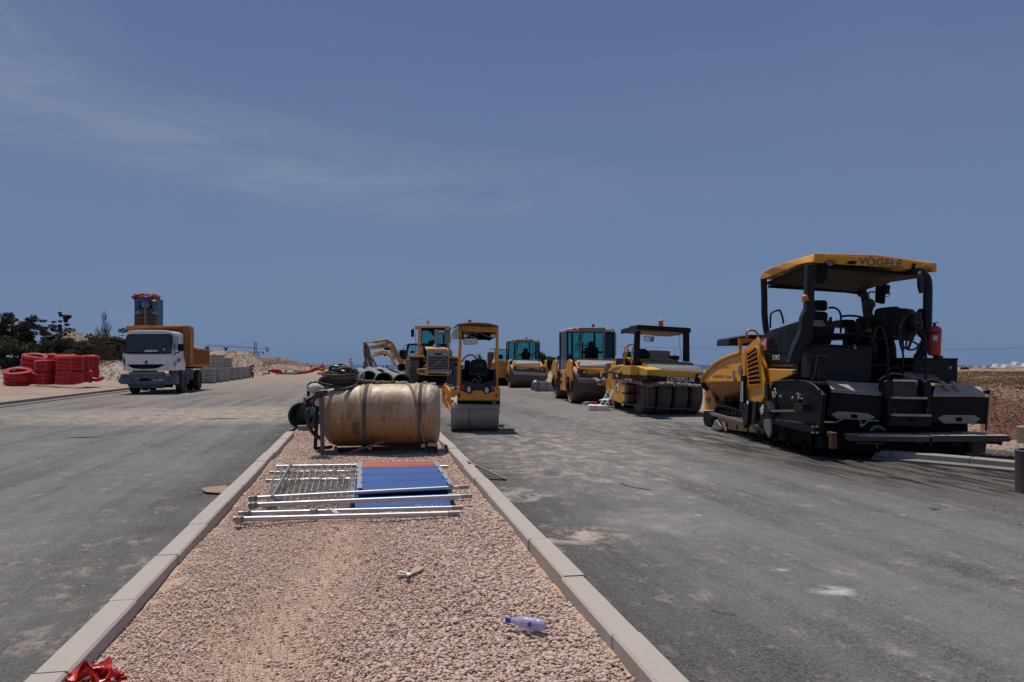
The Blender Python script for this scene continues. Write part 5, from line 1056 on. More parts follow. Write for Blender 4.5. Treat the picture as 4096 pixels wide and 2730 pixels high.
def panel(name, z, pts_mesh, pts_sheet, bands, label, top=True, seed=1):
    root = empty(name); r_ = random.Random(seed)
    # mesh: quad (far-left, far-right, near-right, near-left)
    A, B2, C2, D2 = [Zf(x, y, z) for x, y in pts_mesh]
    def at(f, g): return A.lerp(B2, f).lerp(D2.lerp(C2, f), g)
    q = B()
    for i in range(15):
        f = i/14; pp = [at(f+.004*math.sin(g*9+i), g/10)+V((0,0,.012*math.sin(g*1.3+i*.7)+.008*r_.random())) for g in range(11)]; q.tube(pp, .0038, 4)
    for i in range(42):
        g = i/41; pp = [at(f/12, g+.012*math.sin(f*1.1+i*2.1)*r_.random())+V((0,0,.01*math.sin(f*1.9+i)+.01*r_.random())) for f in range(13)]; q.tube(pp, .0032, 4)
    q.done('wire_mesh', M['wire'], root)
    q = B(); q.cyl(A, B2, .018, n=12); q.done('frame_tube', M['galv'], root, smooth=True)
    q = B(); q.cyl(at(.17,0)+V((0,0,.02)), at(.07,.98)+V((0,0,.02)), .018, n=12); q.done('cross_tube', M['steel'], root, smooth=True)
    # sheet with trapezoidal ridges running left to right
    E, F2, G2, H2 = [Zf(x, y, z) for x, y in pts_sheet]
    def as_(f, g): return E.lerp(F2, f).lerp(H2.lerp(G2, f), g)
    for (g0_, g1_, mt_, n_) in bands:
        q = B(); rows = []
        K = n_*4
        for k in range(K+1):
            g = g0_+(g1_-g0_)*k/K; ph = k % 4; zz = .0 if ph in (0,3) else .055
            gg = g + (.0 if ph in (0,2) else 0)
            rows.append([q.bm.verts.new(as_(f/10, min(g,1))+V((0,0,zz+ (-.02 if k == 0 else 0)))) for f in range(11)])
        for r0, r1 in zip(rows, rows[1:]):
            for i in range(10): q.bm.faces.new((r0[i], r0[i+1], r1[i+1], r1[i]))
        o = q.done('corrugated_sheet', M[mt_], root); s_ = o.modifiers.new('solid', 'SOLIDIFY'); s_.thickness = .003
    for f in (-.01, 1.0):
        q = B(); q.bar(as_(f,-.02)+V((0,0,.05)), as_(f+(.0),1.0)+V((0,0,.05)), .05, .006); q.done('flat_bar', M['galv2'], root)
    tag(root, label, 'fence'); return root
M['wire'] = mk('mesh_wire', (.38,.38,.34), .5, metal=.4, dust=.3)
M['galv2'] = mk('grey_flat_bar', (.30,.32,.34), .5, metal=.4, dust=.3)
panel('mesh_fence', .16, [(425,955),(1080,945),(1050,1215),(330,1235)], [(1115,948),(1715,944),(1850,1140),(1108,1175)], [(0,.22,'orsheet',2),(.22,1.0,'blue',3)], 'upper fence panel, half wire mesh and half orange and blue corrugated sheet')
panel('mesh_fence', .07, [(440,1065),(1040,1055),(1010,1300),(290,1320)], [(1050,1060),(1780,1040),(1865,1270),(1045,1296)], [(0,1.0,'blue',5)], 'lower fence panel in shade, its dark blue sheet below the silver poles', seed=5)
o, p, q_ = tube_between(empty('steel_pole'), 'tube', (418,957), (1830,957), .14, .14, .02); tag(o.parent, 'farthest galvanised pole along the back edge of the fence panels', 'pole', 'galvanised poles lying on the gravel')
q = B(); q.tube([Zf(a,b,.19) for a,b in ((828,1300),(870,1310),(905,1335),(945,1342))], .008, 6, sub=3); q.tube([Zf(a,b,.19) for a,b in ((860,1300),(900,1315),(925,1340))], .007, 6, sub=3); tag(q.done('plastic_strip', M['tapewhite'], smooth=True), 'white plastic strip hanging off the second nearest pole', 'strip')
# ---------------------------------------------------------------- litter
def uvB(x, y): return 1500+x*.34, 2250+y*.34
bt = empty('plastic_bottle', (0,0,0)); p0 = G(*uvB(1545,672), .09); p1 = G(*uvB(1975,745), .085)
ax = (p1-p0).normalized(); Lb_ = (p1-p0).length; rb = .031
q = B(); q.lathe(p0+ax*.02, ax, [(0,.013),(.012,.013),(.035,.02),(.06,.028),(.085,rb),(.10,rb*.97),(.12,rb),(.14,rb*.93),(.155,rb),(Lb_-.04,rb),(Lb_-.02,rb*.96),(Lb_-.008,rb*.75),(Lb_-.015,rb*.2)], 24)
r9 = random.Random(2)
for v_ in q.bm.verts: v_.co += V([r9.uniform(-.0012,.0012) for _ in range(3)])
q.done('bottle_body', M['bottle'], bt, smooth=True)
q = B(); q.lathe(p0, ax, [(0,.015),(.004,.017),(.024,.017),(.026,.014)], 18); q.done('cap', M['bluecap'], bt)
q = B(); n_ = V((0,-.8,.6)); c = p0+ax*(Lb_*.66); 
u2 = ax.cross(V((0,-1,.2))).normalized()
q.lathe(p0+ax*(Lb_*.60), ax, [(0,rb+.0006),(.045,rb+.0006)], 24, caps=False); q.done('wrapper', M['bottle'], bt)
q = B(); q.lathe(c-V((0,rb+.001,-.0))+V((0,0,.004)), (0,-1,.1), [(0,.0),(0,.013),(.0015,.013),(.0015,0)], 14); q.done('logo_patch', M['bluecap'], bt)
q = B(); q.bar(c+V((-.006,-rb-.003,-.003)), c+V((.006,-rb-.003,.01)), .004, .002); q.done('red_mark', M['stickr'], bt)
tag(bt, 'empty clear plastic bottle with a dark blue cap lying on the gravel', 'bottle')
# red and white tape tangle
tp = empty('barrier_tape', (0,0,0)); r9 = random.Random(8)
def uvT(x, y): return 215+x*.19, 2440+y*.19
def ribbon(pts, w, mat, nm='tape_strip', tw=1.0):
    P_ = smooth([G(*uvT(x, y), .045+(z-.06)*.8) for x, y, z in pts], 6); q = B(); rg = []
    for i, p in enumerate(P_):
        t = (P_[min(i+1,len(P_)-1)]-P_[max(i-1,0)]).normalized(); a = .5+.9*math.sin(i*.45*tw+len(pts)); x = t.cross(V((0,0,1))).normalized(); y = x.cross(t)
        d_ = x*cos(a)+y*sin(a); c_ = d_.cross(t)
        rg.append([p-d_*w/2, p+c_*w*.18*math.sin(i*1.3), p+d_*w/2, p+c_*(w*.18*math.sin(i*1.3)+.002)])
    q.loft(rg); q.done(nm, M[mat], tp)
ribbon([(300,1560,.08),(420,1440,.12),(520,1330,.15),(700,1270,.16),(900,1240,.16),(1040,1180,.14)], .09, 'tapered')
ribbon([(420,1500,.08),(560,1380,.13),(760,1380,.15),(960,1400,.14),(1100,1440,.1)], .08, 'tapered', tw=1.6)
ribbon([(560,1500,.08),(700,1440,.13),(840,1380,.14),(960,1350,.13)], .06, 'tapewhite', tw=.6)
ribbon([(640,1330,.13),(800,1330,.16),(900,1260,.16),(1010,1250,.15),(1080,1340,.13),(1160,1440,.1),(1260,1520,.07)], .035, 'tapewhite')
ribbon([(840,1280,.15),(960,1300,.16),(1020,1400,.13),(1060,1470,.1)], .07, 'tapered')
ribbon([(1030,1180,.12),(1150,1220,.12),(1180,1330,.1),(1230,1440,.08),(1320,1480,.07),(1390,1440,.07)], .06, 'tapered')
ribbon([(1180,1440,.07),(1300,1330,.1),(1380,1370,.09),(1400,1470,.07)], .06, 'tapered', tw=1.8)
ribbon([(500,1540,.1),(620,1490,.12),(800,1460,.12),(930,1480,.1)], .07, 'tapered')
ribbon([(430,1570,.06),(560,1560,.07),(700,1580,.06)], .05, 'tapewhite', tw=.4)
tag(tp, 'crumpled red and white barrier tape on the gravel beside the left kerb', 'barrier tape')
# cardboard sole
q = B(); q.poly([G(*uvB(a,b), .062) for a,b in ((255,150),(300,125),(400,140),(470,90),(560,62),(585,80),(520,120),(430,155),(330,172),(270,168))], (0,0,.012)); cs_ = q.done('cardboard_piece', M['card'], bevel=.003)
q = B(); q.poly([G(*uvB(a,b), .078) for a,b in ((360,122),(425,130),(420,155),(375,165))], (0,0,.006)); q.poly([G(*uvB(a,b), .078) for a,b in ((285,102),(360,115),(362,128),(285,118))], (0,0,.004)); q.done('white_tag', M['tapewhite'], cs_); tag(cs_, 'worn shoe shaped piece of cardboard with a white tag lying on the gravel', 'cardboard')
q = B(); q.poly([G(u,v,.02) for u,v in ((810,1955),(905,1945),(918,1962),(890,1976),(825,1972),(812,1966))], (0,0,.01)); tag(q.done('plywood_scrap', M['wood']), 'flat pale plywood scrap beside the left median kerb', 'plywood')
q = B(); q.bar(Zf(1985,912,.15), Zf(2300,1058,.01), .03, .012); q.bar(Zf(1995,930,.14), Zf(2060,940,.02), .02, .012); tag(q.done('wooden_lath', M['wood']), 'thin wooden lath leaning off the right median kerb onto the road', 'lath')
q = B(); q.bar(G(1945,1917,.01), G(2025,1922,.01), .02, .015); tag(q.done('stick', M['pitch']), 'thin dark stick lying on the asphalt next to the wooden lath', 'stick')
q = B(); q.tube([G(u,v,.012) for u,v in ((2480,1935),(2530,1950),(2600,1960))], .004, 5, sub=3); tag(q.done('twig', M['pitch']), 'short curved dark twig on the right road', 'twig')
q = B(); q.tube([G(u,v,.012) for u,v in ((2845,2440),(2900,2452),(2945,2458))], .003, 5, sub=3); tag(q.done('twig', M['wood']), 'thin straight straw on the right road nearest the camera', 'twig')
q = B(); q.poly([G(u,v,.02) for u,v in ((3712,2031),(3740,2030),(3768,2034),(3725,2034))], (0,0,.004)); tag(q.done('plastic_scrap', M['ltblue']), 'small pale blue scrap of plastic on the right road', 'scrap')
q = B(); c = G(2001, 1707, .03); q.ball(c, .1, 8, 5, (1,.7,.5)); r9 = random.Random(3)
for v_ in q.bm.verts: v_.co += V([r9.uniform(-.02,.02) for _ in range(3)])
tag(q.done('green_rag', M['green']), 'crumpled green rag on the asphalt right of the small roller drum', 'rag')
# ---------------------------------------------------------------- small tandem roller
g0 = G(1906, 1730, 0)
S = Frame('small_roller', g0+V((-.5,0,0)), R(4), win=(1400, 1230, .357)); sr = S.root
tag(sr, 'small orange tandem roller with a canopy and black seat standing beside the median', 'road roller')
X, Y, Z = S.X, S.Y, S.Z
rD = .36
def dust_drum(root, x0, x1, cy, r, name='drum', mat='drum', thick=.018, parent=None):
    q = B(); a = V((x0, cy, r)); d = V((1,0,0)); w = x1-x0
    q.lathe(a, d, [(0,r-thick),(.0,r-.004),(.006,r),(w-.006,r),(w,r-.004),(w,r-thick),(w-.06,r-thick),(w-.06,.01),(.06,.01),(.06,r-thick)], 48, closed=True)
    o = q.done(name, M[mat], root, smooth=True)
    q = B(); q.lathe(a+V((-.0,0,0)), d, [(.03,.01),(.03,r*.42),(.06,r*.45)], 20); q.done('hub', M['black'], o)
    return o
xl = Y(1130,1380,.02).x; xr_ = Y(1668,1380,.02).x
dust_drum(sr, xl, xr_, rD, rD)
q = B(); q.lathe(V((Y(1338,1300,.05).x-.012, rD, rD)), (1,0,0), [(0,rD+.0012),(.022,rD+.0012)], 48, caps=False); q.done('wet_streak', M['rust'], sr)
dust_drum(sr, xl+.0, xr_-.0, rD+1.75, rD)
# rear frame / yoke
q = B(); q.poly(S.YY([(1198,893),(1232,893),(1232,925),(1350,975),(1380,930),(1480,930),(1515,975),(1630,925),(1640,905),(1680,910),(1678,1052),(1200,1048)], .06), (0,.12,0)); rf = q.done('rear_frame', M['orange'], sr, bevel=.012)
for a, b in ((1220,975),(1220,1005),(1640,988)):
    q = B(); q.lathe(Y(a,b,.052), (0,-1,0), [(0,.022),(.02,.022),(.02,.012),(.0,.012)], 14, closed=True); q.cyl(Y(a,b,.052), Y(a,b,.052)+V((0,-.004,0)), .012, n=10); q.done('socket', M['void'], rf)
for x0, x1 in ((1122,1165),(1660,1684)):
    q = B(); q.poly(S.YY([(x0,905),(x1,905),(x1,1120),(x0+ (0 if x0<1300 else 0),1125)], .3), (0,.35,0)); q.done('yoke', M['orange'], sr, bevel=.01)
q = B(); q.box(xl-.01, xl+.05, .1, .62, .36, .66); q.box(xr_-.03, xr_+.02, .1, .62, .36, .66); q.done('drum_support', M['orange'], sr, bevel=.01)
# scraper bar
q = B(); q.poly(S.YY([(1196,1085),(1662,1092),(1665,1138),(1190,1138)], -.03), (0,.03,0)); q.poly(S.YY([(1240,1098),(1640,1105),(1640,1118),(1240,1112)], -.06), (0,.03,0)); q.done('scraper', M['steel'], sr, bevel=.004)
q = B(); q.poly(S.YY([(1200,1045),(1675,1050),(1675,1090),(1200,1088)], .03), (0,.3,0)); q.done('undertray', M['void'], sr)
q = B(); q.tube([Y(a,b,.0) for a,b in ((1590,1068),(1620,1062),(1634,1075),(1620,1088),(1598,1078))], .01, 6, sub=3); q.done('hose', M['grey'], sr)
crumple('rag', [Y(a,b,-.05) for a,b in ((1175,1065),(1185,1100),(1195,1130))], .035, M['cloth'], sr, 5)
# navy plastic body
body = B(); body.poly(S.YY([(1240,690),(1262,685),(1255,820),(1400,850),(1480,850),(1610,820),(1630,700),(1634,900),(1600,945),(1560,965),(1512,975),(1480,930),(1385,930),(1350,975),(1300,958),(1236,925)], .05), (0,.12,0)); bo = body.done('rear_cover', M['navy'], sr, bevel=.015)
for a,b,w_,h_,mt in ((1268,893,24,40,'redlens'),(1334,920,24,38,'lens'),(1532,928,24,38,'lens'),(1598,903,24,38,'redlens')):
    c = Y(a,b,.042); rx_ = w_*.00183; rz_ = h_*.00183
    q = B(); q.loft([[c+V((rx_*k*cos(t*pi/12), yy_, rz_*k*sin(t*pi/12))) for t in range(24)] for yy_, k in ((.01,1.15),(-.012,1.15),(-.012,.95))]); q.done('lamp_housing', M['black'], bo)
    q = B(); q.loft([[c+V((rx_*k*cos(t*pi/12), yy_, rz_*k*sin(t*pi/12))) for t in range(24)] for yy_, k in ((-.008,.92),(-.02,.88),(-.028,.5))]); q.done('tail_light' if mt == 'redlens' else 'work_light', M[mt], bo, smooth=True)
# hollow body sides & interior
q = B(); q.poly(S.YY([(1262,700),(1620,700),(1610,820),(1480,850),(1400,850),(1255,820)], .75), (0,.1,0)); q.done('cockpit_back', M['void'], sr)
q = B()
for s_, xx in ((1,1236),(-1,1634)): p0 = Y(xx,690,.3); p1 = Y(xx,900,.3); q.box(min(p0.x,p0.x+.04*s_), max(p0.x,p0.x+.04*s_), .3, .95, p1.z, p0.z)
q.done('cockpit_side', M['navy'], sr, bevel=.015)
# seat
q = B(); q.poly(S.YY([(1345,620),(1365,590),(1400,583),(1500,583),(1528,600),(1537,640),(1545,720),(1538,780),(1500,785),(1365,770),(1325,765),(1335,690)], .42), (0,.09,0)); st = q.done('seat', M['black'], sr, bevel=.03)
q = B(); q.poly(S.YY([(1330,690),(1340,760),(1530,775),(1545,700),(1520,740),(1350,735)], .41), (0,.02,0)); q.done('seat_pad', M['navy'], st, bevel=.01)
q = B(); q.poly(S.YY([(1330,765),(1530,780),(1520,815),(1350,810)], .4), (0,.45,0)); q.done('seat_base', M['void'], st)
for a in (1421,1466): q = B(); q.tube([Y(x_,y_,.405) for x_,y_ in ((a-13,659),(a-6,650),(a+6,650),(a+13,659))], .004, 5, sub=3); q.done('moulding', M['grey'], st)
q = B(); q.tube([Y(a,b,.33) for a,b in ((1380,838),(1385,812),(1410,808),(1435,835),(1458,830),(1458,795),(1440,768))], .008, 6, sub=4); q.done('cable', M['grey'], sr)
# posts & canopy
for xx in ((1208,1245),(1632,1665)):
    q = B(); q.poly(S.YY([(xx[0]+22*(xx[0]<1300),205),(xx[1]+14*(xx[0]<1300),205),(xx[1],610),(xx[1]-5,905),(xx[0]-12*(xx[0]<1300)+6*(xx[0]>1300),905),(xx[0],610)], .3), (0,.07,0)); p_ = q.done('post', M['orange'], sr, bevel=.008)
    q = B(); q.poly(S.YY([(xx[0]-2,608),(xx[1]+3,608),(xx[1]+3,625),(xx[0]-2,625)], .29), (0,.09,0)); q.done('post_joint', M['orange'], p_)
q = B(); q.poly(S.YY([(1262,207),(1640,222),(1640,283),(1262,268)], .31), (0,.015,0)); cb_ = q.done('cross_plate', M['orange'], sr, bevel=.004)
q = B(); q.poly(S.YY([(1425,212),(1465,214),(1465,275),(1425,273)], .30), (0,.02,0)); q.done('bracket', M['orange'], cb_, bevel=.003)
for i in range(10):
    for j in range(3):
        if 4 <= i <= 5: continue
        q = B(); c = Y(1285+i*37+(j%2)*18, 224+j*14+i*1.5, .305); q.cyl(c, c+V((0,.004,0)), .008, n=8); q.done('hole', M['void'], cb_)
roof = B(); fr_ = [(1212,188),(1300,178),(1430,173),(1560,182),(1663,208),(1665,222),(1560,212),(1430,205),(1300,205),(1225,205)]
N_ = S.YY(fr_, .15); dl = V((-.12,1.35,-.02)); Fr_ = [p+dl for p in N_]
roof.loft([N_, [p+V((0,.05,.015)) for p in N_], [p+V((-.02,.7,.03)) for p in N_], Fr_])
rf_ = roof.done('canopy', M['canopyg'] if 'canopyg' in M else M['dark'], sr, bevel=.01)
q = B(); q.poly([Y(1215,190,.16), Y(1225,360,.2), Y(1230,205,.17)], (0,.02,0)); q.poly([N_[9], N_[9]+V((0,0,-.02)), Y(1140,358,1.5), Y(1136,355,1.5), Fr_[9]], (.01,0,0)); q.done('side_curtain', M['greymid'], rf_)
q = B(); q.poly([Y(1225,205,.2), Y(1215,360,.25), Y(1135,355,1.45), Y(1140,290,1.45), Y(1165,235,1.3)], (.015,0,0)); q.done('side_flap', M['greymid'], rf_)
q = B(); q.poly(S.YY([(1240,285),(1640,285),(1610,350),(1550,378),(1540,368),(1240,362)], 1.4), (0,.03,0)); q.poly([Y(1245,215,.35), Y(1640,225,.35), Y(1640,290,1.4), Y(1240,285,1.4)], (0,0,.01)); q.done('roof_lining', M['void'], rf_)
q = B(); q.lathe(Y(1340,203,.26), (0,0,1), [(0,.055),(.02,.055),(.022,.045),(.09,.044),(.12,.03),(.13,.005)], 20); q.done('beacon', M['amber'], sr, smooth=True)
for a in (1296,1603):
    q = B(); q.poly(S.YY([(a-28,296),(a+25,298),(a+26,345),(a-26,343)], .28), (0,.07,0)); l_ = q.done('floodlight', M['greymid'], sr, bevel=.01)
    q = B(); q.poly(S.YY([(a-20,304),(a+18,306),(a+18,336),(a-19,335)], .275), (0,.008,0)); q.done('lens', M['lens'], l_)
q = B(); q.poly(S.YY([(1272,350),(1425,342),(1430,350),(1428,410),(1415,418),(1280,418),(1270,410)], .22), (0,.03,0)); m_ = q.done('mirror', M['black'], sr, bevel=.01)
q = B(); q.poly(S.YY([(1277,354),(1422,347),(1424,408),(1412,413),(1282,413),(1275,406)], .213), (0,.008,0)); q.done('mirror_glass', M['lens'], m_)
for pts in ([(1270,262),(1310,280),(1380,295),(1420,270)], [(1300,300),(1350,330),(1400,325),(1435,275)], [(1450,275),(1500,310),(1560,330),(1590,325)], [(1275,275),(1340,310),(1380,345)], [(1145,370),(1180,375),(1215,388)]):
    q = B(); q.tube([Y(a,b,.27) for a,b in pts], .005, 5, sub=4); q.done('wire', M['grey'], sr)
# console hump with loop handle and front body
q = B(); q.tube([Y(a,b,1.0) for a,b in ((1250,612),(1290,560),(1320,540),(1350,535),(1380,540),(1415,570),(1430,590))], .02, 8, sub=3); q.done('lifting_arch', M['orange'], sr, smooth=True)
q = B(); q.poly(S.YY([(1285,600),(1300,590),(1345,595),(1345,700),(1280,690)], .8), (0,.3,0)); q.done('dashboard', M['black'], sr, bevel=.02)
q = B(); q.poly([Y(1065,850,1.9),Y(1078,780,1.8),Y(1150,700,1.4),Y(1210,680,1.2),Y(1230,700,1.15),Y(1230,900,1.15),Y(1130,935,1.3)], (.7,0,.0)); q.done('engine_hood', M['navy'], sr, bevel=.03)
q = B(); q.poly([Y(1060,850,1.92),Y(1130,940,1.25),Y(1232,905,1.15),Y(1232,1050,1.15),Y(1190,1150,1.2),Y(1110,1160,1.3),Y(1085,1040,1.7),Y(1060,950,1.9)], (.65,0,0)); q.done('front_frame', M['orange'], sr, bevel=.02)
q = B(); q.tube([Y(a,b,1.0) for a,b in ((1145,760),(1150,680),(1160,640),(1180,625),(1200,640))], .016, 6, sub=3); q.poly(S.YY([(1150,625),(1175,615),(1205,640),(1205,660),(1165,650)], 1.0), (0,.1,0)); q.done('handle', M['dark'], sr, smooth=True)
q = B(); q.poly([Y(1030,900,1.9),Y(1045,858,1.9),Y(1052,880,1.9),Y(1050,1010,1.9),Y(1030,1040,1.9)], (.03,.1,0)); q.poly([Y(1030,1000,1.9),Y(1075,1000,1.7),Y(1110,1060,1.5),Y(1115,1160,1.5),Y(1035,1060,1.9)], (.03,.0,0)); q.done('side_guard', M['orange'], sr)
q = B(); q.tube([Y(a,b,.55) for a,b in ((1140,900),(1150,950),(1140,1010),(1155,1060))], .02, 6, sub=2); q.poly(S.YY([(1125,985),(1150,985),(1152,1085),(1130,1090)], .5), (0,.1,0)); q.done('hydraulics', M['steel'], sr)
def wheel(root, c, r, w, tyre='rubber', rim='volvo', name='wheel', lugs=0, axis=(1,0,0), rimr=.5, out=1):
    ax = V(axis).normalized(); c = V(c); a = c-ax*w/2
    q = B(); q.lathe(a, ax, [(w*.1,r*rimr),(0,r*.75),(w*.03,r*.93),(w*.14,r),(w*.86,r),(w*.97,r*.93),(w,r*.75),(w*.9,r*rimr)], 40, closed=True)
    if lugs:
        u = ax.orthogonal().normalized(); v_ = ax.cross(u)
        for k in range(lugs):
            for s_ in (0,1):
                t = 2*pi*(k+.5*s_)/lugs; pts = []
                for f, dt in ((.04,0.0),(.2,.05),(.36,.01),(.55,.07)):
                    f2 = f if s_ == 0 else 1-f; tt = t+dt; pts.append((f2, tt))
                for (f0,t0),(f1,t1) in zip(pts, pts[1:]):
                    P_ = []
                    for rr in (r-.01, r+r*.055):
                        for f,tq,dd in ((f0,t0,-.045),(f0,t0,.045),(f1,t1,.045),(f1,t1,-.045)):
                            P_.append(a+ax*w*f+(u*cos(tq+dd)+v_*sin(tq+dd))*rr*(.985 if f in (.04,.96) else 1))
                    q.loft([P_[:4], P_[4:]])
    o = q.done(name, M[tyre], root, smooth=True)
    q = B(); q.lathe(c, ax*out, [(-w*.2,r*(rimr+.01)),(w*.36,r*(rimr+.01)),(w*.40,r*(rimr-.03)),(w*.2,r*(rimr-.1)),(w*.12,r*.22),(w*.25,r*.2),(w*.25,.01)], 28); q.done('rim', M[rim], o, smooth=True)
    q = B()
    u = ax.orthogonal().normalized(); v_ = ax.cross(u)
    for k in range(8): p = c+ax*out*w*.16+(u*cos(k*pi/4)+v_*sin(k*pi/4))*r*.3; q.cyl(p, p+ax*out*.04, .018, n=6)
    q.done('wheel_nuts', M['steel'], o)
    return o
# ---------------------------------------------------------------- wheel loader
LF = Frame('wheel_loader', G(1751, 1553, 0), R(4), win=(1400, 1230, .357)); lr = LF.root
tag(lr, 'dusty yellow wheel loader seen from behind with a slatted grey grille and tall cab', 'wheel loader')
Y, X = LF.Y, LF.X
def lp(name, pts, y, t, mat, parent=None, bevel=.02, F_=None):
    q = B(); q.poly([(F_ or LF).Y(a, b, y if not c else c[0]) for a, b, *c in pts], (0, t, 0)); return q.done(name, M[mat] if isinstance(mat, str) else mat, parent, bevel=bevel)
lp('engine_hood', [(858,470),(880,460),(1080,462),(1106,480),(1112,700),(1100,715),(868,710),(855,695)], 0, 1.6, 'volvo', lr, .05)
q = B(); q.loft([[Y(862,462,.1),Y(1104,468,.1),Y(1106,485,.05),Y(858,482,.05)],[Y(832,432,1.6),Y(1070,440,1.6),Y(1090,480,1.6),Y(840,480,1.6)]]); q.done('hood_top', M['volvo'], lr, bevel=.02)
gr = lp('grille', [(858,500),(872,492),(1095,496),(1108,508),(1106,708),(1095,715),(870,708),(858,695)], -.04, .06, 'grey', lr, .015)
for k in range(8):
    y_ = 552+k*18.5; lp('grille_gap', [(878,y_),(1096,y_+1),(1096,y_+11),(878,y_+10)], -.055, .02, 'void', gr, 0)
lp('air_slot', [(948,514),(1030,515),(1024,533),(955,532)], -.05, .02, 'void', gr, .01)
for a in (913,1063): 
    hl = lp('rear_lamp', [(a-18,508),(a+18,510),(a+18,535),(a-18,533)], -.06, .04, 'steel', gr, .01); lp('lens', [(a-12,513),(a+12,514),(a+12,531),(a-12,530)], -.075, .02, 'lens', hl, 0)
q = B(); q.bar(Y(918,672,-.08), Y(1070,548,-.08), .04, .03, up=(0,1,0)); q.poly(LF.YY([(973,600),(1005,600),(1005,630),(973,630)], -.1), (0,.04,0)); em = q.done('emblem_bar', M['grey'], gr, bevel=.006)
txt('VOLVO', M['letterk'], em, Y(977,619,-.105), (1,0,0), (0,0,1), .035, sx=1)
lp('counterweight', [(748,690),(850,682),(870,712),(1105,716),(1150,688),(1150,720),(1120,745),(1110,765),(870,765),(780,758),(750,735)], -.12, .5, 'volvo', lr, .03)
lp('step_opening', [(760,700),(835,700),(845,735),(775,735)], -.13, .05, 'rust', lr, .01)
lp('bumper_slot', [(872,738),(1090,742),(1085,758),(880,757)], -.13, .03, 'void', lr, 0)
lp('underframe', [(790,760),(1120,765),(1110,900),(1030,905),(1020,860),(960,860),(950,905),(880,900),(800,850)], .2, 1.5, 'pitch', lr)
lp('axle', [(900,840),(1180,845),(1180,870),(900,868)], .9, .25, 'rust', lr)
# fenders + wheels
lp('fender', [(660,540),(685,534),(830,536),(830,560),(665,560)], .45, 1.3, 'volvo', lr, .03); lp('fender', [(1110,545),(1200,548),(1215,556),(1214,575),(1110,572)], .45, 1.3, 'volvo', lr, .03)
lp('fender_side', [(618,590),(640,578),(661,580),(662,740),(640,780),(622,700)], 2.2, .5, 'grey', lr, .03)
lp('inner_panel', [(665,560),(830,560),(850,690),(820,760),(770,690),(720,640),(665,660)], .9, .1, 'pitch', lr, 0); lp('inner_panel', [(1108,572),(1214,575),(1200,760),(1108,740)], .9, .1, 'pitch', lr, 0)
zc_ = .78; cxl = Y(722,800,.9).x
wheel(lr, (cxl, 1.05, zc_), .8, .56, 'tyre_dust' if 'tyre_dust' in M else 'rubberd', 'volvo', lugs=20, out=-1)
wheel(lr, (Y(1165,800,1.0).x, 1.05, zc_), .8, .56, 'rubberd', 'volvo', lugs=20)
wheel(lr, (cxl, 4.2, zc_), .8, .56, 'rubberd', 'volvo', lugs=20, out=-1); wheel(lr, (Y(1165,800,1.0).x, 4.2, zc_), .8, .56, 'rubberd', 'volvo', lugs=20)
lp('front_frame', [(800,640),(1120,640),(1120,880),(820,880)], 3.4, 2.0, 'volvo', lr, .05)
q = B(); q.box(-1.4,1.4,5.8,6.9,.1,1.2); q.done('bucket', M['rust'], lr, bevel=.05)
# cab
cb = lp('cab_base', [(752,435),(820,432),(822,530),(750,530)], 1.5, 1.0, 'volvo', lr, .03); lp('cab_base', [(1085,460),(1125,470),(1148,500),(1145,545),(1108,545)], 1.5, 1.0, 'volvo', lr, .03)
q = B(); q.loft([[Y(722,208,1.5),Y(760,203,1.5),Y(1080,208,1.5),Y(1140,222,1.5),Y(1138,234,1.5),Y(1060,232,1.5),Y(760,230,1.5),Y(724,230,1.5)], [p+V((0,1.7,0)) for p in (Y(722,208,1.5),Y(760,203,1.5),Y(1080,208,1.5),Y(1140,222,1.5),Y(1138,234,1.5),Y(1060,232,1.5),Y(760,230,1.5),Y(724,230,1.5))]]); q.done('cab_roof', M['volvo'], lr, bevel=.03)
for pts in ([(762,225),(800,225),(800,300),(790,435),(758,435)], [(1085,225),(1115,225),(1112,475),(1085,465)]):
    lp('cab_pillar', pts, 1.6, .12, 'volvo', lr, .01)
lp('cab_pillar', [(800,225),(815,228),(808,300),(800,430),(796,430)], 1.66, .1, 'void', lr, 0); lp('cab_pillar', [(1040,225),(1060,225),(1060,440),(1040,440)], 3.0, .08, 'black', lr)
lp('cab_header', [(800,226),(1090,228),(1090,252),(800,262)], 1.65, .1, 'pitch', lr, 0)
lp('cab_sill', [(796,404),(1088,410),(1088,440),(796,436)], 1.65, .1, 'black', lr, 0)
lp('rear_window', [(800,250),(1086,250),(1086,412),(800,408)], 1.75, .01, 'tint', lr, 0)
lp('front_window', [(800,250),(1086,250),(1086,440),(800,440)], 3.1, .01, 'tint', lr, 0)
lp('cab_floor', [(760,420),(1110,420),(1110,640),(760,640)], 1.8, 1.3, 'black', lr, 0)
lp('seat_top', [(868,408),(885,378),(925,366),(975,366),(975,410)], 2.2, .2, 'rust', lr, .03)
lp('curtain', [(855,250),(950,250),(950,335),(930,320),(905,285),(870,262)], 1.8, .02, 'rust', lr, 0)
q = B(); q.cyl(Y(968,440,1.1), Y(968,250,1.1), .11, n=18); q.lathe(Y(966,444,1.1), (0,0,1), [(0,.24),(.04,.22),(.16,.12),(.2,.11)], 20); q.done('exhaust_stack', M['steel'], lr, smooth=True)
q = B(); q.lathe(Y(1092,415,1.1), (0,0,1), [(0,.07),(.1,.07),(.12,.17),(.62,.17),(.64,.14),(.7,.15),(.72,.2),(.84,.18),(.86,.02)], 20); q.cyl(Y(985,285,1.1), Y(1080,290,1.1), .09, n=14); q.done('air_filter', M['greymid'], lr, smooth=True)
q = B(); q.cyl(Y(873,188,1.9), Y(873,205,1.9), .02); q.done('beacon_stalk', M['black'], lr)
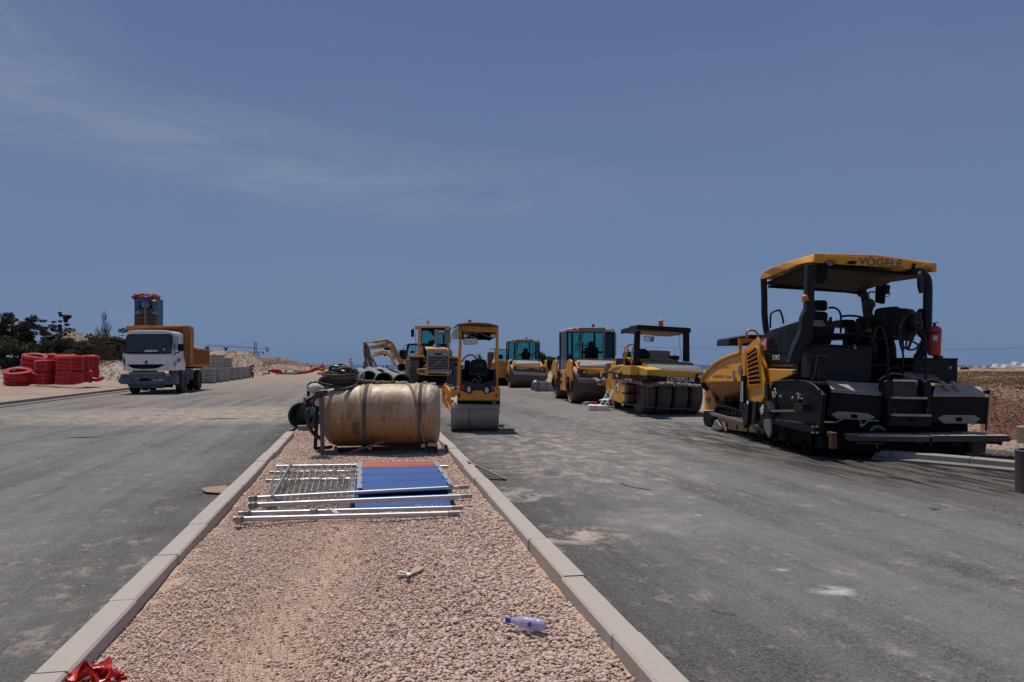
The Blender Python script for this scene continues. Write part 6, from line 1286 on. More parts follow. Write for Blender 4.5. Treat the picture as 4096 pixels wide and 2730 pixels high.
q = B(); q.lathe(Y(873,186,1.9), (0,0,1), [(0,.07),(.02,.075),(.17,.065),(.185,.02)], 16); q.done('beacon', M['amber'], lr, smooth=True)
q = B(); q.tube([Y(782,200,2.2), Y(760,125,2.4)], .006, 4); q.done('aerial', M['black'], lr)
lp('mirror', [(682,255),(690,246),(715,247),(720,258),(717,325),(708,335),(684,333)], 2.2, .08, 'black', lr, .02)
q = B(); q.tube([Y(705,245,2.2),Y(715,236,2.2),Y(760,235,2.2)], .018, 6); q.tube([Y(742,240,2.2),Y(735,330,2.2),Y(738,420,2.2),Y(730,520,2.2)], .015, 6); q.tube([Y(1118,300,1.9),Y(1128,380,1.9),Y(1118,460,1.9)], .015, 6); q.done('grab_rail', M['black'], lr)
q = B(); q.tube([Y(843,560,.0),Y(830,575,-.05),Y(830,600,-.05),Y(843,608,0)], .014, 6); q.tube([Y(843,650,.0),Y(828,665,-.05),Y(828,690,-.05),Y(843,700,0)], .014, 6); q.done('grab_handle', M['volvo'], lr)
# ---------------------------------------------------------------- excavators (arms rise in front of dark cabs)
E1 = Frame('excavator', G(1640, 1530, 0), R(5), win=(1400, 1330, .17)); Y = E1.Y
tag(E1.root, 'excavator with the larger weathered brown yellow arm bent over the pipe stack', 'excavator')
def ex(F_, name, pts, y, t, mat, bevel=.03, par=None):
    q = B(); q.poly(F_.YY(pts, y), (0, t, 0)); return q.done(name, M[mat] if isinstance(mat, str) else mat, par or F_.root, bevel=bevel)
rt = E1.root
bm_ = ex(E1, 'boom', [(475,330),(640,290),(860,225),(930,205),(985,235),(1030,290),(1090,400),(1150,520),(1250,700),(1260,745),(1230,775),(1180,770),(1120,680),(1020,540),(950,430),(900,375),(850,360),(700,385),(480,398)], 0, .32, 'exc')
ex(E1, 'boom_edge', [(850,225),(930,202),(990,232),(1035,290),(1150,520),(1256,700),(1246,706),(1140,528),(1025,300),(980,245),(930,215),(860,236)], -.015, .03, 'void', 0, bm_)
ex(E1, 'reinforcement', [(790,372),(900,360),(955,385),(940,425),(880,415),(815,420)], -.04, .4, 'pitch', .02, bm_)
st_ = ex(E1, 'stick', [(312,240),(330,228),(360,232),(440,330),(455,370),(470,470),(500,620),(545,800),(550,880),(480,890),(440,770),(400,600),(345,500),(315,485)], -.02, .34, 'excdark')
ex(E1, 'stick_hole', [(360,320),(400,355),(385,385),(355,375)], -.04, .05, 'void', 0, st_)
q = B(); q.cyl(Y(545,228,.15), Y(840,190,.15), .085, n=14); q.cyl(Y(380,243,.15), Y(550,228,.15), .04, n=10); q.cyl(Y(820,192,.15), Y(900,180,.15), .1, n=10); q.done('arm_cylinder', M['exc'], rt, smooth=True)
q = B(); q.tube([Y(a,b,.1) for a,b in ((600,270),(700,235),(830,215),(880,195))], .025, 6, sub=3); q.tube([Y(a,b,-.05) for a,b in ((380,400),(440,345),(520,315))], .02, 6, sub=3); q.tube([Y(a,b,-.1) for a,b in ((1060,600),(1080,545),(1120,515),(1160,540),(1180,610),(1200,640))], .02, 6, sub=3); q.done('hydraulic_hose', M['steel'], rt)
q = B(); q.cyl(Y(345,480,-.05), Y(395,790,-.05), .09, n=12); q.cyl(Y(395,780,-.05), Y(403,880,-.05), .045, n=10); q.cyl(Y(1000,560,-.2), Y(1060,640,-.2), .05, n=10); q.cyl(Y(945,450,-.2), Y(1000,560,-.2), .03, n=10); q.done('bucket_cylinder', M['excdark'], rt, smooth=True)
ex(E1, 'bucket_link', [(370,880),(480,880),(560,890),(560,1000),(480,1040),(380,960)], -.1, .5, 'rust')
ex(E1, 'boom_foot', [(1120,760),(1270,740),(1300,860),(1270,990),(1130,990)], -.1, .8, 'pitch')
sk_ = ex(E1, 'white_sticker', [(900,285),(995,298),(905,345)], -.01, .012, 'letterw', 0, bm_); ex(E1, 'red_sticker', [(900,262),(995,296),(900,284)], -.01, .012, 'stickr', 0, bm_)
ex(E1, 'faded_mark', [(710,315),(835,295),(835,330),(710,345)], -.01, .012, 'excdark', 0, bm_)
cb1 = ex(E1, 'cab', [(1300,640),(1335,300),(1370,262),(1600,262),(1600,300),(1400,300),(1350,420),(1330,640)], 1.0, 1.3, 'dark', .03)
ex(E1, 'cab_window', [(1345,420),(1385,305),(1600,298),(1600,490),(1345,560)], 1.05, .01, 'tint', 0, cb1); ex(E1, 'cab_seat', [(1420,440),(1500,430),(1505,490),(1415,490)], 1.6, .3, 'black', .02, cb1)
ex(E1, 'cab_door_frame', [(1460,300),(1470,300),(1470,420),(1460,420)], 1.0, .05, 'black', 0, cb1); ex(E1, 'cab_lower', [(1325,560),(1600,500),(1600,900),(1320,900)], 1.05, 1.2, 'catyellow', .03)
q = B(); q.tube([Y(a,b,1.0) for a,b in ((1270,380),(1285,300),(1350,300))], .02, 6, sub=2); q.tube([Y(a,b,1.0) for a,b in ((1130,480),(1150,425),(1210,425))], .015, 6, sub=2); q.done('mirror_arm', M['black'], rt)
zt9 = Y(1600,990,1.0).z
q = B(); q.box(Y(1200,900,1).x, Y(1700,900,1).x, .4, 4, .55, 1.3); q.done('house', M['exc'], rt, bevel=.05)
for k in (0,1):
    q = B(); x9 = Y(1230,900,1).x+k*1.9; q.box(x9, x9+.45, .3, 3.8, 0, .55); q.done('track', M['pitch'], rt, bevel=.12)
E2 = Frame('excavator', G(1600, 1522, 0), R(5), win=(1400, 1330, .17)); Y = E2.Y
tag(E2.root, 'excavator with the smaller brighter yellow arm framed inside the larger arm', 'excavator')
bm_ = ex(E2, 'boom', [(497,545),(640,500),(800,440),(850,428),(890,450),(950,530),(1020,630),(1100,780),(1150,870),(1140,890),(1110,860),(1040,740),(960,620),(900,560),(860,530),(800,528),(650,560),(510,585)], 0, .3, 'catyellow')
ex(E2, 'stick', [(500,585),(545,620),(600,730),(690,855),(640,850),(560,740),(510,650)], 0, .25, 'excdark')
q = B(); q.cyl(Y(565,488,.1), Y(790,425,.1), .06, n=12); q.cyl(Y(495,505,.1), Y(570,488,.1), .03, n=8); q.cyl(Y(930,650,-.1), Y(1065,790,-.1), .06, n=12); q.done('arm_cylinder', M['catyellow'], E2.root, smooth=True)
ex(E2, 'white_sticker', [(800,470),(870,468),(810,505)], -.01, .012, 'letterw', 0, bm_); ex(E2, 'faded_mark', [(670,505),(750,490),(750,512),(670,527)], -.01, .012, 'excdark', 0, bm_)
ex(E2, 'pivot_plate', [(775,530),(850,525),(855,555),(800,562)], -.03, .36, 'pitch', .02, bm_)
c2 = ex(E2, 'cab', [(1145,520),(1165,430),(1200,410),(1325,412),(1320,440),(1330,640),(1240,650),(1200,600)], .6, 1.2, 'dark', .03); ex(E2, 'cab_window', [(1165,540),(1185,440),(1250,440),(1240,560),(1205,600)], .57, .02, 'tint', 0, c2)
q = B(); q.cyl(Y(1262,400,.9), Y(1262,380,.9), .06, n=10); q.done('beacon', M['redlens'], E2.root)
ex(E2, 'bonnet', [(1225,660),(1290,645),(1320,700),(1320,900),(1250,900)], .5, 1.5, 'catyellow', .05)
ex(E2, 'undercarriage', [(1120,880),(1350,880),(1350,1090),(1120,1090)], .4, 3, 'pitch', .05)
# excavator between the small roller and the far roller
E3 = Frame('excavator', G(1998, 1546, 0), R(5), win=(1400, 1230, .357)); Y = E3.Y
tag(E3.root, 'pale yellow excavator partly hidden between the small roller and the far tandem roller', 'excavator')
ex(E3, 'stick', [(1543,510),(1560,498),(1600,505),(1615,530),(1600,600),(1580,690),(1545,690),(1540,600)], 0, .3, 'excdark')
ex(E3, 'boom', [(1560,500),(1580,492),(1620,500),(1615,560),(1600,600),(1590,560)], .1, .3, 'volvo')
c3 = ex(E3, 'cab_roof', [(1620,460),(1750,462),(1750,476),(1620,474)], .9, 1.4, 'volvo'); ex(E3, 'cab_pillar', [(1620,472),(1634,472),(1634,640),(1620,640)], .9, .1, 'volvo'); ex(E3, 'cab_window', [(1634,474),(1748,476),(1748,600),(1634,600)], .95, .01, 'tint', 0, c3)
ex(E3, 'cab_seat', [(1670,530),(1710,528),(1718,580),(1668,580)], 1.4, .3, 'black')
ex(E3, 'house', [(1580,640),(1620,600),(1760,600),(1760,800),(1560,800),(1560,690)], .8, 2.2, 'volvo', .05); ex(E3, 'undercarriage', [(1540,760),(1760,790),(1760,880),(1560,880)], .8, 2.4, 'pitch')
q = B(); q.tube([Y(a,b,.8) for a,b in ((1572,490),(1572,465),(1600,462),(1640,475))], .02, 6); q.done('mirror_arm', M['black'], E3.root)
# ---------------------------------------------------------------- tandem rollers: traced on the far one, copied for the near one
H = Frame('tandem_roller', G(2108, 1553, 0), R(4), win=(1400, 1230, .357)); hr = H.root; Y, X = H.Y, H.X
HL = 'orange tandem roller with teal glass cab and dark drums, the farther of the pair'
tag(hr, HL, 'road roller', 'tandem rollers on the right road')
hp_ = lambda name, pts, y, t, mat, parent=None, bevel=.02: lp(name, pts, y, t, mat, parent or hr, bevel, H)
xl, xr_ = Y(1790,900,.1).x, Y(2198,900,.1).x; rD = .63
dust_drum(hr, xl, xr_, rD, rD, mat='drumdark', thick=.025); dust_drum(hr, xl, xr_, rD+3.35, rD, mat='drumdark', thick=.025)
for y0 in (0, 3.35):
    for xs, sg_ in ((xl-.045,-1),(xr_+.045,1)):
        q = B(); P_ = [(0.55+y0-.55,1.05),(y0+.05,1.42),(y0+.35,1.5),(y0+.95,1.45),(y0+1.28,1.2),(y0+1.30,.95),(y0+1.05,1.0),(y0+.85,.55),(y0+.45,.5),(y0+.3,.9),(y0+.02,.75)]
        q.poly([V((xs,a,b)) for a,b in P_], (.05*-sg_,0,0)); q.done('fork', M['orange'], hr, bevel=.015)
        q = B(); q.cyl((xs, y0+rD, rD), (xs+.08*sg_, y0+rD, rD), .16, n=16); q.poly([V((xs,y0+.45,.45)),V((xs,y0+.85,.45)),V((xs,y0+.8,.9)),V((xs,y0+.5,.9))], (.03*sg_,0,0)); q.done('drum_hub', M['pitch'], hr)
rb_ = hp_('rear_body', [(1826,648),(2150,658),(2195,665),(2190,690),(2170,672),(2130,680),(2112,714),(1900,704),(1885,668),(1850,662),(1828,668)], .12, .6, 'orange', hr)
q = B(); q.poly([Y(1828,650,.16), Y(2160,660,.16), Y(2140,585,1.0), Y(1815,580,1.0)], (0,0,-.08)); q.done('deck', M['orange'], hr, bevel=.02)
q = B(); zz0 = Y(1830,640,.25); 
q.loft([[Y(1832,640,.2),Y(2142,655,.2),Y(2135,628,.25),Y(2100,605,.5),Y(1860,598,.5),Y(1835,612,.25)], [Y(1822,600,1.35),Y(2130,610,1.35),Y(2128,600,1.35),Y(2085,588,1.35),Y(1850,577,1.35),Y(1822,580,1.35)]]); ho = q.done('hood', M['grey'], hr, bevel=.03)
for k in range(7): q = B(); a = 1868+k*36; q.tube([Y(a,603,.47), Y(a+4,590,1.0)], .018, 5); q.done('hood_rib', M['grey'], ho)
hp_('lamp_bar', [(1826,668),(1885,668),(1905,706),(2112,716),(2132,678),(2196,672),(2202,712),(2195,742),(2000,735),(1826,722)], .14, .3, 'navy', hr, .03)
hp_('scraper_beam', [(1826,722),(2196,742),(2196,770),(1826,755)], -.05, .15, 'steel', hr)
for a,b in ((1872,681),(2150,691)):
    q = B(); q.cyl(Y(a,b,.13), Y(a,b,.09), .075, n=14); hl = q.done('headlamp', M['black'], hr)
    q = B(); q.cyl(Y(a+2,b,.09), Y(a+2,b,.082), .05, n=14); q.done('lens', M['lens'], hl)
for a,b in ((1843,680),(2183,697)): q = B(); q.poly(H.YY([(a-10,b-8),(a+10,b-7),(a+9,b+8),(a-9,b+8)], .12), (0,.03,0)); q.done('tail_light', M['redlens'], hr, bevel=.006)
txt('HAMM', M['letterk'], rb_, Y(1978,698,.105), (1,.0,.0), (0,0,1), .085, bold=.02, sx=1.25)
# cab: glass box with grey pillars; the door side is the left
def cpt(a, b, y): return Y(a, b, y)
cab0, cab1 = 1.15, 2.75
c_l, c_r = Y(1862,400,cab0).x-.42, Y(2105,400,cab0).x+.05
ztop, zbot = Y(1950,380,cab0).z, Y(1950,585,cab0).z
xm1, xm2 = Y(1868,400,cab0).x, Y(2040,400,cab0).x
cabr = hr
q = B(); q.box(c_l-.03, c_r+.03, cab0-.05, cab1+.05, ztop-.04, ztop+.06); q.box(c_l+.2, c_r-.5, cab0+.2, cab1-.2, ztop+.06, ztop+.12); q.done('cab_roof', M['offwhite'], cabr, bevel=.03)
q = B(); q.box(xm1-.05, xm2+.05, cab0-.09, cab0+.2, ztop-.03, ztop+.1); q.done('air_unit', M['greymid'], cabr, bevel=.02)
for xx in (c_l, xm1, xm2, c_r):
    for yy_ in (cab0, cab1):
        q = B(); dz_ = zbot-.9 if xx == c_l else zbot-.1; q.box(xx-.035, xx+.035, yy_-.03, yy_+.03, dz_, ztop-.03); q.done('cab_pillar', M['greymid'] if xx in (xm1, xm2) else M['dark'], cabr, bevel=.008)
q = B(); q.box(c_l, c_l+.02, cab0, cab1, zbot-.1, zbot+.02); q.box(c_l, c_l+.03, (cab0+cab1)/2-.03, (cab0+cab1)/2+.03, zbot-.8, ztop); q.done('side_rail', M['greymid'], cabr)
q = B(); q.poly([V((c_l,cab0,zbot-.1)), V((c_l,cab1,zbot-.1)), V((c_l,cab1-.2,zbot-1.0)), V((c_l,cab0+.1,zbot-1.0))], (.25,0,0)); q.box(c_l+.25,c_r,cab0,cab1,zbot-.6,zbot-.05); q.done('cab_floor', M['greymid'], cabr, bevel=.02)
for (a0,a1,y_) in ((c_l,xm1,cab0),(xm1,xm2,cab0-.02),(xm2,c_r,cab0),(c_l,c_r,cab1)):
    q = B(); q.box(a0+.03,a1-.03,y_,y_+.008,zbot+.02,ztop-.04); q.done('window', M['tint'], cabr)
for xx in (c_l, c_r): q = B(); q.box(xx-.004,xx+.004,cab0+.03,cab1-.03,zbot-.0,ztop-.04); q.done('side_window', M['clear'] if xx == c_l else M['tint'], cabr)
xs9 = (xm1+xm2)/2+.15
q = B(); q.box(xs9-.24,xs9+.24,1.9,2.1,zbot-.1,zbot+.42); q.box(xs9-.42,xs9+.42,1.9,2.3,zbot+.2,zbot+.28); q.ball((xs9,2.0,zbot+.5),.14,10,7); q.done('seat', M['black'], cabr, bevel=.04)
q = B()
for k in range(4): q.tube([V((xm1+.05+k*.03,cab0-.05,ztop-.05)), V((xm1-.25+k*.05,cab0-.02,zbot+.25))], .008, 4)
q.tube([V((c_r+.06,cab0-.02,zbot+.1)), V((c_r+.06,cab0-.02,ztop-.1))], .014, 6); q.tube([V((c_r-.2,cab0-.05,ztop-.06)), V((c_r-.28,cab0-.05,zbot+.35))], .008, 4); q.done('wiper', M['black'], cabr)
for xx in (c_l+.25, c_r-.08): q = B(); q.lathe((xx,cab0-.08,ztop+.0), (0,-1,0), [(0,.05),(.05,.07),(.06,.05)], 12); q.done('roof_lamp', M['amber'] if xx < 0 else M['offwhite'], cabr, smooth=True)
q = B(); q.lathe((xs9,cab0+.5,ztop+.11), (0,0,1), [(0,.06),(.12,.055),(.14,.01)], 12); q.done('beacon', M['redlens'], cabr, smooth=True)
q = B(); q.box(xl+.15, xr_-.15, 1.25, 3.4, .55, 1.15); q.done('main_frame', M['orange'], hr, bevel=.04)
q = B(); q.box(xl-.02, xl+.2, 1.45, 2.6, .38, 1.12); lw = q.done('side_box', M['orange'], hr, bevel=.02)
q = B(); q.box(xl-.03, xl-.015, 2.2, 2.5, .85, .98); q.box(xl-.03, xl-.015, 2.2, 2.5, .6, .73); q.done('step_recess', M['void'], lw)
q = B(); q.poly([V((xl-.03,2.02,.75)),V((xl-.03,1.72,.78)),V((xl-.03,1.75,1.08)),V((xl-.03,1.98,1.05))], (.01,0,0)); q.done('white_sticker', M['letterw'], lw)
q = B(); q.poly([V((xl-.034,1.98,.8)),V((xl-.034,1.84,.8)),V((xl-.034,1.80,1.03))], (.004,0,0)); q.done('red_mark', M['stickr'], lw)
q = B(); q.box(xl+.2, xr_-.2, 3.0, 4.5, 1.15, 1.5); q.done('front_hood', M['grey'], hr, bevel=.08)
q = B(); q.tube([V((xl+.1,3.5,1.0+.1*math.sin(a))) + V((.0,.25*cos(a),.12*sin(a))) for a in np.linspace(0,6.28*3,40)], .025, 5); q.done('hose_bundle', M['hose'], hr)
n2 = copy_tree(hr)
p2 = G(2306+120, 1616, 0); n2.location = (2.05+ (0-xl), 25.9-.0, 0); n2.rotation_euler = (0,0,R(5.5))
tag(n2, 'orange tandem roller with teal glass cab, nearer of the pair, behind the folding chair')
# ---------------------------------------------------------------- pneumatic roller
C = Frame('pneumatic_roller', G(2150+1290*.3189, 1230+1362*.3189, 0), R(6), win=(2150, 1230, .3189)); cr = C.root; Y, X = C.Y, C.X
tag(cr, 'yellow pneumatic tyre roller with a black open canopy and a row of rubber wheels', 'road roller')
cp = lambda name, pts, y, t, mat, parent=None, bevel=.015: lp(name, pts, y, t, mat, parent or cr, bevel, C)
wr = .60; hw = 0
zc_ = wr
for i, (a, b) in enumerate(((1225,1450),(1485,1665),(1690,1870),(1895,2052))):
    x0, x1 = Y(a,1200,.25).x, Y(b,1200,.25).x
    wheel(cr, ((x0+x1)/2 + (.09 if i == 0 else 0), wr+.02, wr), wr, (x1-x0)*(.72 if i == 0 else .98), 'rubberd', 'excdark', out=-1, rimr=.56)
for k in range(3): wheel(cr, (.2+k*.5, 3.7, wr), wr, .36, 'rubberd', 'excdark', out=-1, rimr=.56)
xL = -.06
# rear body
rb_ = cp('rear_body', [(1168,733),(1240,738),(1380,785),(1700,790),(2105,815),(2118,822),(2095,892),(1600,885),(1380,855),(1168,850)], -.1, .9, 'catyellow', cr)
bs = cp('black_band', [(1375,830),(1500,832),(1505,870),(1700,878),(2095,895),(2080,960),(1700,950),(1380,912)], -.14, .8, 'black', cr)
q = B(); q.poly([X(a,b,xL-.03) for a,b in ((1168,850),(1376,858),(1376,912),(1090,905),(945,900),(948,825),(1165,838))], (.2,0,0)); q.done('side_band', M['black'], cr)
txt('CATERPILLAR', M['letterw'], bs, Y(1620,925,-.145), Y(1884,935,-.145)-Y(1620,925,-.145), (0,0,1), .115, bold=.03, sx=.78)
q = B(); q.poly([Y(1632,920,-.15), Y(1682,924,-.15), Y(1657,903,-.15)], (0,.004,0)); q.done('triangle_mark', M['lettery'], bs)
for a in (1448,2038):
    q = B(); q.poly(C.YY([(a-45,835),(a+45,838),(a+42,905),(a-42,900)], -.16), (0,.08,0)); lh = q.done('lamp_box', M['black'], cr, bevel=.008)
    q = B(); q.cyl(Y(a+2,868,-.17), Y(a+2,868,-.19), .055, n=14); q.done('headlamp', M['lens'], lh)
q = B(); q.loft([[Y(1385,778,-.02),Y(2110,822,-.02),Y(2060,760,.1),Y(1975,735,.2),Y(1420,712,.2),Y(1390,722,.1)], [Y(1290,735,1.1),Y(1960,745,1.1),Y(1955,705,1.1),Y(1930,700,1.1),Y(1340,655,1.1),Y(1315,665,1.1)]]); hd = q.done('hood', M['greymid'], cr, bevel=.04)
for k in range(5): q = B(); q.tube([Y(1400-k*12,705-k*11,.22+k*.18), Y(1960-k*6,730-k*8,.22+k*.18)], .012, 5); q.done('hood_rib', M['greymid'], hd)
q = B(); q.cyl(Y(1450,652,.9), Y(1450,636,.9), .12, .09, n=16); q.done('air_cap', M['greymid'], hd)
q = B(); q.lathe(Y(1345,735,.0), (0,-1,0), [(0,.03),(0,.065),(.03,.065),(.03,.03)], 18, closed=True); q.done('lifting_eye', M['catyellow'], cr)
# side body
q = B(); q.poly([X(a,b,xL) for a,b in ((1165,735),(1240,738),(1376,782),(1376,858),(1165,850))], (.4,0,0)); q.done('side_panel', M['catyellow'], cr, bevel=.01)
q = B(); q.poly([X(a,b,xL) for a,b in ((945,825),(1095,835),(1130,905),(1128,1200),(1060,1215),(945,1165),(930,1000))], (1.6,0,0)); lb = q.done('ballast_box', M['catyellow'], cr, bevel=.02)
q = B(); q.poly([X(a,b,xL-.008) for a,b in ((985,913),(1028,912),(1022,1048),(980,1042))], (.004,0,0)); sg = q.done('company_sign', M['stickr'], lb)
q = B(); q.poly([X(a,b,xL-.012) for a,b in ((985,1040),(983,985),(1027,915),(1020,985),(1023,1047))], (.003,0,0)); q.done('white_wedge', M['letterw'], sg)
txt('GCR', M['letterk'], sg, X(983,1030,xL-.016), X(1024,1034,xL-.016)-X(983,1030,xL-.016), (0,0,1), .09, bold=.01, sx=.55)
txt('CAT', M['letterw'], cr, X(786,868,xL-.02), X(818,872,xL-.02)-X(786,868,xL-.02), (0,0,1), .13, bold=.03, sx=.9)
txt('PF300C', M['letterw'], cr, X(982,875,xL-.036), X(1030,878,xL-.036)-X(982,875,xL-.036), (0,0,1), .1, bold=.01, sx=.6)
q = B(); q.poly([X(a,b,xL) for a,b in ((755,820),(880,822),(880,892),(840,890),(752,880))], (1.2,0,0)); q.done('front_band', M['black'], cr)
q = B(); q.poly([X(a,b,xL) for a,b in ((880,825),(945,828),(938,1035),(905,1030),(900,900),(882,895))], (.1,0,0)); q.poly([X(a,b,xL) for a,b in ((845,890),(905,895),(935,1035),(945,1165),(862,1060))], (1.3,0,0)); q.done('front_frame', M['catyellow'], cr, bevel=.01)
q = B(); q.loft([[X(a,b,xL+.0) for a,b in ((770,815),(835,770),(835,810),(880,822))], [X(a,b,xL+1.4) for a,b in ((770,815),(835,770),(835,810),(880,822))]]); q.done('front_slope', M['catyellow'], cr)
q = B(); o_ = [(840,800),(842,745),(905,690),(1090,630),(1130,650),(1110,740),(1100,820),(950,825)]
q.loft([[X(a,b,xL+.02) for a,b in o_], [X(a,b,xL+.02)+V((1.5,0,0)) for a,b in o_]]); q.done('front_hood', M['catyellow'], cr, bevel=.05)
q = B()
for k in range(5): q.bar(X(842+k*11,790-k*0,xL-.0), X(866+k*11,712-k*3,xL-.0), .05, .03)
q.done('hood_grille', M['greymid'], cr)
q = B(); q.tube([X(a,b,xL+.0) for a,b in ((905,800),(960,760),(1040,740),(1090,740))], .05, 8, sub=3); q.poly([X(a,b,xL-.05) for a,b in ((965,805),(1010,790),(1070,735),(1090,740),(1040,825),(1000,828))], (.15,0,0)); q.done('fender', M['catyellow'], cr, bevel=.02)
# steps
q = B(); q.poly([X(a,b,xL-.02) for a,b in ((1112,950),(1132,950),(1130,1222),(1112,1222))], (.3,0,0)); stp = q.done('ladder', M['black'], cr)
for a,b in ((945,948),(1065,1062),(1180,1180)):
    q = B(); q.poly([X(1044,a,xL-.16), X(1120,a+4,xL-.1), X(1120,a+28,xL-.1), X(1060,a+20,xL-.16)], (.3,0,0)); q.done('step', M['black'], stp, bevel=.005)
cp('inner_frame', [(1135,950),(1225,955),(1215,1230),(1130,1225)], .9, .4, 'excdark')
for a, b in ((1470,1520),(1665,1700),(1850,1905)): cp('wheel_bracket', [(a,1000),(b,1000),(b-8,1240),(a+6,1240)], .5, .2, 'excdark')
cp('rear_axle_beam', [(1400,980),(2040,1000),(2040,1090),(1400,1080)], .55, .6, 'pitch')
# rolled cloth along the rear, tied
crumple('rolled_tarpaulin', [Y(a,b,c) for a,b,c in ((1095,915,.1),(1140,920,0),(1210,935,-.12),(1290,950,-.2),(1380,975,-.25),(1480,965,-.25),(1600,955,-.25),(1720,962,-.25),(1860,975,-.25),(2000,985,-.25),(2085,1000,-.25))], .075, M['canvas'], cr, 7, .03)
crumple('tarpaulin_end', [X(a,b,xL-.1) for a,b in ((705,900),(740,900),(780,930),(830,900),(835,960),(770,965))], .06, M['canvas'], cr, 9, .03)
for a,b in ((1490,960),(1718,970),(1300,950)): q = B(); q.tube([Y(a,b-20,-.33), Y(a-4,b+5,-.34), Y(a+4,b+30,-.34)], .012, 5); q.done('tie', M['orsheet'] if a == 9 else M['offwhite'], cr)
q = B(); q.tube([Y(a,b,-.1) for a,b in ((1130,1215),(1220,1230),(1380,1255),(1700,1270),(2045,1285))], .006, 5, sub=2); q.tube([Y(1378,1010,-.28), Y(1380,1255,-.12)], .005, 4); q.done('rope', M['grey'], cr)
# canopy
for pts in ([(1226,300),(1295,290),(1282,700),(1272,730),(1204,722),(1212,600)], [(1838,310),(1908,310),(1912,685),(1836,680)]): cp('post', pts, .75, .12, 'black', cr, .02)
q = B(); q.loft([[Y(1253,222,.65),Y(1270,218,.65),Y(1915,258,.65),Y(1928,270,.65),Y(1926,320,.65),Y(1840,320,.65),Y(1290,275,.65),Y(1248,290,.65)], [p+V((-.02,1.75,-.05)) for p in (Y(1253,222,.65),Y(1270,218,.65),Y(1915,258,.65),Y(1928,270,.65),Y(1926,320,.65),Y(1840,320,.65),Y(1290,275,.65),Y(1248,290,.65))]]); cn = q.done('canopy', M['black'], cr, bevel=.02)
q = B(); q.poly([Y(1160,235,1.7),Y(1253,222,.66),Y(1248,292,.66),Y(1100,322,2.4),Y(1052,318,2.6),Y(1150,270,2.0)], (.02,0,0)); q.done('side_flap', M['greymid'], cn)
q = B(); q.poly([Y(1290,290,.8),Y(1840,325,.8),Y(1780,355,2.3),Y(1300,345,2.3)], (0,0,.02)); q.done('roof_lining', M['excdark'], cn)
q = B(); q.lathe(Y(1548,238,1.2), (0,0,1), [(0,.075),(.015,.075),(.02,.07),(.16,.065),(.175,.05),(.18,.01)], 18); q.done('beacon', M['amber'], cr, smooth=True)
mm = cp('mirror', [(1338,362),(1345,358),(1460,370),(1466,378),(1462,428),(1455,433),(1340,425),(1334,418)], 1.2, .03, 'black', cr, .008); cp('mirror_glass', [(1343,364),(1458,375),(1457,427),(1340,419)], 1.19, .008, 'mirror', mm, 0)
q = B(); q.tube([Y(1440,340,1.2),Y(1458,345,1.2),Y(1458,370,1.2)], .008, 5); q.tube([Y(1776,350,1.6),Y(1780,450,1.5),Y(1795,570,1.3),Y(1808,668,1.0)], .006, 5); q.done('wire', M['black'], cr)
# rails, wheel, seat, boxes
q = B(); q.tube([Y(a,b,1.3) for a,b in ((1090,790),(1092,560),(1098,500),(1112,487),(1126,500),(1126,560),(1110,640),(1108,800))], .02, 6, sub=3); q.tube([Y(a,b,1.0) for a,b in ((1180,690),(1183,560),(1200,490),(1212,485))], .018, 6, sub=2); q.done('grab_rail', M['catyellow'], cr, smooth=True)
q = B(); c = Y(1190,520,1.6); q.tube([c+V((.14*cos(a),.08*sin(a),.13*sin(a))) for a in np.linspace(0,2*pi,21)[:-1]], .015, 6, closed=True); q.tube([c, c+V((0,.1,-.3))], .02, 6); q.done('steering_wheel', M['black'], cr, smooth=True)
cp('seat', [(1288,520),(1360,518),(1385,540),(1400,625),(1370,640),(1290,640)], 1.3, .3, 'black', cr, .04); cp('console', [(1110,560),(1170,555),(1180,640),(1120,660),(1108,610)], 1.6, .4, 'black', cr, .03)
cp('operator_deck', [(1110,640),(1420,640),(1440,660),(1300,740),(1110,760)], 1.2, 1.2, 'pitch', cr)
wb = cp('tool_box', [(1412,540),(1455,538),(1665,550),(1664,655),(1412,632)], 1.3, .5, 'rustbox', cr, .008) if 'rustbox' in M else cp('tool_box', [(1412,540),(1455,538),(1665,550),(1664,655),(1412,632)], 1.3, .5, 'excdark', cr, .008)
q = B(); q.cyl(Y(1718,660,1.3), Y(1718,608,1.3), .14, n=18); q.cyl(Y(1716,606,1.3), Y(1716,595,1.3), .02); q.done('tank', M['dark'], cr)
q = B(); q.ball(Y(1185,712,.9), .06, 10, 8, (.8,.8,1.4)); q.done('extinguisher', M['extred'], cr, smooth=True)
cp('chock', [(1318,1346),(1380,1348),(1380,1370),(1318,1370)], -.15, .12, 'conc', cr, .005)
# ---------------------------------------------------------------- chair, foam block, bottle, low concrete barrier
K = Frame('folding_chair', G(2150+960*.3189, 1230+1292*.3189, 0), R(0), win=(2150, 1230, .3189)); Y = K.Y; kr = K.root
def kt(pts, r_=.014, nm='leg'): q = B(); q.tube([Y(a,b,c) for a,b,c in pts], r_, 8, sub=2); return q.done(nm, M['chairwhite'], kr, smooth=True)
kt([(850,1228,-.25),(900,1140,-.1),(945,1045,.1)]); kt([(778,1222,.05),(830,1150,.1),(878,1045,.15)]); kt([(972,1292,0),(945,1180,.05),(925,1080,.1)]); kt([(905,1262,.35),(880,1160,.3),(862,1090,.2)])
q = B(); q.poly([Y(868,1040,.15),Y(950,1037,.1),Y(945,1075,.1),Y(862,1078,.15)], (0,.02,0)); bk = q.done('backrest', M['chairwhite'], kr, bevel=.008)
q = B(); 
for a,b,c_,d_ in ((882,1048,898,1048),(906,1048,925,1047),(880,1060,896,1060),(903,1060,920,1059)): q.poly([Y(a,b,.09),Y(c_,d_,.09),Y(c_,d_+6,.09),Y(a,b+6,.09)], (0,-.002,0))
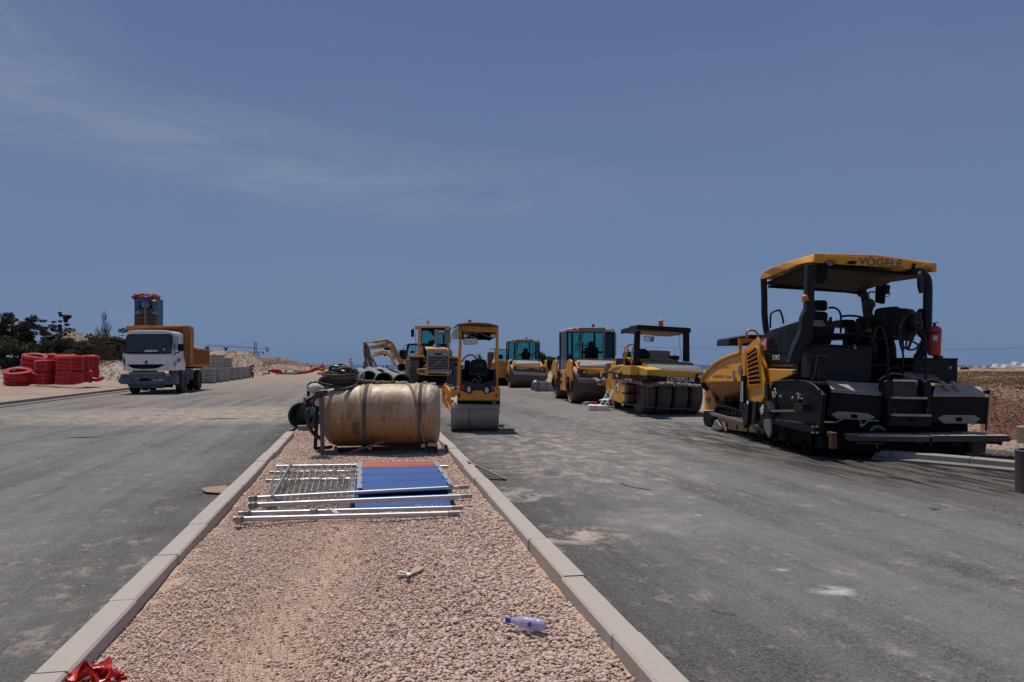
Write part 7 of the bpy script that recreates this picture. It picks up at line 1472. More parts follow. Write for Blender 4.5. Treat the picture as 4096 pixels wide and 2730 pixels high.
q.done('back_slots', M['greymid'], bk)
q = B(); q.poly([Y(768,1172,-.15),Y(830,1150,.2),Y(930,1150,.2),Y(890,1168,-.1),Y(850,1170,-.15)], (0,0,.02)); q.done('seat', M['chairwhite'], kr, bevel=.008)
kt([(905,1245,.35),(955,1250,.0)], .01, 'stretcher'); kt([(800,1190,.08),(870,1195,-.15)], .01, 'stretcher')
tag(kr, 'white plastic folding chair standing open beside the yellow pneumatic roller', 'chair')
Fm = Frame('foam_block', G(2150+640*.3189, 1230+1300*.3189, 0), R(-4), win=(2150, 1230, .3189)); Y = Fm.Y
q = B(); P0 = Fm.YY([(638,1298),(640,1240),(655,1230),(700,1234),(820,1238),(850,1235),(888,1240),(890,1305),(820,1308)], 0); q.loft([P0, [p+V((0,.35,.02)) for p in P0]])
fb = q.done('block', M['foam'], Fm.root, bevel=.01); q = B(); q.poly([Y(715,1306,-.005),Y(722,1232,-.005),Y(738,1233,-.005),Y(730,1306,-.005)], (0,.36,0)); q.done('tie_band', M['lettery'], Fm.root)
tag(Fm.root, 'block of rough white foam tied with yellow string in front of the folding chair', 'foam block')
b0 = G(2150+562*.3189, 1230+1205*.3189, .05); b1 = b0+V((.55,.1,0)); ax = (b1-b0).normalized(); bt2 = empty('plastic_bottle')
q = B(); q.lathe(b0, ax, [(0,.02),(.03,.02),(.1,.055),(.2,.055)], 14); q.done('bottle_body', M['bottle'], bt2, smooth=True)
q = B(); q.lathe(b0+ax*.2, ax, [(0,.056),(.15,.056),(.3,.05),(.31,.02)], 14); q.done('wrapper', M['extred'], bt2, smooth=True)
tag(bt2, 'red labelled drink bottle lying against the steel drum near the foam block', 'bottle')
Wb = Frame('concrete_barrier', G(1400+2115*.357, 1230+944*.357, 0), R(0), win=(1400, 1230, .357)); Y = Wb.Y
q = B(); q.poly(Wb.YY([(2080,940),(2100,832),(2230,834),(2232,840),(2300,840),(2300,950),(2120,942)], 0), (0,.4,0)); q.done('barrier_body', M['greymid'], Wb.root, bevel=.03)
for k in range(2): q = B(); q.poly(Wb.YY([(2118+k*90,838),(2196+k*90,840),(2196+k*90,936),(2118+k*90,934)], -.03), (0,.04,0)); q.done('panel', M['block'], Wb.root, bevel=.01)
q = B()
for k in range(7): q.tube([Y(2030+k*8,930,-.3), Y(2040+k*9,860-k*4,-.35), Y(2075+k*6,820+k*3,-.25), Y(2110+k*1,830+k*8,-.1), Y(2080-k*4,900,-.35), Y(2060+k*3,938,-.4)], .018, 5, sub=4)
q.done('cable_bundle', M['steel'], Wb.root)
tag(Wb.root, 'low grey concrete barrier with a bundle of cables between the two tandem rollers', 'barrier')
# ---------------------------------------------------------------- heightfield banks and piles
from mathutils import noise as mn
def fbm(x, y, s=1.0, o=5, seed=0): return mn.fractal(V((x*s, y*s, seed*7.3)), .9, 2.1, o)
def mound(name, sil, dist, depth, base, mat, label, cat, rough=.12, back=None, kind=None, seed=1, rub=0, rubm='rubble', rubs=(.05,.18), nx=110, ny=26, peakf=.55, sharp=1.0, dist2=None):
    """a bank whose skyline follows the traced points at the given distance; it slopes to the ground in front and behind"""
    us = [p[0] for p in sil]; vs_ = [p[1] for p in sil]; rows = []; vv = []
    q = B(); bm = q.bm; G_ = []
    for j in range(ny+1):
        row = []
        for i in range(nx+1):
            u = us[0]+(us[-1]-us[0])*i/nx; v = np.interp(u, us, vs_)
            dd = dist if dist2 is None else dist+(dist2-dist)*i/nx
            top = D(u, v, dd); f = j/ny; yy = dd + (f-peakf)*depth
            dirx = (top.x/dd); x = dirx*yy; b_ = gz(x, yy)+base
            k = f/peakf if f < peakf else (1-f)/(1-peakf)
            k = max(0, min(1, k)); kk = (math.sin(k*pi/2))**sharp
            end = min(1, min(i, nx-i)/4)
            h = max(0, top.z-b_)*kk
            z = b_ + h + rough*fbm(x, yy, .9, 6, seed)*min(1, k*3)*(1.3-k*.6) - .05
            row.append(bm.verts.new((x, yy, z)))
            G_.append((x, yy, z))
        rows.append(row)
    for r0, r1 in zip(rows, rows[1:]):
        for i in range(nx): bm.faces.new((r0[i], r0[i+1], r1[i+1], r1[i]))
    o = q.done(name, mat, smooth=True); tag(o, label, cat, kind=kind)
    if rub:
        r_ = np.random.RandomState(seed); idx = r_.randint(0, len(G_), rub); Pp = np.array(G_)[idx]+r_.uniform(-.35,.35,(rub,3))*np.array([1,1,.05])
        tag(scatter('rubble', Pp, rubs[0]+(rubs[1]-rubs[0])*r_.beta(1.2,4,rub), M[rubm], seed=seed), 'broken stones on the '+label.split(' ')[0]+' '+cat, kind='stuff')
    return o
def uC(x, y): return 800+x*.2975, 1300+y*.2975
def uD(x, y): return x*.3825, 1130+y*.3825
# sandy verge on the left
q = B(); rows = []
for j in range(61):
    t = -3+j*1.2; row = []
    for i in range(31):
        s = -11.45-(.12*i+.028*i*i); k = min(1, (-11.45-s)/7); z = .12+.36*k+.05*fbm(s, t, .5, 5, 2)*min(1,k*4)+.02*fbm(s,t,3,3,4)*min(1,k*4)
        if j == 60: z = -.1
        row.append(q.bm.verts.new(RW(s, t, z)))
    rows.append(row)
for r0, r1 in zip(rows, rows[1:]):
    for i in range(30): q.bm.faces.new((r0[i], r0[i+1], r1[i+1], r1[i]))
tag(q.done('sandy_verge', M['sand'], smooth=True), kind='structure')
# banks: pale rubble, brown bank, gravel piles
mound('earth_bank', [uC(*p) for p in ((330,560),(480,500),(560,492),(800,455),(900,452),(985,448),(1030,438),(1060,455),(1180,470),(1300,500),(1480,535),(1600,555),(1750,570),(1800,600))], 110, 20, 0, M['bank'], 'brown earth bank sloping down towards the sea behind the workers', 'earth bank', .35, seed=3, rub=5200, rubs=(.08,.35), dist2=205)
mound('rubble_bank', [uC(*p) for p in ((380,500),(450,488),(560,530),(700,575),(800,590),(900,560),(1000,540),(1150,530),(1300,555),(1500,575),(1640,590),(1760,605))], 92, 12, 0, M['pale'], 'pale rubble bank at the foot of the brown earth bank', 'rubble bank', .3, seed=5, rub=3500, rubs=(.06,.22), dist2=190)
mound('gravel_pile', [uC(*p) for p in ((-120,470),(0,340),(60,334),(160,333),(260,335),(340,345),(400,372),(470,430),(560,520),(600,560))], 88, 15, 0, M['pile'], 'long pinkish gravel pile rising behind the tipper tailgate', 'gravel pile', .18, seed=7, rub=2500, rubs=(.04,.14))
mound('gravel_pile', [uC(*p) for p in ((280,460),(370,385),(430,360),(500,342),(580,340),(640,355),(720,400),(800,455),(840,490))], 82, 12, 0, M['pile'], 'peaked gravel pile in front of the crane beside the block stacks', 'gravel pile', .15, seed=9, rub=2500, rubs=(.04,.14))
mound('rubble_bank', [uD(*p) for p in ((980,900),(1040,860),(1100,830),(1180,806),(1260,815),(1330,850),(1400,900))], 50, 9, .3, M['pale'], 'pale rocky rubble heap between the red coils and the white truck', 'rubble heap', .2, seed=11, rub=900, rubs=(.03,.14))
mound('rubble_bank', [uD(*p) for p in ((-220,900),(-60,905),(0,925),(60,945),(130,960),(220,985))], 44, 5, .3, M['pale'], 'low pale rubble at the left end of the red coils', 'rubble heap', .2, seed=12, rub=700, rubs=(.04,.16))
mound('earth_bank', [uD(*p) for p in ((600,560),(650,530),(700,520),(760,524),(820,540),(860,548),(960,540),(1040,550),(1100,570),(1150,600))], 85, 14, 0, M['bank'], 'brown earth mound seen through the gap between the dark trees', 'earth bank', .3, seed=13, rub=900, rubs=(.06,.3))
q = B(); a0, a1 = D(*uD(868,575), 78), D(*uD(1015,580), 78); q.box(a0.x, a1.x, 78, 82, -1, a0.z); q.box(a0.x-.4,a1.x+.8, 77.6, 82.4, a0.z-.12, a0.z+.15)
hb = q.done('block_wall', M['white'], bevel=.03); tag(hb, 'low whitewashed ruin wall glimpsed between the dark trees', 'wall')
# ---------------------------------------------------------------- foliage
def leafcloud(name, clumps, n, size, mat, parent=None, seed=1, flat=.5):
    """many small leaf faces gathered in clumps (centre, radius)"""
    r_ = np.random.RandomState(seed); C_ = np.array([c[0][:] for c in clumps]); Rr = np.array([c[1] for c in clumps]); w_ = Rr**2; w_ = w_/w_.sum()
    i = r_.choice(len(clumps), n, p=w_); d = r_.normal(size=(n,3)); d /= np.linalg.norm(d, axis=1)[:,None]
    rad_ = Rr[i]*r_.uniform(.35,1.05,n)**.6; P_ = C_[i]+d*rad_[:,None]*np.array([1,1,flat])
    t1 = r_.normal(size=(n,3)); t1 /= np.linalg.norm(t1, axis=1)[:,None]; t2 = np.cross(t1, r_.normal(size=(n,3))); t2 /= np.linalg.norm(t2, axis=1)[:,None]
    s = size*r_.uniform(.5,1.3,n)[:,None]
    Vx = np.stack([P_-t1*s, P_+t2*s*.45, P_+t1*s, P_-t2*s*.45], 1).reshape(-1,3); Fc = np.arange(n*4).reshape(-1,4)
    ct = r_.uniform(-.25,.25,len(clumps))[i]
    tone = np.repeat(np.clip(.35+ct+.35*d[:,2]+r_.uniform(-.15,.15,n),0,1), 4)  # upper side of each clump toned lighter, as if lit from above
    return npmesh(name, Vx, Fc, mat, parent, colattr=tone)
def branch(q, p, d, L, r_, depth, rnd, tips, spread=.6, upb=.15, nseg=3, kids=(2,3)):
    pts = [p]; 
    for k in range(nseg):
        d = (d+V((rnd.uniform(-.2,.2),rnd.uniform(-.2,.2),rnd.uniform(-.05,.15)))).normalized(); p = p+d*L/nseg; pts.append(p)
    q.tube(pts, [r_*(1-.45*i/nseg) for i in range(nseg+1)], 5)
    if depth == 0: tips.append(p); return
    for k in range(rnd.choice(kids)):
        a = pts[rnd.randint(1, nseg)]; dn = (d+V((rnd.uniform(-1,1),rnd.uniform(-1,1),rnd.uniform(-.3,.7)))*spread+V((0,0,upb))).normalized()
        branch(q, a, dn, L*rnd.uniform(.55,.8), max(.013, r_*.55), depth-1, rnd, tips, spread, upb, nseg, kids)
    tips.append(p)
def tree(u0, vb, u1, vt, dist, label, seed, leaf='leaf', n=1500, size=.16, cr=.5, lean=0, depth=3, trunkh=.35, name='tree', flat=.45, base=.4, group=None, spread=.8, fill=0, cat='tree', nclump=0):
    rnd = random.Random(seed); c = D((u0+u1)/2, vb, dist); zb = gz(c.x, c.y)+base if base is not None else c.z; top = D((u0+u1)/2, vt, dist).z; H_ = top-zb; W = (u1-u0)/F*dist
    root = empty(name, (c.x, c.y, zb)); q = B(); tips = []
    nst = max(1, int(W/(H_*.9)+.5)) if fill else 1
    for k in range(nst+ (1 if fill else 0)):
        sx = rnd.uniform(-.3,.3)*W if nst > 1 or fill else 0
        branch(q, V((sx,rnd.uniform(-.3,.3),-.1)), V((lean+rnd.uniform(-.15,.15),0,1)).normalized(), H_*trunkh*1.3, max(.03, H_*.022), depth, rnd, tips, spread, kids=(2,3) if n > 200 else (3,4))
    # fit the tips into the crown box
    q.done('trunk', M['bark'], root)
    tz = max(t.z for t in tips); tx = max(abs(t.x) for t in tips)+1e-3
    sc_x = (W/2*.92)/tx; sc_z = (H_*.95)/tz
    for o in [o for o in COL.objects if o.parent == root]:
        for v_ in o.data.vertices: v_.co.x *= sc_x; v_.co.y *= min(sc_x,1.3); v_.co.z *= sc_z
    clumps = [(V((t.x*sc_x, t.y*min(sc_x,1.3), t.z*sc_z)), cr*rnd.uniform(.5,1.2)) for t in tips]
    for k in range(fill): clumps.append((V((rnd.uniform(-.5,.5)*W, rnd.uniform(-.6,.6), rnd.uniform(.05,.8)*H_)), cr*rnd.uniform(.8,1.5)))
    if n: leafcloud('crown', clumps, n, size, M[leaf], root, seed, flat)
    tag(root, label, cat, group); return root
# left row of dark wind-bent trees
TL = [(-120,800,110,300,56,'dark wind bent tree at the left edge with a dense crown',1,3600,.45,4),(60,790,215,318,58,'dark slim tree beside the one at the left edge, thin pointed top',2,1700,.32,2),
      (170,800,480,322,55,'broad dark tree with layered crown behind the red coils',3,4200,.42,2),(430,790,600,372,58,'small dark tree right of the broad layered tree',4,1900,.32,2),
      (520,780,700,287,60,'tall sparse tree with open twiggy top against the sky',5,1100,.22,0)]
for a,b,c_,d_,dd,lab,sd_,n_,cr,fl_ in TL: 
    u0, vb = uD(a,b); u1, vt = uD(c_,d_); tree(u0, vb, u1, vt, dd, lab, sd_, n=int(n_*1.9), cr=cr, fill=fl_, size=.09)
for (a,b,c_,d_,dd,lab,sd_,lf,n_,cr,fl_) in [(560,800,830,480,57,'olive brown bush below the tall sparse tree',21,'scrub',9000,.55,22),(740,800,1000,550,56,'brownish dry bush in the middle of the scrub row',22,'scrub',9000,.55,24),
      (940,780,1180,560,55,'dusty brown scrub bush left of the white truck',23,'scrub',8500,.55,24),(1130,760,1345,480,58,'green leafy bush directly left of the truck windscreen',24,'leafg',9000,.5,30),
      (-150,850,260,560,52,'dark scrub mass under the trees at the left edge',25,'leaf',6500,.55,14),(230,830,600,600,53,'dark scrub behind the red coils',26,'leaf',6500,.5,14)]:
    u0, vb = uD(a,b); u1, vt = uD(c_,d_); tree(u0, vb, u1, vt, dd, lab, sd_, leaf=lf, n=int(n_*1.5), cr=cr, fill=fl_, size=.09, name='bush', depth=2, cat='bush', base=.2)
u0, vb = uD(1020,700); u1, vt = uD(1275,262)
tree(u0, vb, u1, vt, 60, 'bare leafless tree with fine branches above the green bush', 31, n=0, depth=5, spread=.95, trunkh=.3, lean=.05)
# dead branches between coils and truck
q = B(); rnd = random.Random(5)
for k in range(60):
    a = D(*uD(rnd.uniform(1030,1230), rnd.uniform(760,870)), 49); q.tube([a, a+V((rnd.uniform(-.9,.9),rnd.uniform(-.4,.4),rnd.uniform(.1,.9))), a+V((rnd.uniform(-1.6,1.6),0,rnd.uniform(.1,1.0)))], .011, 4, sub=3)
tag(q.done('dead_branches', M['bark'], smooth=True), 'heap of dry dead branches behind the right end of the red coils', 'branches', kind='stuff')
# right side bushes and sapling
for (u0,vb,u1,vt,dd,lab,sd_,lf,n_,cr,fl_) in [(2150,1482,2236,1413,95,'round dark green bush left of the nearer tandem roller',41,'leafg',5200,.6,12),(2245,1478,2300,1418,100,'small green bush beside the thin pole',42,'leafg',2600,.5,7),
   (3270,1500,3560,1470,90,'low scrub bush showing behind the tool boxes',43,'leafg',900,.4,4),(3820,1506,4110,1492,70,'low dry scrub row in front of the white town houses',46,'scrub',4500,.32,16)]:
    tree(u0, vb, u1, vt, dd, lab, sd_, leaf=lf, n=n_, cr=cr, fill=fl_, name='bush', depth=2, size=.14, cat='bush', base=0)
tree(1905, 1450, 1948, 1408, 80, 'nearly bare sapling showing between the small roller posts', 44, n=160, cr=.2, depth=4, size=.08, base=0, spread=.6)
tree(4030, 1612, 4200, 1555, 24, 'dark green bush at the right edge above the red earth', 45, leaf='leafg', n=3000, cr=.25, fill=8, name='bush', depth=2, size=.06, cat='bush', base=.2)
for k, (a, b, n9) in enumerate(((1700,1800,'tuft'),(1880,1960,'tuft'),(2060,2180,'tuft'))):
    pass
def uF3(x, y): return 3200+x*.3826, 1450+y*.3826
for k, (a,b,c_,d_) in enumerate(((1670,130,1760,62),(1850,140,1960,92),(2040,170,2140,115),(2130,180,2200,122))):
    u0, vb = uF3(a,b); u1, vt = uF3(c_,d_); tree(u0, vb, u1, vt, 110, ('spiky green bush just right of the tool box','second green bush along the dry field edge','third green bush below the white houses','fourth green bush below the largest white house')[k], 50+k, leaf='leafg', n=900, cr=.5, fill=3, name='bush', depth=2, size=.16, cat='bush', base=0)
# dry field to the right
q = B(); rows = []
for j in range(30):
    y = 17.5*(1.12**j); row = []
    for i in range(40):
        f = i/39; x = y*(.50+f*.75) if j > 0 else 17.5*(.50+f*.75); z = gz(x, y)+.16+.25*fbm(x,y,.15,4,3)*min(1,(y-17.5)/20) + (.25 if y > 24 else .1)
        if j == 0 or i == 0: z = -.05
        row.append(q.bm.verts.new((x, y, z)))
    rows.append(row)
for r0, r1 in zip(rows, rows[1:]):
    for i in range(39): q.bm.faces.new((r0[i], r0[i+1], r1[i+1], r1[i]))
tag(q.done('field', M['drygrass'], smooth=True), kind='structure')
r_ = np.random.RandomState(4); n = 26000; y = 22+60*r_.uniform(0,1,n)**1.3; x = y*(.55+.5*r_.uniform(0,1,n)); z = np.array([gz(a,b) for a,b in zip(x,y)])+.42
h = r_.uniform(.05,.16,n); dx = r_.uniform(-.12,.12,n); w_ = .012
Vx = np.stack([np.stack([x-w_*2,y,z],1), np.stack([x+w_*2,y,z],1), np.stack([x+dx,y,z+h],1)],1).reshape(-1,3)
tag(npmesh('dry_grass', Vx, np.arange(n*3).reshape(-1,3), M['straw2'], colattr=np.repeat(r_.uniform(0,1,n),3)), 'dry golden grass covering the field beyond the paver', 'grass', kind='stuff')
mound('earth_mound', [uF3(*p) for p in ((1880,330),(1960,305),(2000,320),(2060,352),(2150,385),(2260,440),(2342,500),(2500,560))], 16.3, 4.2, 0, M['redearth'], 'reddish rubble and earth mound to the right of the paver screed', 'earth mound', .12, seed=21, rub=3800, rubm='redrubble', rubs=(.01,.055), nx=60, ny=22)
mound('dark_bank', [uF3(*p) for p in ((1600,270),(1800,262),(2000,255),(2150,262),(2300,290),(2500,330))], 21, 4, 0, M['bank'], 'dark brown dry bank at the near edge of the golden field', 'earth bank', .12, seed=23, rub=900, rubm='redrubble', rubs=(.02,.09), nx=50, ny=16)
n = 3500; r_ = np.random.RandomState(8); x = 6.2+7*r_.uniform(0,1,n); y = 19.8-x*1.12+3.2*r_.uniform(0,1,n)
tag(scatter('pebbles', np.stack([x,y,np.full(n,.02)],1), .008+.022*r_.beta(1.3,4,n), M['rubble'], seed=8), 'pale pebbles between the two kerbs right of the paver', 'pebbles', kind='stuff')
# ---------------------------------------------------------------- white town houses far off
rh = random.Random(6)
def house(u0, u1, vt, vb, dist, label, wins=2, mat='white', name='white_house'):
    a, b = D(u0, vt, dist), D(u1, vt, dist); zb = min(D(u0, vb, dist).z, gz(a.x, dist)); root = empty(name, ((a.x+b.x)/2, dist, zb)); W = (b.x-a.x)/2; H_ = a.z-zb
    q = B(); q.box(-W, W, 0, 14, 0, H_); w_ = q.done('wall', M[mat], root)
    q = B(); q.box(-W-.15, W+.15, -.15, 14.15, H_, H_+.9); q.done('parapet', M[mat], root)
    q = B(); q.box(-W*.4, W*.3, 3, 8, H_+.8, H_+3); q.done('roof_room', M[mat], root)
    for st in range(max(1, int(H_/3.4))):
        for k in range(wins):
            x = -W+2*W*(k+.5)/wins; z = H_-2.6-st*3.2
            if z < .3: continue
            q = B(); q.box(x-W/wins*.35, x+W/wins*.35, -.12, .1, z, z+1.7); q.done('window', M['dark'], w_)
    tag(root, label, 'house', 'white flat roofed houses on the skyline')
hl = [(3795,3838,1478),(3838,3872,1480),(3872,3912,1478),(3912,3942,1476),(3942,3985,1474),(3985,4020,1468),(4020,4064,1470),(4064,4100,1459),(4100,4150,1466)]
for k, (a,b,t) in enumerate(hl):
    house(a, b-1, t+4, 1500, 560+rh.uniform(-40,40), ['leftmost low cream house on the skyline beyond the dry field','second cream house from the left on the skyline','third pale house on the skyline, plain flat roof','narrow cream house in the middle of the skyline row','cream house left of the brighter white houses','white house with dark window pairs on the skyline','bright white house left of the tallest house','tallest white house on the skyline at the right edge','white house cut by the right edge of the photo'][k], 2+k%2, 'white' if k > 4 else 'cream')
# power line
pl = empty('utility_pole'); c = D(2246, 1460, 110); q = B(); q.cyl((c.x,c.y,gz(c.x,c.y)), (c.x,c.y,D(2246,1412,110).z), .1, .07, n=8); q.done('pole_shaft', M['bark'], pl)
z_ = D(2246,1418,110).z; q = B(); q.box(c.x-.7,c.x+.7,c.y-.05,c.y+.05,z_-.4,z_-.3); q.done('crossarm', M['bark'], pl); tag(pl, 'short dark utility pole by the green bush behind the nearer tandem roller', 'utility pole')
pl = empty('utility_pole'); c = D(2330, 1460, 75); q = B(); q.cyl((c.x,c.y,gz(c.x,c.y)), (c.x,c.y,D(2330,1368,75).z), .12, .08, n=8); q.done('pole_shaft', M['bark'], pl)
z_ = D(2330,1372,75).z; q = B(); q.box(c.x-.5,c.x+.5,c.y-.05,c.y+.05,z_-.3,z_-.2); q.done('crossarm', M['bark'], pl); tag(pl, 'utility pole seen through the glass of the nearer tandem roller cab', 'utility pole')
q = B(); P_ = [D(u,v,dd) for u,v,dd in ((2246,1418,110),(2290,1388,92),(2330,1374,75),(2560,1390,78),(2900,1393,80),(3300,1402,82),(3700,1400,82),(4200,1392,80))]; q.tube(P_, .012, 4, sub=5); tag(q.done('power_line', M['hose']), 'thin power line running to the right above the field', 'cable')
# ---------------------------------------------------------------- tower cranes
def crane(u0, ut, dist, label, pts_):
    Y_ = lambda x, y: D(*uC(x, y), dist); root = empty('tower_crane'); mast_t = Y_(pts_['mast'][0], pts_['mast'][1]); g = gz(mast_t.x, dist)
    w_ = pts_['w']; q = B(); z0 = g; z1 = mast_t.z; n_ = int((z1-z0)/(w_*1.1))
    for sx in (-1,1):
        for sy in (-1,1): q.bar((mast_t.x+sx*w_/2, dist+sy*w_/2, z0), (mast_t.x+sx*w_/2, dist+sy*w_/2, z1), w_*.14, w_*.14)
    for k in range(n_):
        za, zb_ = z0+(z1-z0)*k/n_, z0+(z1-z0)*(k+1)/n_; s_ = 1 if k % 2 else -1
        q.bar((mast_t.x-s_*w_/2, dist-w_/2, za), (mast_t.x+s_*w_/2, dist-w_/2, zb_), w_*.09, w_*.09); q.bar((mast_t.x-w_/2, dist-w_/2, zb_), (mast_t.x+w_/2, dist-w_/2, zb_), w_*.08, w_*.08)
    q.done('mast', M['cranem'], root)
    a, b = Y_(*pts_['jib0']), Y_(*pts_['jib1']); hgt = w_*.75; q = B(); n_ = 36
    q.bar(a, b, w_*.12, w_*.12); q.bar(a+V((0,0,hgt)), b+V((0,0,hgt*.8)), w_*.12, w_*.12)
    for k in range(n_): f = k/n_; q.bar(a.lerp(b,f)+V((0,0,hgt if k%2 else 0)), a.lerp(b,f+1/n_)+V((0,0,0 if k%2 else hgt)), w_*.07, w_*.07)
    q.done('jib', M['cranem'], root)
    c_ = Y_(*pts_['cj']); q = B(); q.bar(a, c_, w_*.3, w_*.2); q.done('counter_jib', M['cranem'], root)
    q = B(); q.box(c_.x-w_*.9, c_.x+w_*.2, dist-1, dist+1, c_.z-w_*1.5, c_.z+w_*.8); q.done('counterweight', M['cream'], root)
    q = B(); ap = mast_t+V((0,0,pts_['apex'])); q.bar(ap, a.lerp(b,.6)+V((0,0,hgt)), .12, .12); q.bar(ap, c_, .12, .12); q.done('tie_rod', M['cranem'], root)
    tag(root, label, 'tower crane')
M['cranem'] = mk('crane_blue_steel', (.05,.07,.14), .6, dust=.1); M['cream'] = mk('cream_render', (.52,.48,.42), .7, dust=.2)
for o in COL.objects:
    pass
crane(0,0,900,'blue tower crane with a long jib beyond the gravel pile', dict(mast=(745,235), w=2.3, jib0=(735,322), jib1=(100,285), cj=(915,325), apex=0))
crane(0,0,1300,'small distant tower crane with faint jib just right of the larger crane', dict(mast=(790,360), w=1.9, jib0=(800,378), jib1=(660,372), cj=(855,372), apex=0))
q = B(); c = D(*uC(347,350), 300); q.cyl((c.x,300,gz(c.x,300)), (c.x,300,D(*uC(347,310),300).z), .45, n=8); q.box(c.x-1,c.x+1,299.6,300.4,D(*uC(347,318),300).z,D(*uC(347,308),300).z); tag(q.done('lamp_mast', M['dark']), 'dark mast poking up behind the long gravel pile', 'mast')
# ---------------------------------------------------------------- blocks
def blockstack(u, v, layers, label, w=1.0, dd=.9, nx_=3, rz=R(10.8), yoff=0, h=.215):
    c = G(u, v, 0); root = empty('block_stack', (c.x, c.y+yoff, 0), rz); rnd = random.Random(int(u*3+v))
    q = B(); q.box(-.02, w, .0, dd, .0, .06); q.done('pallet', M['rust'], root)
    for k in range(layers):
        for i in range(nx_):
            q = B(); x0 = w*i/nx_+.008; j = rnd.uniform(-.02,.02); q.box(x0, w*(i+1)/nx_-.008, j, dd+j, .065+k*(h+.012), .065+k*(h+.012)+h); q.done('block', M['block'], root)
    tag(root, label, 'block stack', 'pallets of concrete kerb blocks'); return root
base = [(0,790,4,.8),(168,777,4,.5),(282,764,4,.42),(385,750,4,.36),(470,738,4,.38),(545,727,4,.36),(622,717,4,.2)]
labs = ['nearest pallet of grey kerb blocks, partly behind the truck wheel','second pallet of grey blocks from the truck','third pallet of grey blocks, square ends showing','fourth pallet of grey blocks along the row','fifth pallet of grey blocks along the row','sixth pallet of grey blocks, next to last before the motorcycle','last pallet of grey blocks, right beside the red motorcycle']
for k, (a,b,L_,w_) in enumerate(base):
    u, v = uC(a,b); blockstack(u, v, L_, labs[k], w=w_, nx_=1+(k<2))
blockstack(816, 1524, 8, 'tall grey block stack just right of the tipper tailgate', w=1.25, nx_=2)
blockstack(887, 1522, 7, 'stepped grey block stack behind the second and third pallets', w=.62, nx_=1)
for (a,b,c_,d_,lab) in ((812,665,925,645,'flat concrete kerb piece left of the near red pipe heap'),(1010,668,1095,635,'square concrete piece in front of the near red pipe heap'),(1120,670,1255,640,'long concrete kerb piece right of the near red pipe heap'),(1165,655,1225,635,'small pale kerb piece behind the long one'),(1250,640,1500,612,'row of kerb pieces along the red pipe')):
    u0, v0 = uC(a,b); u1, v1 = uC(c_,d_); p = G(u0, v0, 0); p2 = G(u1, v0, 0); hh = (v0-v1)/F*p.y; q = B(); q.box(0, p2.x-p.x, 0, .5, 0, hh, Matrix.Translation(V((p.x,p.y,0)))); tag(q.done('kerb_piece', M['block'], bevel=.02), lab, 'kerb piece')
# ---------------------------------------------------------------- red coils
def coil_obj(xc, yb, w, h, turns, tr, label, dist, tilt=(0,0), seed=1, ties=2):
    u, v = uD(xc, yb); c = D(u, v, dist); Rr = w*.3825/F*dist/2; H_ = h*.3825/F*dist; root = empty('red_pipe_coil', (c.x, c.y, c.z), random.Random(seed).uniform(0,6))
    root.rotation_euler = (tilt[0], tilt[1], 0); rnd = random.Random(seed); r_ = tr
    for k in range(turns):
        z = r_+ (H_-2*r_)*k/max(1,turns-1); q = B(); rr = Rr-r_-rnd.uniform(0,.05)*Rr; ph = rnd.uniform(0,6)
        for lay in range(1 if turns > 3 and r_ > .09 else 2):
            R2 = rr-lay*2*r_
            if R2 < .15: continue
            q.tube([V((R2*(1+.02*sin(3*a+ph))*cos(a), R2*(1+.02*cos(2*a+ph))*sin(a), z+.02*sin(a*2+ph))) for a in np.linspace(0,2*pi,37)[:-1]], r_*(.96 if lay else 1), 8, closed=True)
        q.done('pipe_turn', M['red'], root, smooth=True)
    for k in range(ties):
        a = -pi/2+ (k-.5)*1.1+rnd.uniform(-.2,.2); d_ = V((cos(a),sin(a),0)); q = B(); q.tube([d_*(Rr-2.2*r_), d_*(Rr+.012)+V((0,0,-.0)), d_*(Rr+.012)+V((0,0,H_)), d_*(Rr-2.2*r_)+V((0,0,H_+.02))], .008, 4); q.done('tie', M['tiem'], root)
    tag(root, label, 'pipe coil', 'red corrugated pipe coils on the verge'); return root
M['tiem'] = mk('yellow_tie', (.45,.32,.18), .8, dust=.1)
DC = 36
coils = [(195,1055,275,140,6,.055,'separate coil of thin red pipe at the left end, tilted on the sand',35,(R(14),R(6))),
 (460,1062,255,125,6,.05,'low coil of thin red pipe beneath the small stacked coil',35.4,(R(4),0)),
 (480,938,225,122,6,.05,'coil of thin red pipe stacked on the low thin coil',35.5,(0,0)),
 (722,1063,275,132,4,.095,'lower thick red coil in the middle of the heap, four fat turns',35.4,(0,0)),
 (726,928,282,162,4,.11,'upper thick red coil at the front top of the heap',35.5,(0,0)),
 (345,930,250,175,4,.11,'leaning thick red coil at the back left of the heap',37.4,(R(8),R(12))),
 (270,985,230,90,3,.1,'red coil lying flat behind the separate left coil',37.6,(R(6),0)),
 (470,870,230,125,4,.11,'high red coil at the back top left of the heap',38.6,(0,0)),
 (650,870,260,118,4,.1,'high red coil at the back middle of the heap',38.6,(0,0)),
 (865,920,140,150,5,.085,'upright narrow red coil right of the front top coil',36.2,(0,R(-5))),
 (880,1050,160,130,5,.07,'narrow red coil under the upright one',36.2,(0,0)),
 (950,915,160,150,5,.09,'red coil at the right end, upper one',37.2,(0,R(4))),
 (960,1035,150,125,5,.07,'red coil at the right end, bottom one',37.2,(0,0)),
 (600,1010,260,180,5,.08,'red coil hidden deep in the middle of the heap',38.4,(0,0))]
for k, (a,b,c_,d_,t_,tr2,lab,dd,tl) in enumerate(coils): coil_obj(a,b,c_,d_,t_,tr2,lab,dd,tl,seed=k+1)
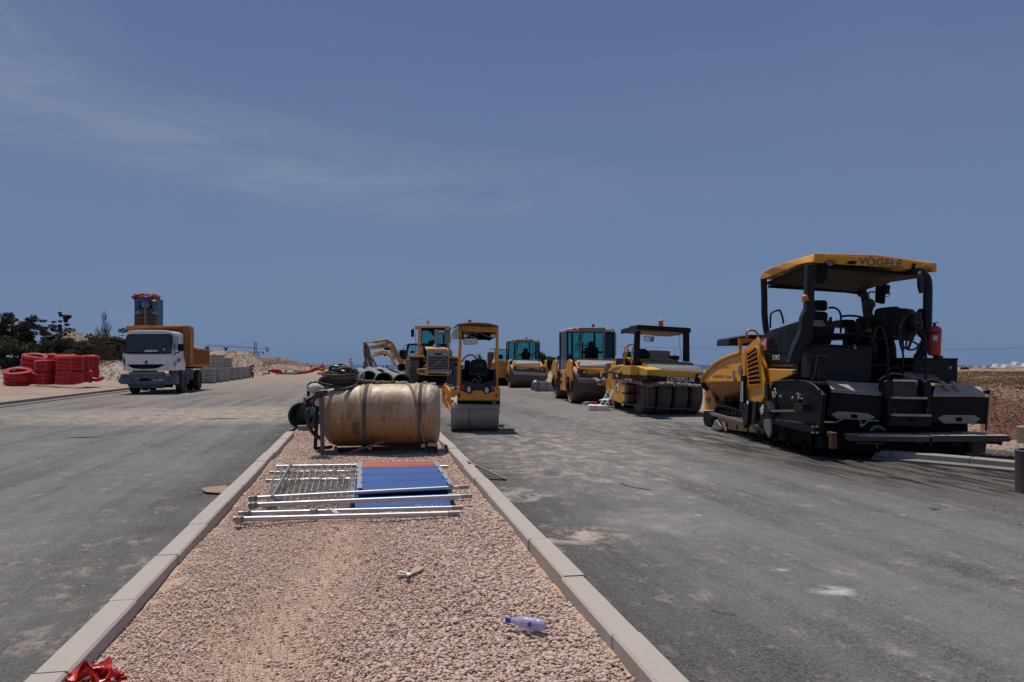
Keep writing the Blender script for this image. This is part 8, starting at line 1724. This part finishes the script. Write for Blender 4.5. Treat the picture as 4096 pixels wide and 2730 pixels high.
q = B(); q.tube([D(*uD(a,b),36.4) for a,b in ((960,1010),(1010,1020),(1050,1012),(1080,995))], .09, 8, sub=3); tag(q.done('red_pipe_end', M['red'], smooth=True), 'loose red pipe end sticking out at the right of the coil heap', 'pipe')
# tangled red pipe farther off
def redheap(pts, dist, label, r_=.08, name='red_pipe'):
    q = B(); 
    for pp in pts: q.tube([D(*uC(a,b), dist) for a,b in pp], r_, 6, sub=5)
    tag(q.done(name, M['red'], smooth=True), label, 'pipe')
redheap([[(930,665-k*3),(935,625-k*4+k),(980,607+k*6),(1050,607+k*6),(1085,625+k*5),(1115,662)] for k in range(6)]+[[(1095,665),(1110,650),(1118,668)],[(1140,640),(1155,618),(1168,625)]], 78, 'near heap of looped red pipe by the concrete kerb pieces', .09)
redheap([[(1255,658),(1330,648),(1420,640),(1490,618),(1540,585),(1600,575)], [(1380,640),(1470,625),(1530,600),(1600,590),(1640,600)], [(1260,662),(1400,648),(1520,628)], [(1320,632),(1420,628),(1500,612)], [(1500,612),(1570,578),(1610,574)],[(1520,620),(1580,606),(1650,604)]], 85, 'far tangle of red pipe running along the rubble behind the stop sign', .10)
# ---------------------------------------------------------------- no-entry sign
sg = empty('road_sign'); c = D(*uC(1645,587), 80); rs = 44*.2975/F*80; q = B(); q.cyl(c, c+V((0,.03,0)), rs, n=32); dsc = q.done('sign_disc', M['redsign'], sg)
q = B(); q.box(c.x-rs*.8, c.x+rs*.8, c.y-.012, c.y-.002, c.z-rs*.18, c.z+rs*.16); q.done('yellow_bar', M['lettery'], dsc)
q = B(); q.cyl((c.x+.02,c.y+.05,gz(c.x,80)), (c.x+.02,c.y+.05,c.z+rs*.9), .02); q.bar((c.x-.5,c.y,.05), (c.x+.5,c.y,.05), .1, .1); q.bar((c.x,c.y-.4,.05),(c.x,c.y+.4,.05),.05,.05); q.done('stand', M['steel'], sg)
q = B(); q.box(c.x-.45,c.x+.1,c.y-.3,c.y+.1,.02,.25); q.done('ballast', M['block'], sg, bevel=.02); tag(sg, 'round red road sign with a yellow bar on a low stand', 'road sign')
# ---------------------------------------------------------------- people
def worker(u, vfeet, hpx, dist, top, legs, hat, vest, pose, label, fz=(0,-1,0)):
    c = D(u, vfeet, dist); s = hpx/F*dist/1.75; root = empty('person', (c.x, c.y, c.z))
    if pose == 'bend': J = dict(pelvis=(0,0,.92), chest=(.22,-.02,1.2), neck=(.36,-.03,1.33), head=(.47,-.04,1.42), shl=(.24,.17,1.22), ell=(.36,.2,.98), wrl=(.42,.12,.78), shr=(.26,-.19,1.22), elr=(.38,-.22,.98), wrr=(.45,-.12,.78), hpl=(0,.09,.9), knl=(.05,.1,.5), anl=(-.03,.12,.08), hpr=(0,-.09,.9), knr=(.08,-.1,.5), anr=(.02,-.12,.08), tol=(.1,.12,.03), tor=(.15,-.12,.03))
    else:
        dx = .0 if pose == 'stand' else .12
        J = dict(pelvis=(0,0,.93), chest=(0,0,1.28), neck=(0,0,1.47), head=(0,-.02,1.62), shl=(-.19,0,1.38), ell=(-.25,.0,1.1), wrl=(-.2,-.15,.92), shr=(.19,0,1.38), elr=(.26,-.02,1.1), wrr=(.18,-.2,.98), hpl=(-.09,0,.9), knl=(-.1-dx,-.03,.5), anl=(-.1-dx,.02,.08), hpr=(.09,0,.9), knr=(.1+dx,-.03,.5), anr=(.1+dx,.02,.08), tol=(-.12-dx,-.13,.03), tor=(.12+dx,-.13,.03))
    person(root, J, M[top], M[legs], M['skin'], hat, M[vest] if vest else None, s, False, fz); tag(root, label, 'person')
worker(800+1490*.2975, 1481.5, 32, 165, 'hivis', 'clothdark', straw, 'hivis', 'bend', 'person in a yellow vest and wide hat bending beside the red pipe', (1,-.2,-.3))
worker(800+1632*.2975, 1480, 30, 170, 'clothdark', 'clothdark', capmat(M['clothblue']), 'hivis', 'bend', 'person in a yellow vest and dark cap behind the round red sign', (-1,-.2,-.2))
worker(800+1803*.2975, 1482, 28, 168, 'clothdark', 'clothblue', capmat(M['clothdark']), 'hivis', 'stand', 'person in a yellow vest standing left of the lone grey pipe')
worker(800+2022*.2975, 1500, 66, 80, 'cloth', 'clothblue', capmat(M['clothred']), None, 'stand', 'person in a pale shirt and red cap behind the lone grey pipe', (-.6,-1,0))
worker(1400+372*.357, 1484, 22, 172, 'clothdark', 'clothdark', None, None, 'stand', 'dark clothed person standing by the sea between the excavator sticks')
worker(1400+418*.357, 1482, 24, 172, 'clothblue', 'clothdark', None, None, 'stride', 'dark clothed person walking by the sea left of the boom foot')
def motorbike(root, s=1.0, col='red'):
    q = B()
    for x in (-.65,.62): q.tube([V((x+.29*cos(a), 0, .3+.29*sin(a))) for a in np.linspace(0,2*pi,25)[:-1]], .045, 8, closed=True)
    w_ = q.done('wheels', M['rubber'], root, smooth=True)
    q = B(); q.tube([V((.62,.07,.3)),V((.42,.07,.85)),V((.36,.05,.98))], .025, 6); q.tube([V((.62,-.07,.3)),V((.42,-.07,.85)),V((.36,-.05,.98))], .025, 6); q.tube([V((.3,-.34,1.02)),V((.38,-.1,1.0)),V((.38,.1,1.0)),V((.3,.34,1.02))], .018, 6, sub=2); q.done('fork_and_handlebar', M['steel'], root)
    q = B(); q.loft([[V((x,y*w2,z)) for y, z in ((-1,z0),(1,z0),(1,z1),(-1,z1))] for x,w2,z0,z1 in ((.42,.08,.65,.9),(.2,.13,.6,.92),(-.1,.12,.58,.8),(-.5,.1,.6,.76),(-.85,.05,.7,.78))]); q.done('body_panel', M[col], root, bevel=.03)
    q = B(); q.box(-.6,.05,-.12,.12,.76,.84); q.done('seat', M['black'], root, bevel=.03)
    q = B(); q.box(-.3,.25,-.12,.12,.2,.6); q.tube([V((.2,-.14,.3)),V((-.3,-.16,.22)),V((-.85,-.16,.3))], .04, 8); q.done('engine', M['steel'], root, bevel=.02)
    q = B(); q.lathe((.5,0,.85), (1,0,.1), [(0,.05),(.02,.1),(.1,.1),(.11,.02)], 14); q.done('headlamp', M['lens'], root, smooth=True)
    q = B(); q.loft([[V((.62+.36*cos(a), y, .3+.36*sin(a))) for y in (-.07,.07)]+[V((.62+.34*cos(a), y, .3+.34*sin(a))) for y in (.07,-.07)] for a in np.linspace(.4,2.4,9)]); q.done('mudguard', M[col], root)
    q = B(); q.box(.34,.5,-.16,.16,.86,1.1); q.tube([V((.33,.3,1.02)),V((.3,.36,1.2))], .012, 5); q.tube([V((.33,-.3,1.02)),V((.3,-.36,1.2))], .012, 5); q.done('front_fairing', M[col], root, bevel=.04)
mb = empty('motorcycle', G(*uC(690,712)), R(-62)); motorbike(mb); tag(mb, 'dark red motorcycle parked at the end of the concrete block pallets', 'motorcycle')
mb2 = empty('motorcycle', D(800+2215*.2975, 1481, 130), R(-85)); motorbike(mb2, col='clothdark'); tag(mb2, 'dark motorcycle near the sea between the timber slabs and the excavator stick', 'motorcycle')
c = mb2.location; s = .95; rr = empty('person', (c.x, c.y, c.z+.0), R(0))
J = dict(pelvis=(0,.2,.85), chest=(0,.12,1.2), neck=(0,.08,1.38), head=(0,.05,1.52), shl=(-.19,.1,1.3), ell=(-.3,-.1,1.1), wrl=(-.28,-.3,1.05), shr=(.19,.1,1.3), elr=(.3,-.1,1.1), wrr=(.28,-.3,1.05), hpl=(-.1,.15,.83), knl=(-.2,-.2,.7), anl=(-.2,-.05,.3), hpr=(.1,.15,.83), knr=(.2,-.2,.7), anr=(.2,-.05,.3), tol=(-.2,-.2,.25), tor=(.2,-.2,.25))
person(rr, J, M['clothdark'], M['clothdark'], M['skindark'], None, None, 1.0, False, (0,-1,0)); tag(rr, 'person in dark clothes riding the distant dark motorcycle', 'person')
# small debris at the far end of the median
r_ = np.random.RandomState(31); n = 260; P_ = []
for k in range(n): f = r_.uniform(0,1); p = D(1440+f*190, 1500, 30+r_.uniform(0,14)); P_.append((p.x, p.y, .03+.25*r_.uniform(0,1)**2))
tag(scatter('rubble', P_, .06+.16*r_.beta(1.3,3,n), M['rubble'], seed=31), 'pale broken stones beneath the excavator arms', 'rubble', kind='stuff')
mound('rubble_bank', [(1425,1500),(1450,1488),(1500,1483),(1540,1479),(1580,1484),(1620,1492),(1650,1500)], 46, 6, 0, M['pale'], 'pale rubble heap under the excavator arms at the end of the median', 'rubble heap', .2, seed=33, rub=700, rubs=(.05,.2), nx=40, ny=14)
# upright pipe at the right edge
c = G(4162, 1974, 0); hh = .46; q = B(); rr_ = .235
q.lathe((c.x,c.y,0), (.01,0,1), [(0,rr_),(hh-.03,rr_),(hh,rr_*1.03),(hh+.012,rr_),(hh+.008,rr_*.9),(hh-.3,rr_*.88),(hh-.3,.001)], 36); tag(q.done('upright_pipe', M['brownbin'], smooth=True), 'mottled brown upright pipe cut by the right edge of the road', 'pipe')
# ---------------------------------------------------------------- white tipper truck
Kt = Frame('tipper_truck', G(1340*.3825, 1130+1172*.3825, 0), R(10), win=(0, 1130, .3825)); tr2 = Kt.root; Y, X = Kt.Y, Kt.X
tag(tr2, 'white cab tipper truck with an orange dump body full of gravel', 'truck')
tp_ = lambda name, pts, y, t, mat, parent=None, bevel=.02: lp(name, pts, y, t, mat, parent or tr2, bevel, Kt)
yc = 0
xL_, xR_ = Y(1272,800,.1).x, Y(1845,800,.1).x
# the cab is a loft of outlines front to back
fo_ = [(1285,925),(1272,880),(1270,770),(1290,690),(1312,530),(1328,512),(1420,500),(1700,500),(1795,512),(1812,530),(1815,700),(1820,770),(1842,850),(1835,925)]
F1 = Kt.YY(fo_, 0); dep = V((0,1.75,0))
ct = sum(F1, V())/len(F1)
F0 = [V((ct.x+(p.x-ct.x)*.94, -.1 if p.z < 1.9 else .06, p.z)) for p in F1]
q = B(); q.loft([F0, [V((p.x, .12 if p.z < 1.9 else .35, p.z)) for p in F1], [p+dep for p in F1]]); cab = q.done('cab', M['white'], tr2, bevel=.03, smooth=False)
def onfront(a, b, off=0):
    z = Y(a, b, 0).z; return Y(a, b, (-.115 if z < 1.9 else -.115)+off)
ws = B(); wp = [(1298,740),(1303,690),(1328,560),(1345,548),(1785,546),(1795,560),(1793,742)]
ws.poly([Y(a,b,-.155+(.15*(745-b)/200)) for a,b in wp], (0,.03,0)); ws.done('windscreen', M['wsg'], cab, bevel=0)
q = B(); q.tube([Y(a,b,-.155+(.15*(745-b)/200)) for a,b in wp], .02, 6, closed=True); q.done('seal', M['void'], cab)
q = B(); q.poly([Y(a,b,-.165+(.15*(745-b)/200)) for a,b in ((1508,728),(1520,708),(1600,706),(1595,728))], (0,.005,0)); q.poly([Y(a,b,-.165+(.15*(745-b)/200)) for a,b in ((1600,725),(1605,708),(1640,708),(1655,728))], (0,.005,0)); q.done('papers', M['paper'], cab)
q = B(); q.cyl(Y(1720,703,-.1), Y(1720,703,-.13), .05, n=14); q.done('disc_ornament', M['lens'], cab)
q = B(); q.bar(Y(1310,735,-.16), Y(1500,728,-.13), .02, .02); q.bar(Y(1500,740,-.16), Y(1690,726,-.13), .02, .02); q.done('wipers', M['void'], cab)
bp = tp_('front_panel', [(1300,752),(1760,752),(1745,850),(1725,922),(1330,922),(1310,850)], -.15, .08, 'white', cab, .03)
tp_('grille', [(1330,860),(1725,857),(1690,885),(1620,902),(1500,908),(1400,900),(1350,880)], -.165, .03, 'void', cab, .01)
for k in range(3): tp_('grille_bar', [(1430+k*6,875+k*8),(1625-k*6,873+k*8),(1620-k*6,878+k*8),(1434+k*6,880+k*8)], -.18, .02, 'dark', cab, 0)
q = B(); q.tube([Y(a,b,-.172) for a,b in ((1335,870),(1400,905),(1500,915),(1620,908),(1720,870))], .014, 6, sub=3); q.done('grille_lip', M['white'], cab, smooth=True)
# diamond emblem
q = B(); dm = [(1527,816),(1546,838),(1527,860),(1508,838)]; dn_ = [(1527,826),(1537,838),(1527,850),(1517,838)]
P1, P2 = Kt.YY(dm, -.18), Kt.YY(dn_, -.19); q.loft([P1, P2, [p+V((0,.02,0)) for p in P2], [p+V((0,.02,0)) for p in P1]], closed=True, caps=False); q.done('emblem', M['black'], cab)
for pts in ([(1286,785),(1296,800),(1310,850),(1318,872),(1300,850),(1286,820)],): tp_('air_inlet', pts, -.12, .03, 'void', cab, 0)
# right-hand side of the cab
xr9 = max(p.x for p in F1)+.005
q = B(); q.poly([X(a,b,xr9) for a,b in ((1812,560),(1868,566),(1866,695),(1820,735))], (.006,0,0)); q.done('side_window', M['wsg'], cab)
q = B(); q.poly([X(a,b,xr9+.01) for a,b in ((1825,855),(1835,822),(1845,822),(1840,880),(1828,880))], (.004,0,0)); q.done('red_sticker', M['stickr'], cab)
q = B(); q.poly([X(a,b,xr9+.0) for a,b in ((1868,795),(1880,792),(1882,830),(1868,832))], (.02,0,0)); q.done('door_handle', M['black'], cab)
for a,b,c_,d_,y_ in ((1208,645,1262,728,-.1),): tp_('mirror', [(a,b),(c_-6,b),(c_,b+8),(c_,d_),(a+10,d_),(a,d_-15)], .05, .12, 'black', tr2, .02)
tp_('mirror', [(1857,645),(1905,640),(1920,655),(1920,710),(1900,722),(1868,722),(1856,700)], -.1, .12, 'black', tr2, .02)
q = B(); q.tube([Y(a,b,.05) for a,b in ((1245,650),(1245,560),(1260,556),(1312,560))], .014, 5); q.tube([Y(a,b,-.05) for a,b in ((1822,760),(1835,740),(1865,735),(1875,722))], .03, 6, sub=2); q.tube([Y(1572,500,.2), Y(1608,420,.3)], .01, 4); q.done('mirror_arms', M['black'], tr2)
# bumper
bu = tp_('bumper', [(1232,1020),(1262,990),(1350,960),(1420,975),(1700,975),(1715,955),(1840,968),(1845,1010),(1850,1060),(1820,1070),(1560,1078),(1260,1065),(1235,1045)], -.2, .5, 'bumpblue', tr2, .03)
tp_('bumper_lower', [(1330,1068),(1720,1070),(1700,1110),(1350,1105)], -.05, .3, 'bumpblue', tr2, .03)
tp_('bumper_step', [(1350,938),(1700,935),(1715,962),(1690,975),(1430,975),(1345,960)], -.17, .3, 'greymid', tr2, .02)
hl = tp_('headlight', [(1258,962),(1330,958),(1352,975),(1350,1000),(1262,1000)], -.215, .05, 'lampdark', tr2, .01); hl2 = tp_('headlight', [(1712,955),(1838,950),(1842,975),(1830,988),(1715,992)], -.215, .05, 'lampdark', tr2, .01)
tp_('indicator', [(1810,955),(1838,952),(1840,975),(1812,980)], -.225, .02, 'redlens', hl2, 0); tp_('reflector', [(1730,962),(1780,960),(1780,985),(1732,985)], -.225, .02, 'steel', hl2, 0)
np_ = tp_('number_plate', [(1586,1010),(1702,1008),(1702,1032),(1587,1034)], -.225, .015, 'plate', bu, 0)
txt('52759 > 1', M['letterk'], np_, Y(1590,1029,-.23), Y(1700,1027,-.23)-Y(1590,1029,-.23), (0,0,1), .085, bold=.02, sx=.80)
for pts in ([(1458,1010),(1485,1006),(1490,1030),(1462,1035)], [(1488,1004),(1556,1004),(1556,1030),(1490,1030)], [(1560,1008),(1586,1010),(1586,1032),(1562,1030)]): tp_('bumper_opening', pts, -.215, .02, 'void', bu, 0)
for a,b in ((1385,1008),(1385,1038),(1640,1000),(1778,1028)): q = B(); q.cyl(Y(a,b,-.2), Y(a,b,-.222), .035, n=12); q.done('fog_lamp' if b < 1010 else 'tow_point', M['dark'], bu)
tp_('number_strip', [(1395,1000),(1450,998),(1450,1010),(1395,1010)], -.215, .02, 'grey', bu, 0); tp_('number_strip', [(1590,993),(1645,992),(1645,1003),(1590,1004)], -.215, .02, 'grey', bu, 0)
# wheels
W2 = xR_-xL_
def tw(x, y, r_=.48, w_=.3, out=1, nm='wheel'): return wheel(tr2, (x, y, r_), r_, w_, 'rubber', 'rimd', out=out, rimr=.58)
r9_ = .50
tw(Y(1368,1120,.4).x, 1.05, r9_, .30, -1); tw(Y(1850,1120,.4).x+.02, 1.05, r9_, .30, 1)
for x in (Y(1590,1120,4).x-.55, Y(1590,1120,4).x-.2): tw(x, 4.9, r9_, .28, -1)
xR2 = xR_-.05
for x in (xR2-.45, xR2-.12): tw(x, 4.9, r9_, .28, 1)
tp_('chassis', [(1450,1010),(1700,1010),(1700,1090),(1450,1090)], .5, 5.3, 'pitch'); tp_('axle', [(1420,1075),(1800,1075),(1800,1100),(1420,1100)], .9, .2, 'pitch')
q = B(); xw = xR_+.02; q.tube([V((xw-.15, 1.05+.62*cos(a), r9_+.66*sin(a))) for a in np.linspace(-.1,pi+.1,14)], .1, 6); q.done('wheel_arch', M['bumpblue'], tr2, bevel=.02)
q = B(); q.box(xR_-.4, xR_-.05, 2.0, 3.6, .55, 1.05); q.box(xR_-.35, xR_-.02, 2.1, 2.6, .35, .6); q.box(xL_+.1, xL_+.5, 2.0, 3.6, .55, 1.05); q.done('fuel_tank', M['dark'], tr2, bevel=.04)
q = B(); q.box(xL_+.2, xR_-.1, 4.0, 6.0, 1.06, 1.15); q.done('mudguard', M['dark'], tr2)
# dump body
zt_ = Y(1880,455,1.9).z; z1_ = X(1950,700,xR_+.05).z
bx0, bx1 = xL_-.02, xR_+.12
ya, yb_ = 2.0, X(2178,700,bx1).y
zb_ = X(2000,858,bx1).z; ztop2 = X(2000,700,bx1).z
q = B(); q.box(bx0, bx1, ya, ya+.06, zb_-.05, zt_); db = q.done('headboard', M['truckorange'], tr2, bevel=.01)
q = B(); q.poly([Y(1315,458,1.45), Y(1885,456,1.45), Y(1885,462,1.45), Y(1860,505,1.9), Y(1335,512,1.9), Y(1318,480,1.45)], (0,.5,0)); q.done('cab_guard', M['truckorange'], tr2, bevel=.01)
q = B(); q.poly([V((bx1,1.5,zt_)), V((bx1,ya+.6,zt_-.02)), V((bx1,ya+.85,zt_-.2)), V((bx1,ya+.8,ztop2+.1)), V((bx1,yb_,ztop2)), V((bx1,yb_,zb_)), V((bx1,ya,zb_)), V((bx1,ya,zt_-.25))], (-.05,0,0)); sd9 = q.done('side_board', M['truckorange'], tr2, bevel=.01)
q = B(); q.poly([V((bx0,1.5,zt_)), V((bx0,ya+.6,zt_-.02)), V((bx0,ya+.85,zt_-.2)), V((bx0,ya+.8,ztop2+.1)), V((bx0,yb_,ztop2)), V((bx0,yb_,zb_)), V((bx0,ya,zb_)), V((bx0,ya,zt_-.25))], (.05,0,0)); q.done('side_board', M['truckorange'], tr2, bevel=.01)
for k in range(8): yy_ = ya+.9+(yb_-ya-.95)*k/7; q = B(); q.box(bx1, bx1+.07, yy_-.04, yy_+.04, zb_, ztop2-.02); q.done('rib', M['truckorange'], sd9, bevel=.008)
q = B(); q.box(bx1-.01, bx1+.09, ya+.8, yb_, ztop2-.04, ztop2+.05); q.box(bx0, bx1+.05, ya, yb_, zb_-.12, zb_); q.done('top_rail', M['truckorange'], sd9, bevel=.01)
q = B(); q.box(bx0, bx1, yb_-.05, yb_, zb_, ztop2+.02); q.done('tailgate', M['truckorange'], tr2, bevel=.01)
q = B(); q.box(bx1-.12,bx1+.05,yb_-.2,yb_+.02,ztop2+.03,ztop2+.2); q.done('tailgate_hinge', M['rust'], tr2, bevel=.02)
# gravel load
q = B(); rows = []
pk = X(2030,598,(bx0+bx1)/2)
for j in range(19):
    row = []
    for i in range(15):
        fx, fy = i/14, j/18; x = bx0+.06+(bx1-bx0-.12)*fx; y = ya+.1+(yb_-ya-.2)*fy
        k = (1-abs(2*fx-1)**1.6)*(1-abs((fy-.42)/.6)**1.5 if abs(fy-.42) < .6 else 0); row.append(q.bm.verts.new((x, y, ztop2-.05+.85*max(0,k)+.04*fbm(x,y,2.5,4,2))))
    rows.append(row)
for r0, r1 in zip(rows, rows[1:]):
    for i in range(14): q.bm.faces.new((r0[i], r0[i+1], r1[i+1], r1[i]))
tag(q.done('gravel_load', M['pile'], tr2, smooth=True))
# ---------------------------------------------------------------- truck with raised blue bed behind
Bt = Frame('dump_truck', D(1525*.3825, 1130+1000*.3825, 66), R(6), win=(0, 1130, .3825)); br = Bt.root; br.location.z = 0
Bt = Frame.__new__(Frame); Bt.root = br; Bt.M = Matrix.Translation(br.location) @ Euler((0,0,R(6))).to_matrix().to_4x4(); Bt.I = Bt.M.inverted(); Bt.win = (0,1130,.3825); Bt.e = Bt.I @ EYE
Y = Bt.Y; b_ = lambda name, pts, y, t, mat, par=None, bev=.02: lp(name, pts, y, t, mat, par or br, bev, Bt)
tag(br, 'truck behind the white tipper, its faded blue bed raised upright under a red tarpaulin', 'truck')
bed_ = b_('raised_bed', [(1405,175),(1640,170),(1638,820),(1402,820)], 0, 1.6, 'ltblue')
b_('bed_underside', [(1408,300),(1636,300),(1636,815),(1406,815)], -.05, .1, 'rust', bed_)
for pts in ([(1440,190),(1456,190),(1456,290),(1440,290)],[(1590,190),(1604,190),(1604,290),(1590,290)],[(1456,225),(1590,222),(1590,236),(1456,238)],[(1456,282),(1590,282),(1590,300),(1456,300)]): b_('cross_member', pts, -.12, .12, 'ltblue', bed_)
for pts in ([(1404,300),(1462,298),(1460,325),(1440,332),(1406,332)],[(1580,310),(1638,305),(1638,332),(1600,335)]): b_('bracket', pts, -.15, .15, 'grey', bed_)
b_('dark_gap', [(1456,245),(1590,243),(1590,262),(1456,262)], -.07, .06, 'void', bed_, 0)
for k in range(11): b_('rib', [(1406,345+k*40),(1638,345+k*40),(1638,350+k*40),(1406,350+k*40)], -.08, .05, 'dark', bed_, 0)
q = B(); q.cyl(Y(1519,815,-.6), Y(1521,265,-.35), .09, n=12); q.cyl(Y(1521,270,-.35), Y(1522,200,-.3), .2, n=14); q.cyl(Y(1522,190,-.3), Y(1522,160,-.28), .17, n=14); q.lathe(Y(1521,258,-.36), (0,0,1), [(0,.12),(0,.3),(.1,.32),(.2,.3),(.35,.26),(.35,.1)], 16); q.done('hydraulic_ram', M['greymid'], br, smooth=True)
q = B(); q.ball(Y(1522,172,-.3), .2, 12, 8); q.done('ram_cap', M['bluecap'], br, smooth=True)
crumple('tarpaulin', [Y(a,b,.6) for a,b in ((1392,165),(1430,150),(1500,162),(1560,160),(1610,150),(1660,172))], .36, M['clothred'], br, 12, .03)
crumple('tarpaulin_fold', [Y(a,b,.9) for a,b in ((1420,140),(1480,135),(1560,140),(1610,138))], .22, M['hose'], br, 13, .05)
q = B(); q.lathe(Y(1612,200,-.2), (0,0,1), [(0,.2),(.05,.2),(.1,.1)], 12); q.done('work_lamp', M['lettery'], br)
q = B(); q.tube([Y(a,b,-.25) for a,b in ((1615,205),(1610,250),(1625,300),(1615,340),(1622,300),(1630,240))], .03, 5, sub=3); q.done('chain', M['steel'], br)
q = B(); q.box(-1.1,1.1,-.3,6.0,.9,1.15); q.done('chassis', M['pitch'], br); q = B(); q.box(-1.2,1.2,-2.6,-.8,.8,2.5); q.done('cab', M['ltblue'], br, bevel=.1)
q = B(); q.box(-1.05,1.05,-2.63,-2.58,1.6,2.3); q.done('windscreen', M['wsg'], br)
for x in (-1.0,1.0):
    for y_ in (-1.7,3.6,4.9): wheel(br, (x,y_,.5), .5, .3, 'rubber', 'rimd', out=1 if x > 0 else -1)

# ---------------------------------------------------------------- pieces that are separate in the machine become parts of their own
def split_loose(o):
    bm = bmesh.new(); bm.from_mesh(o.data); bm.verts.ensure_lookup_table(); seen = set(); isl = []
    for v in bm.verts:
        if v.index in seen: continue
        st, cur = [v], []
        seen.add(v.index)
        while st:
            a = st.pop(); cur.append(a.index)
            for e in a.link_edges:
                b = e.other_vert(a)
                if b.index not in seen: seen.add(b.index); st.append(b)
        isl.append(cur)
    if not 1 < len(isl) < 30: bm.free(); return
    src = o.data
    for k, I in enumerate(isl):
        b2 = bmesh.new(); mp = {i: b2.verts.new(bm.verts[i].co) for i in I}; s = set(I)
        for f in bm.faces:
            if f.verts[0].index in s: q = b2.faces.new([mp[v.index] for v in f.verts]); q.smooth = f.smooth
        me = bpy.data.meshes.new(o.name.split('.')[0]); b2.to_mesh(me); b2.free()
        for m_ in src.materials: me.materials.append(m_)
        if k == 0: o.data = me
        else: c = o.copy(); c.data = me; COL.objects.link(c)
    bm.free()
for o in list(COL.objects):
    if o.type == 'MESH' and o.parent and o.name.split('.')[0] in ('ladder_frame','cross_rail','engine_bulkhead','wiper','mirror_arm','mirror_arms','end_gate','cockpit_side','drum_support','fuel_tank','ratchet','filler_lid','recess_lip','bracket','grab_rail','arm_cylinder','wire','grab_handle','wheels','eyes','papers','screed_foot','hinge_bolts','step_recess','end_sleeve'): split_loose(o)
bpy.context.view_layer.update()
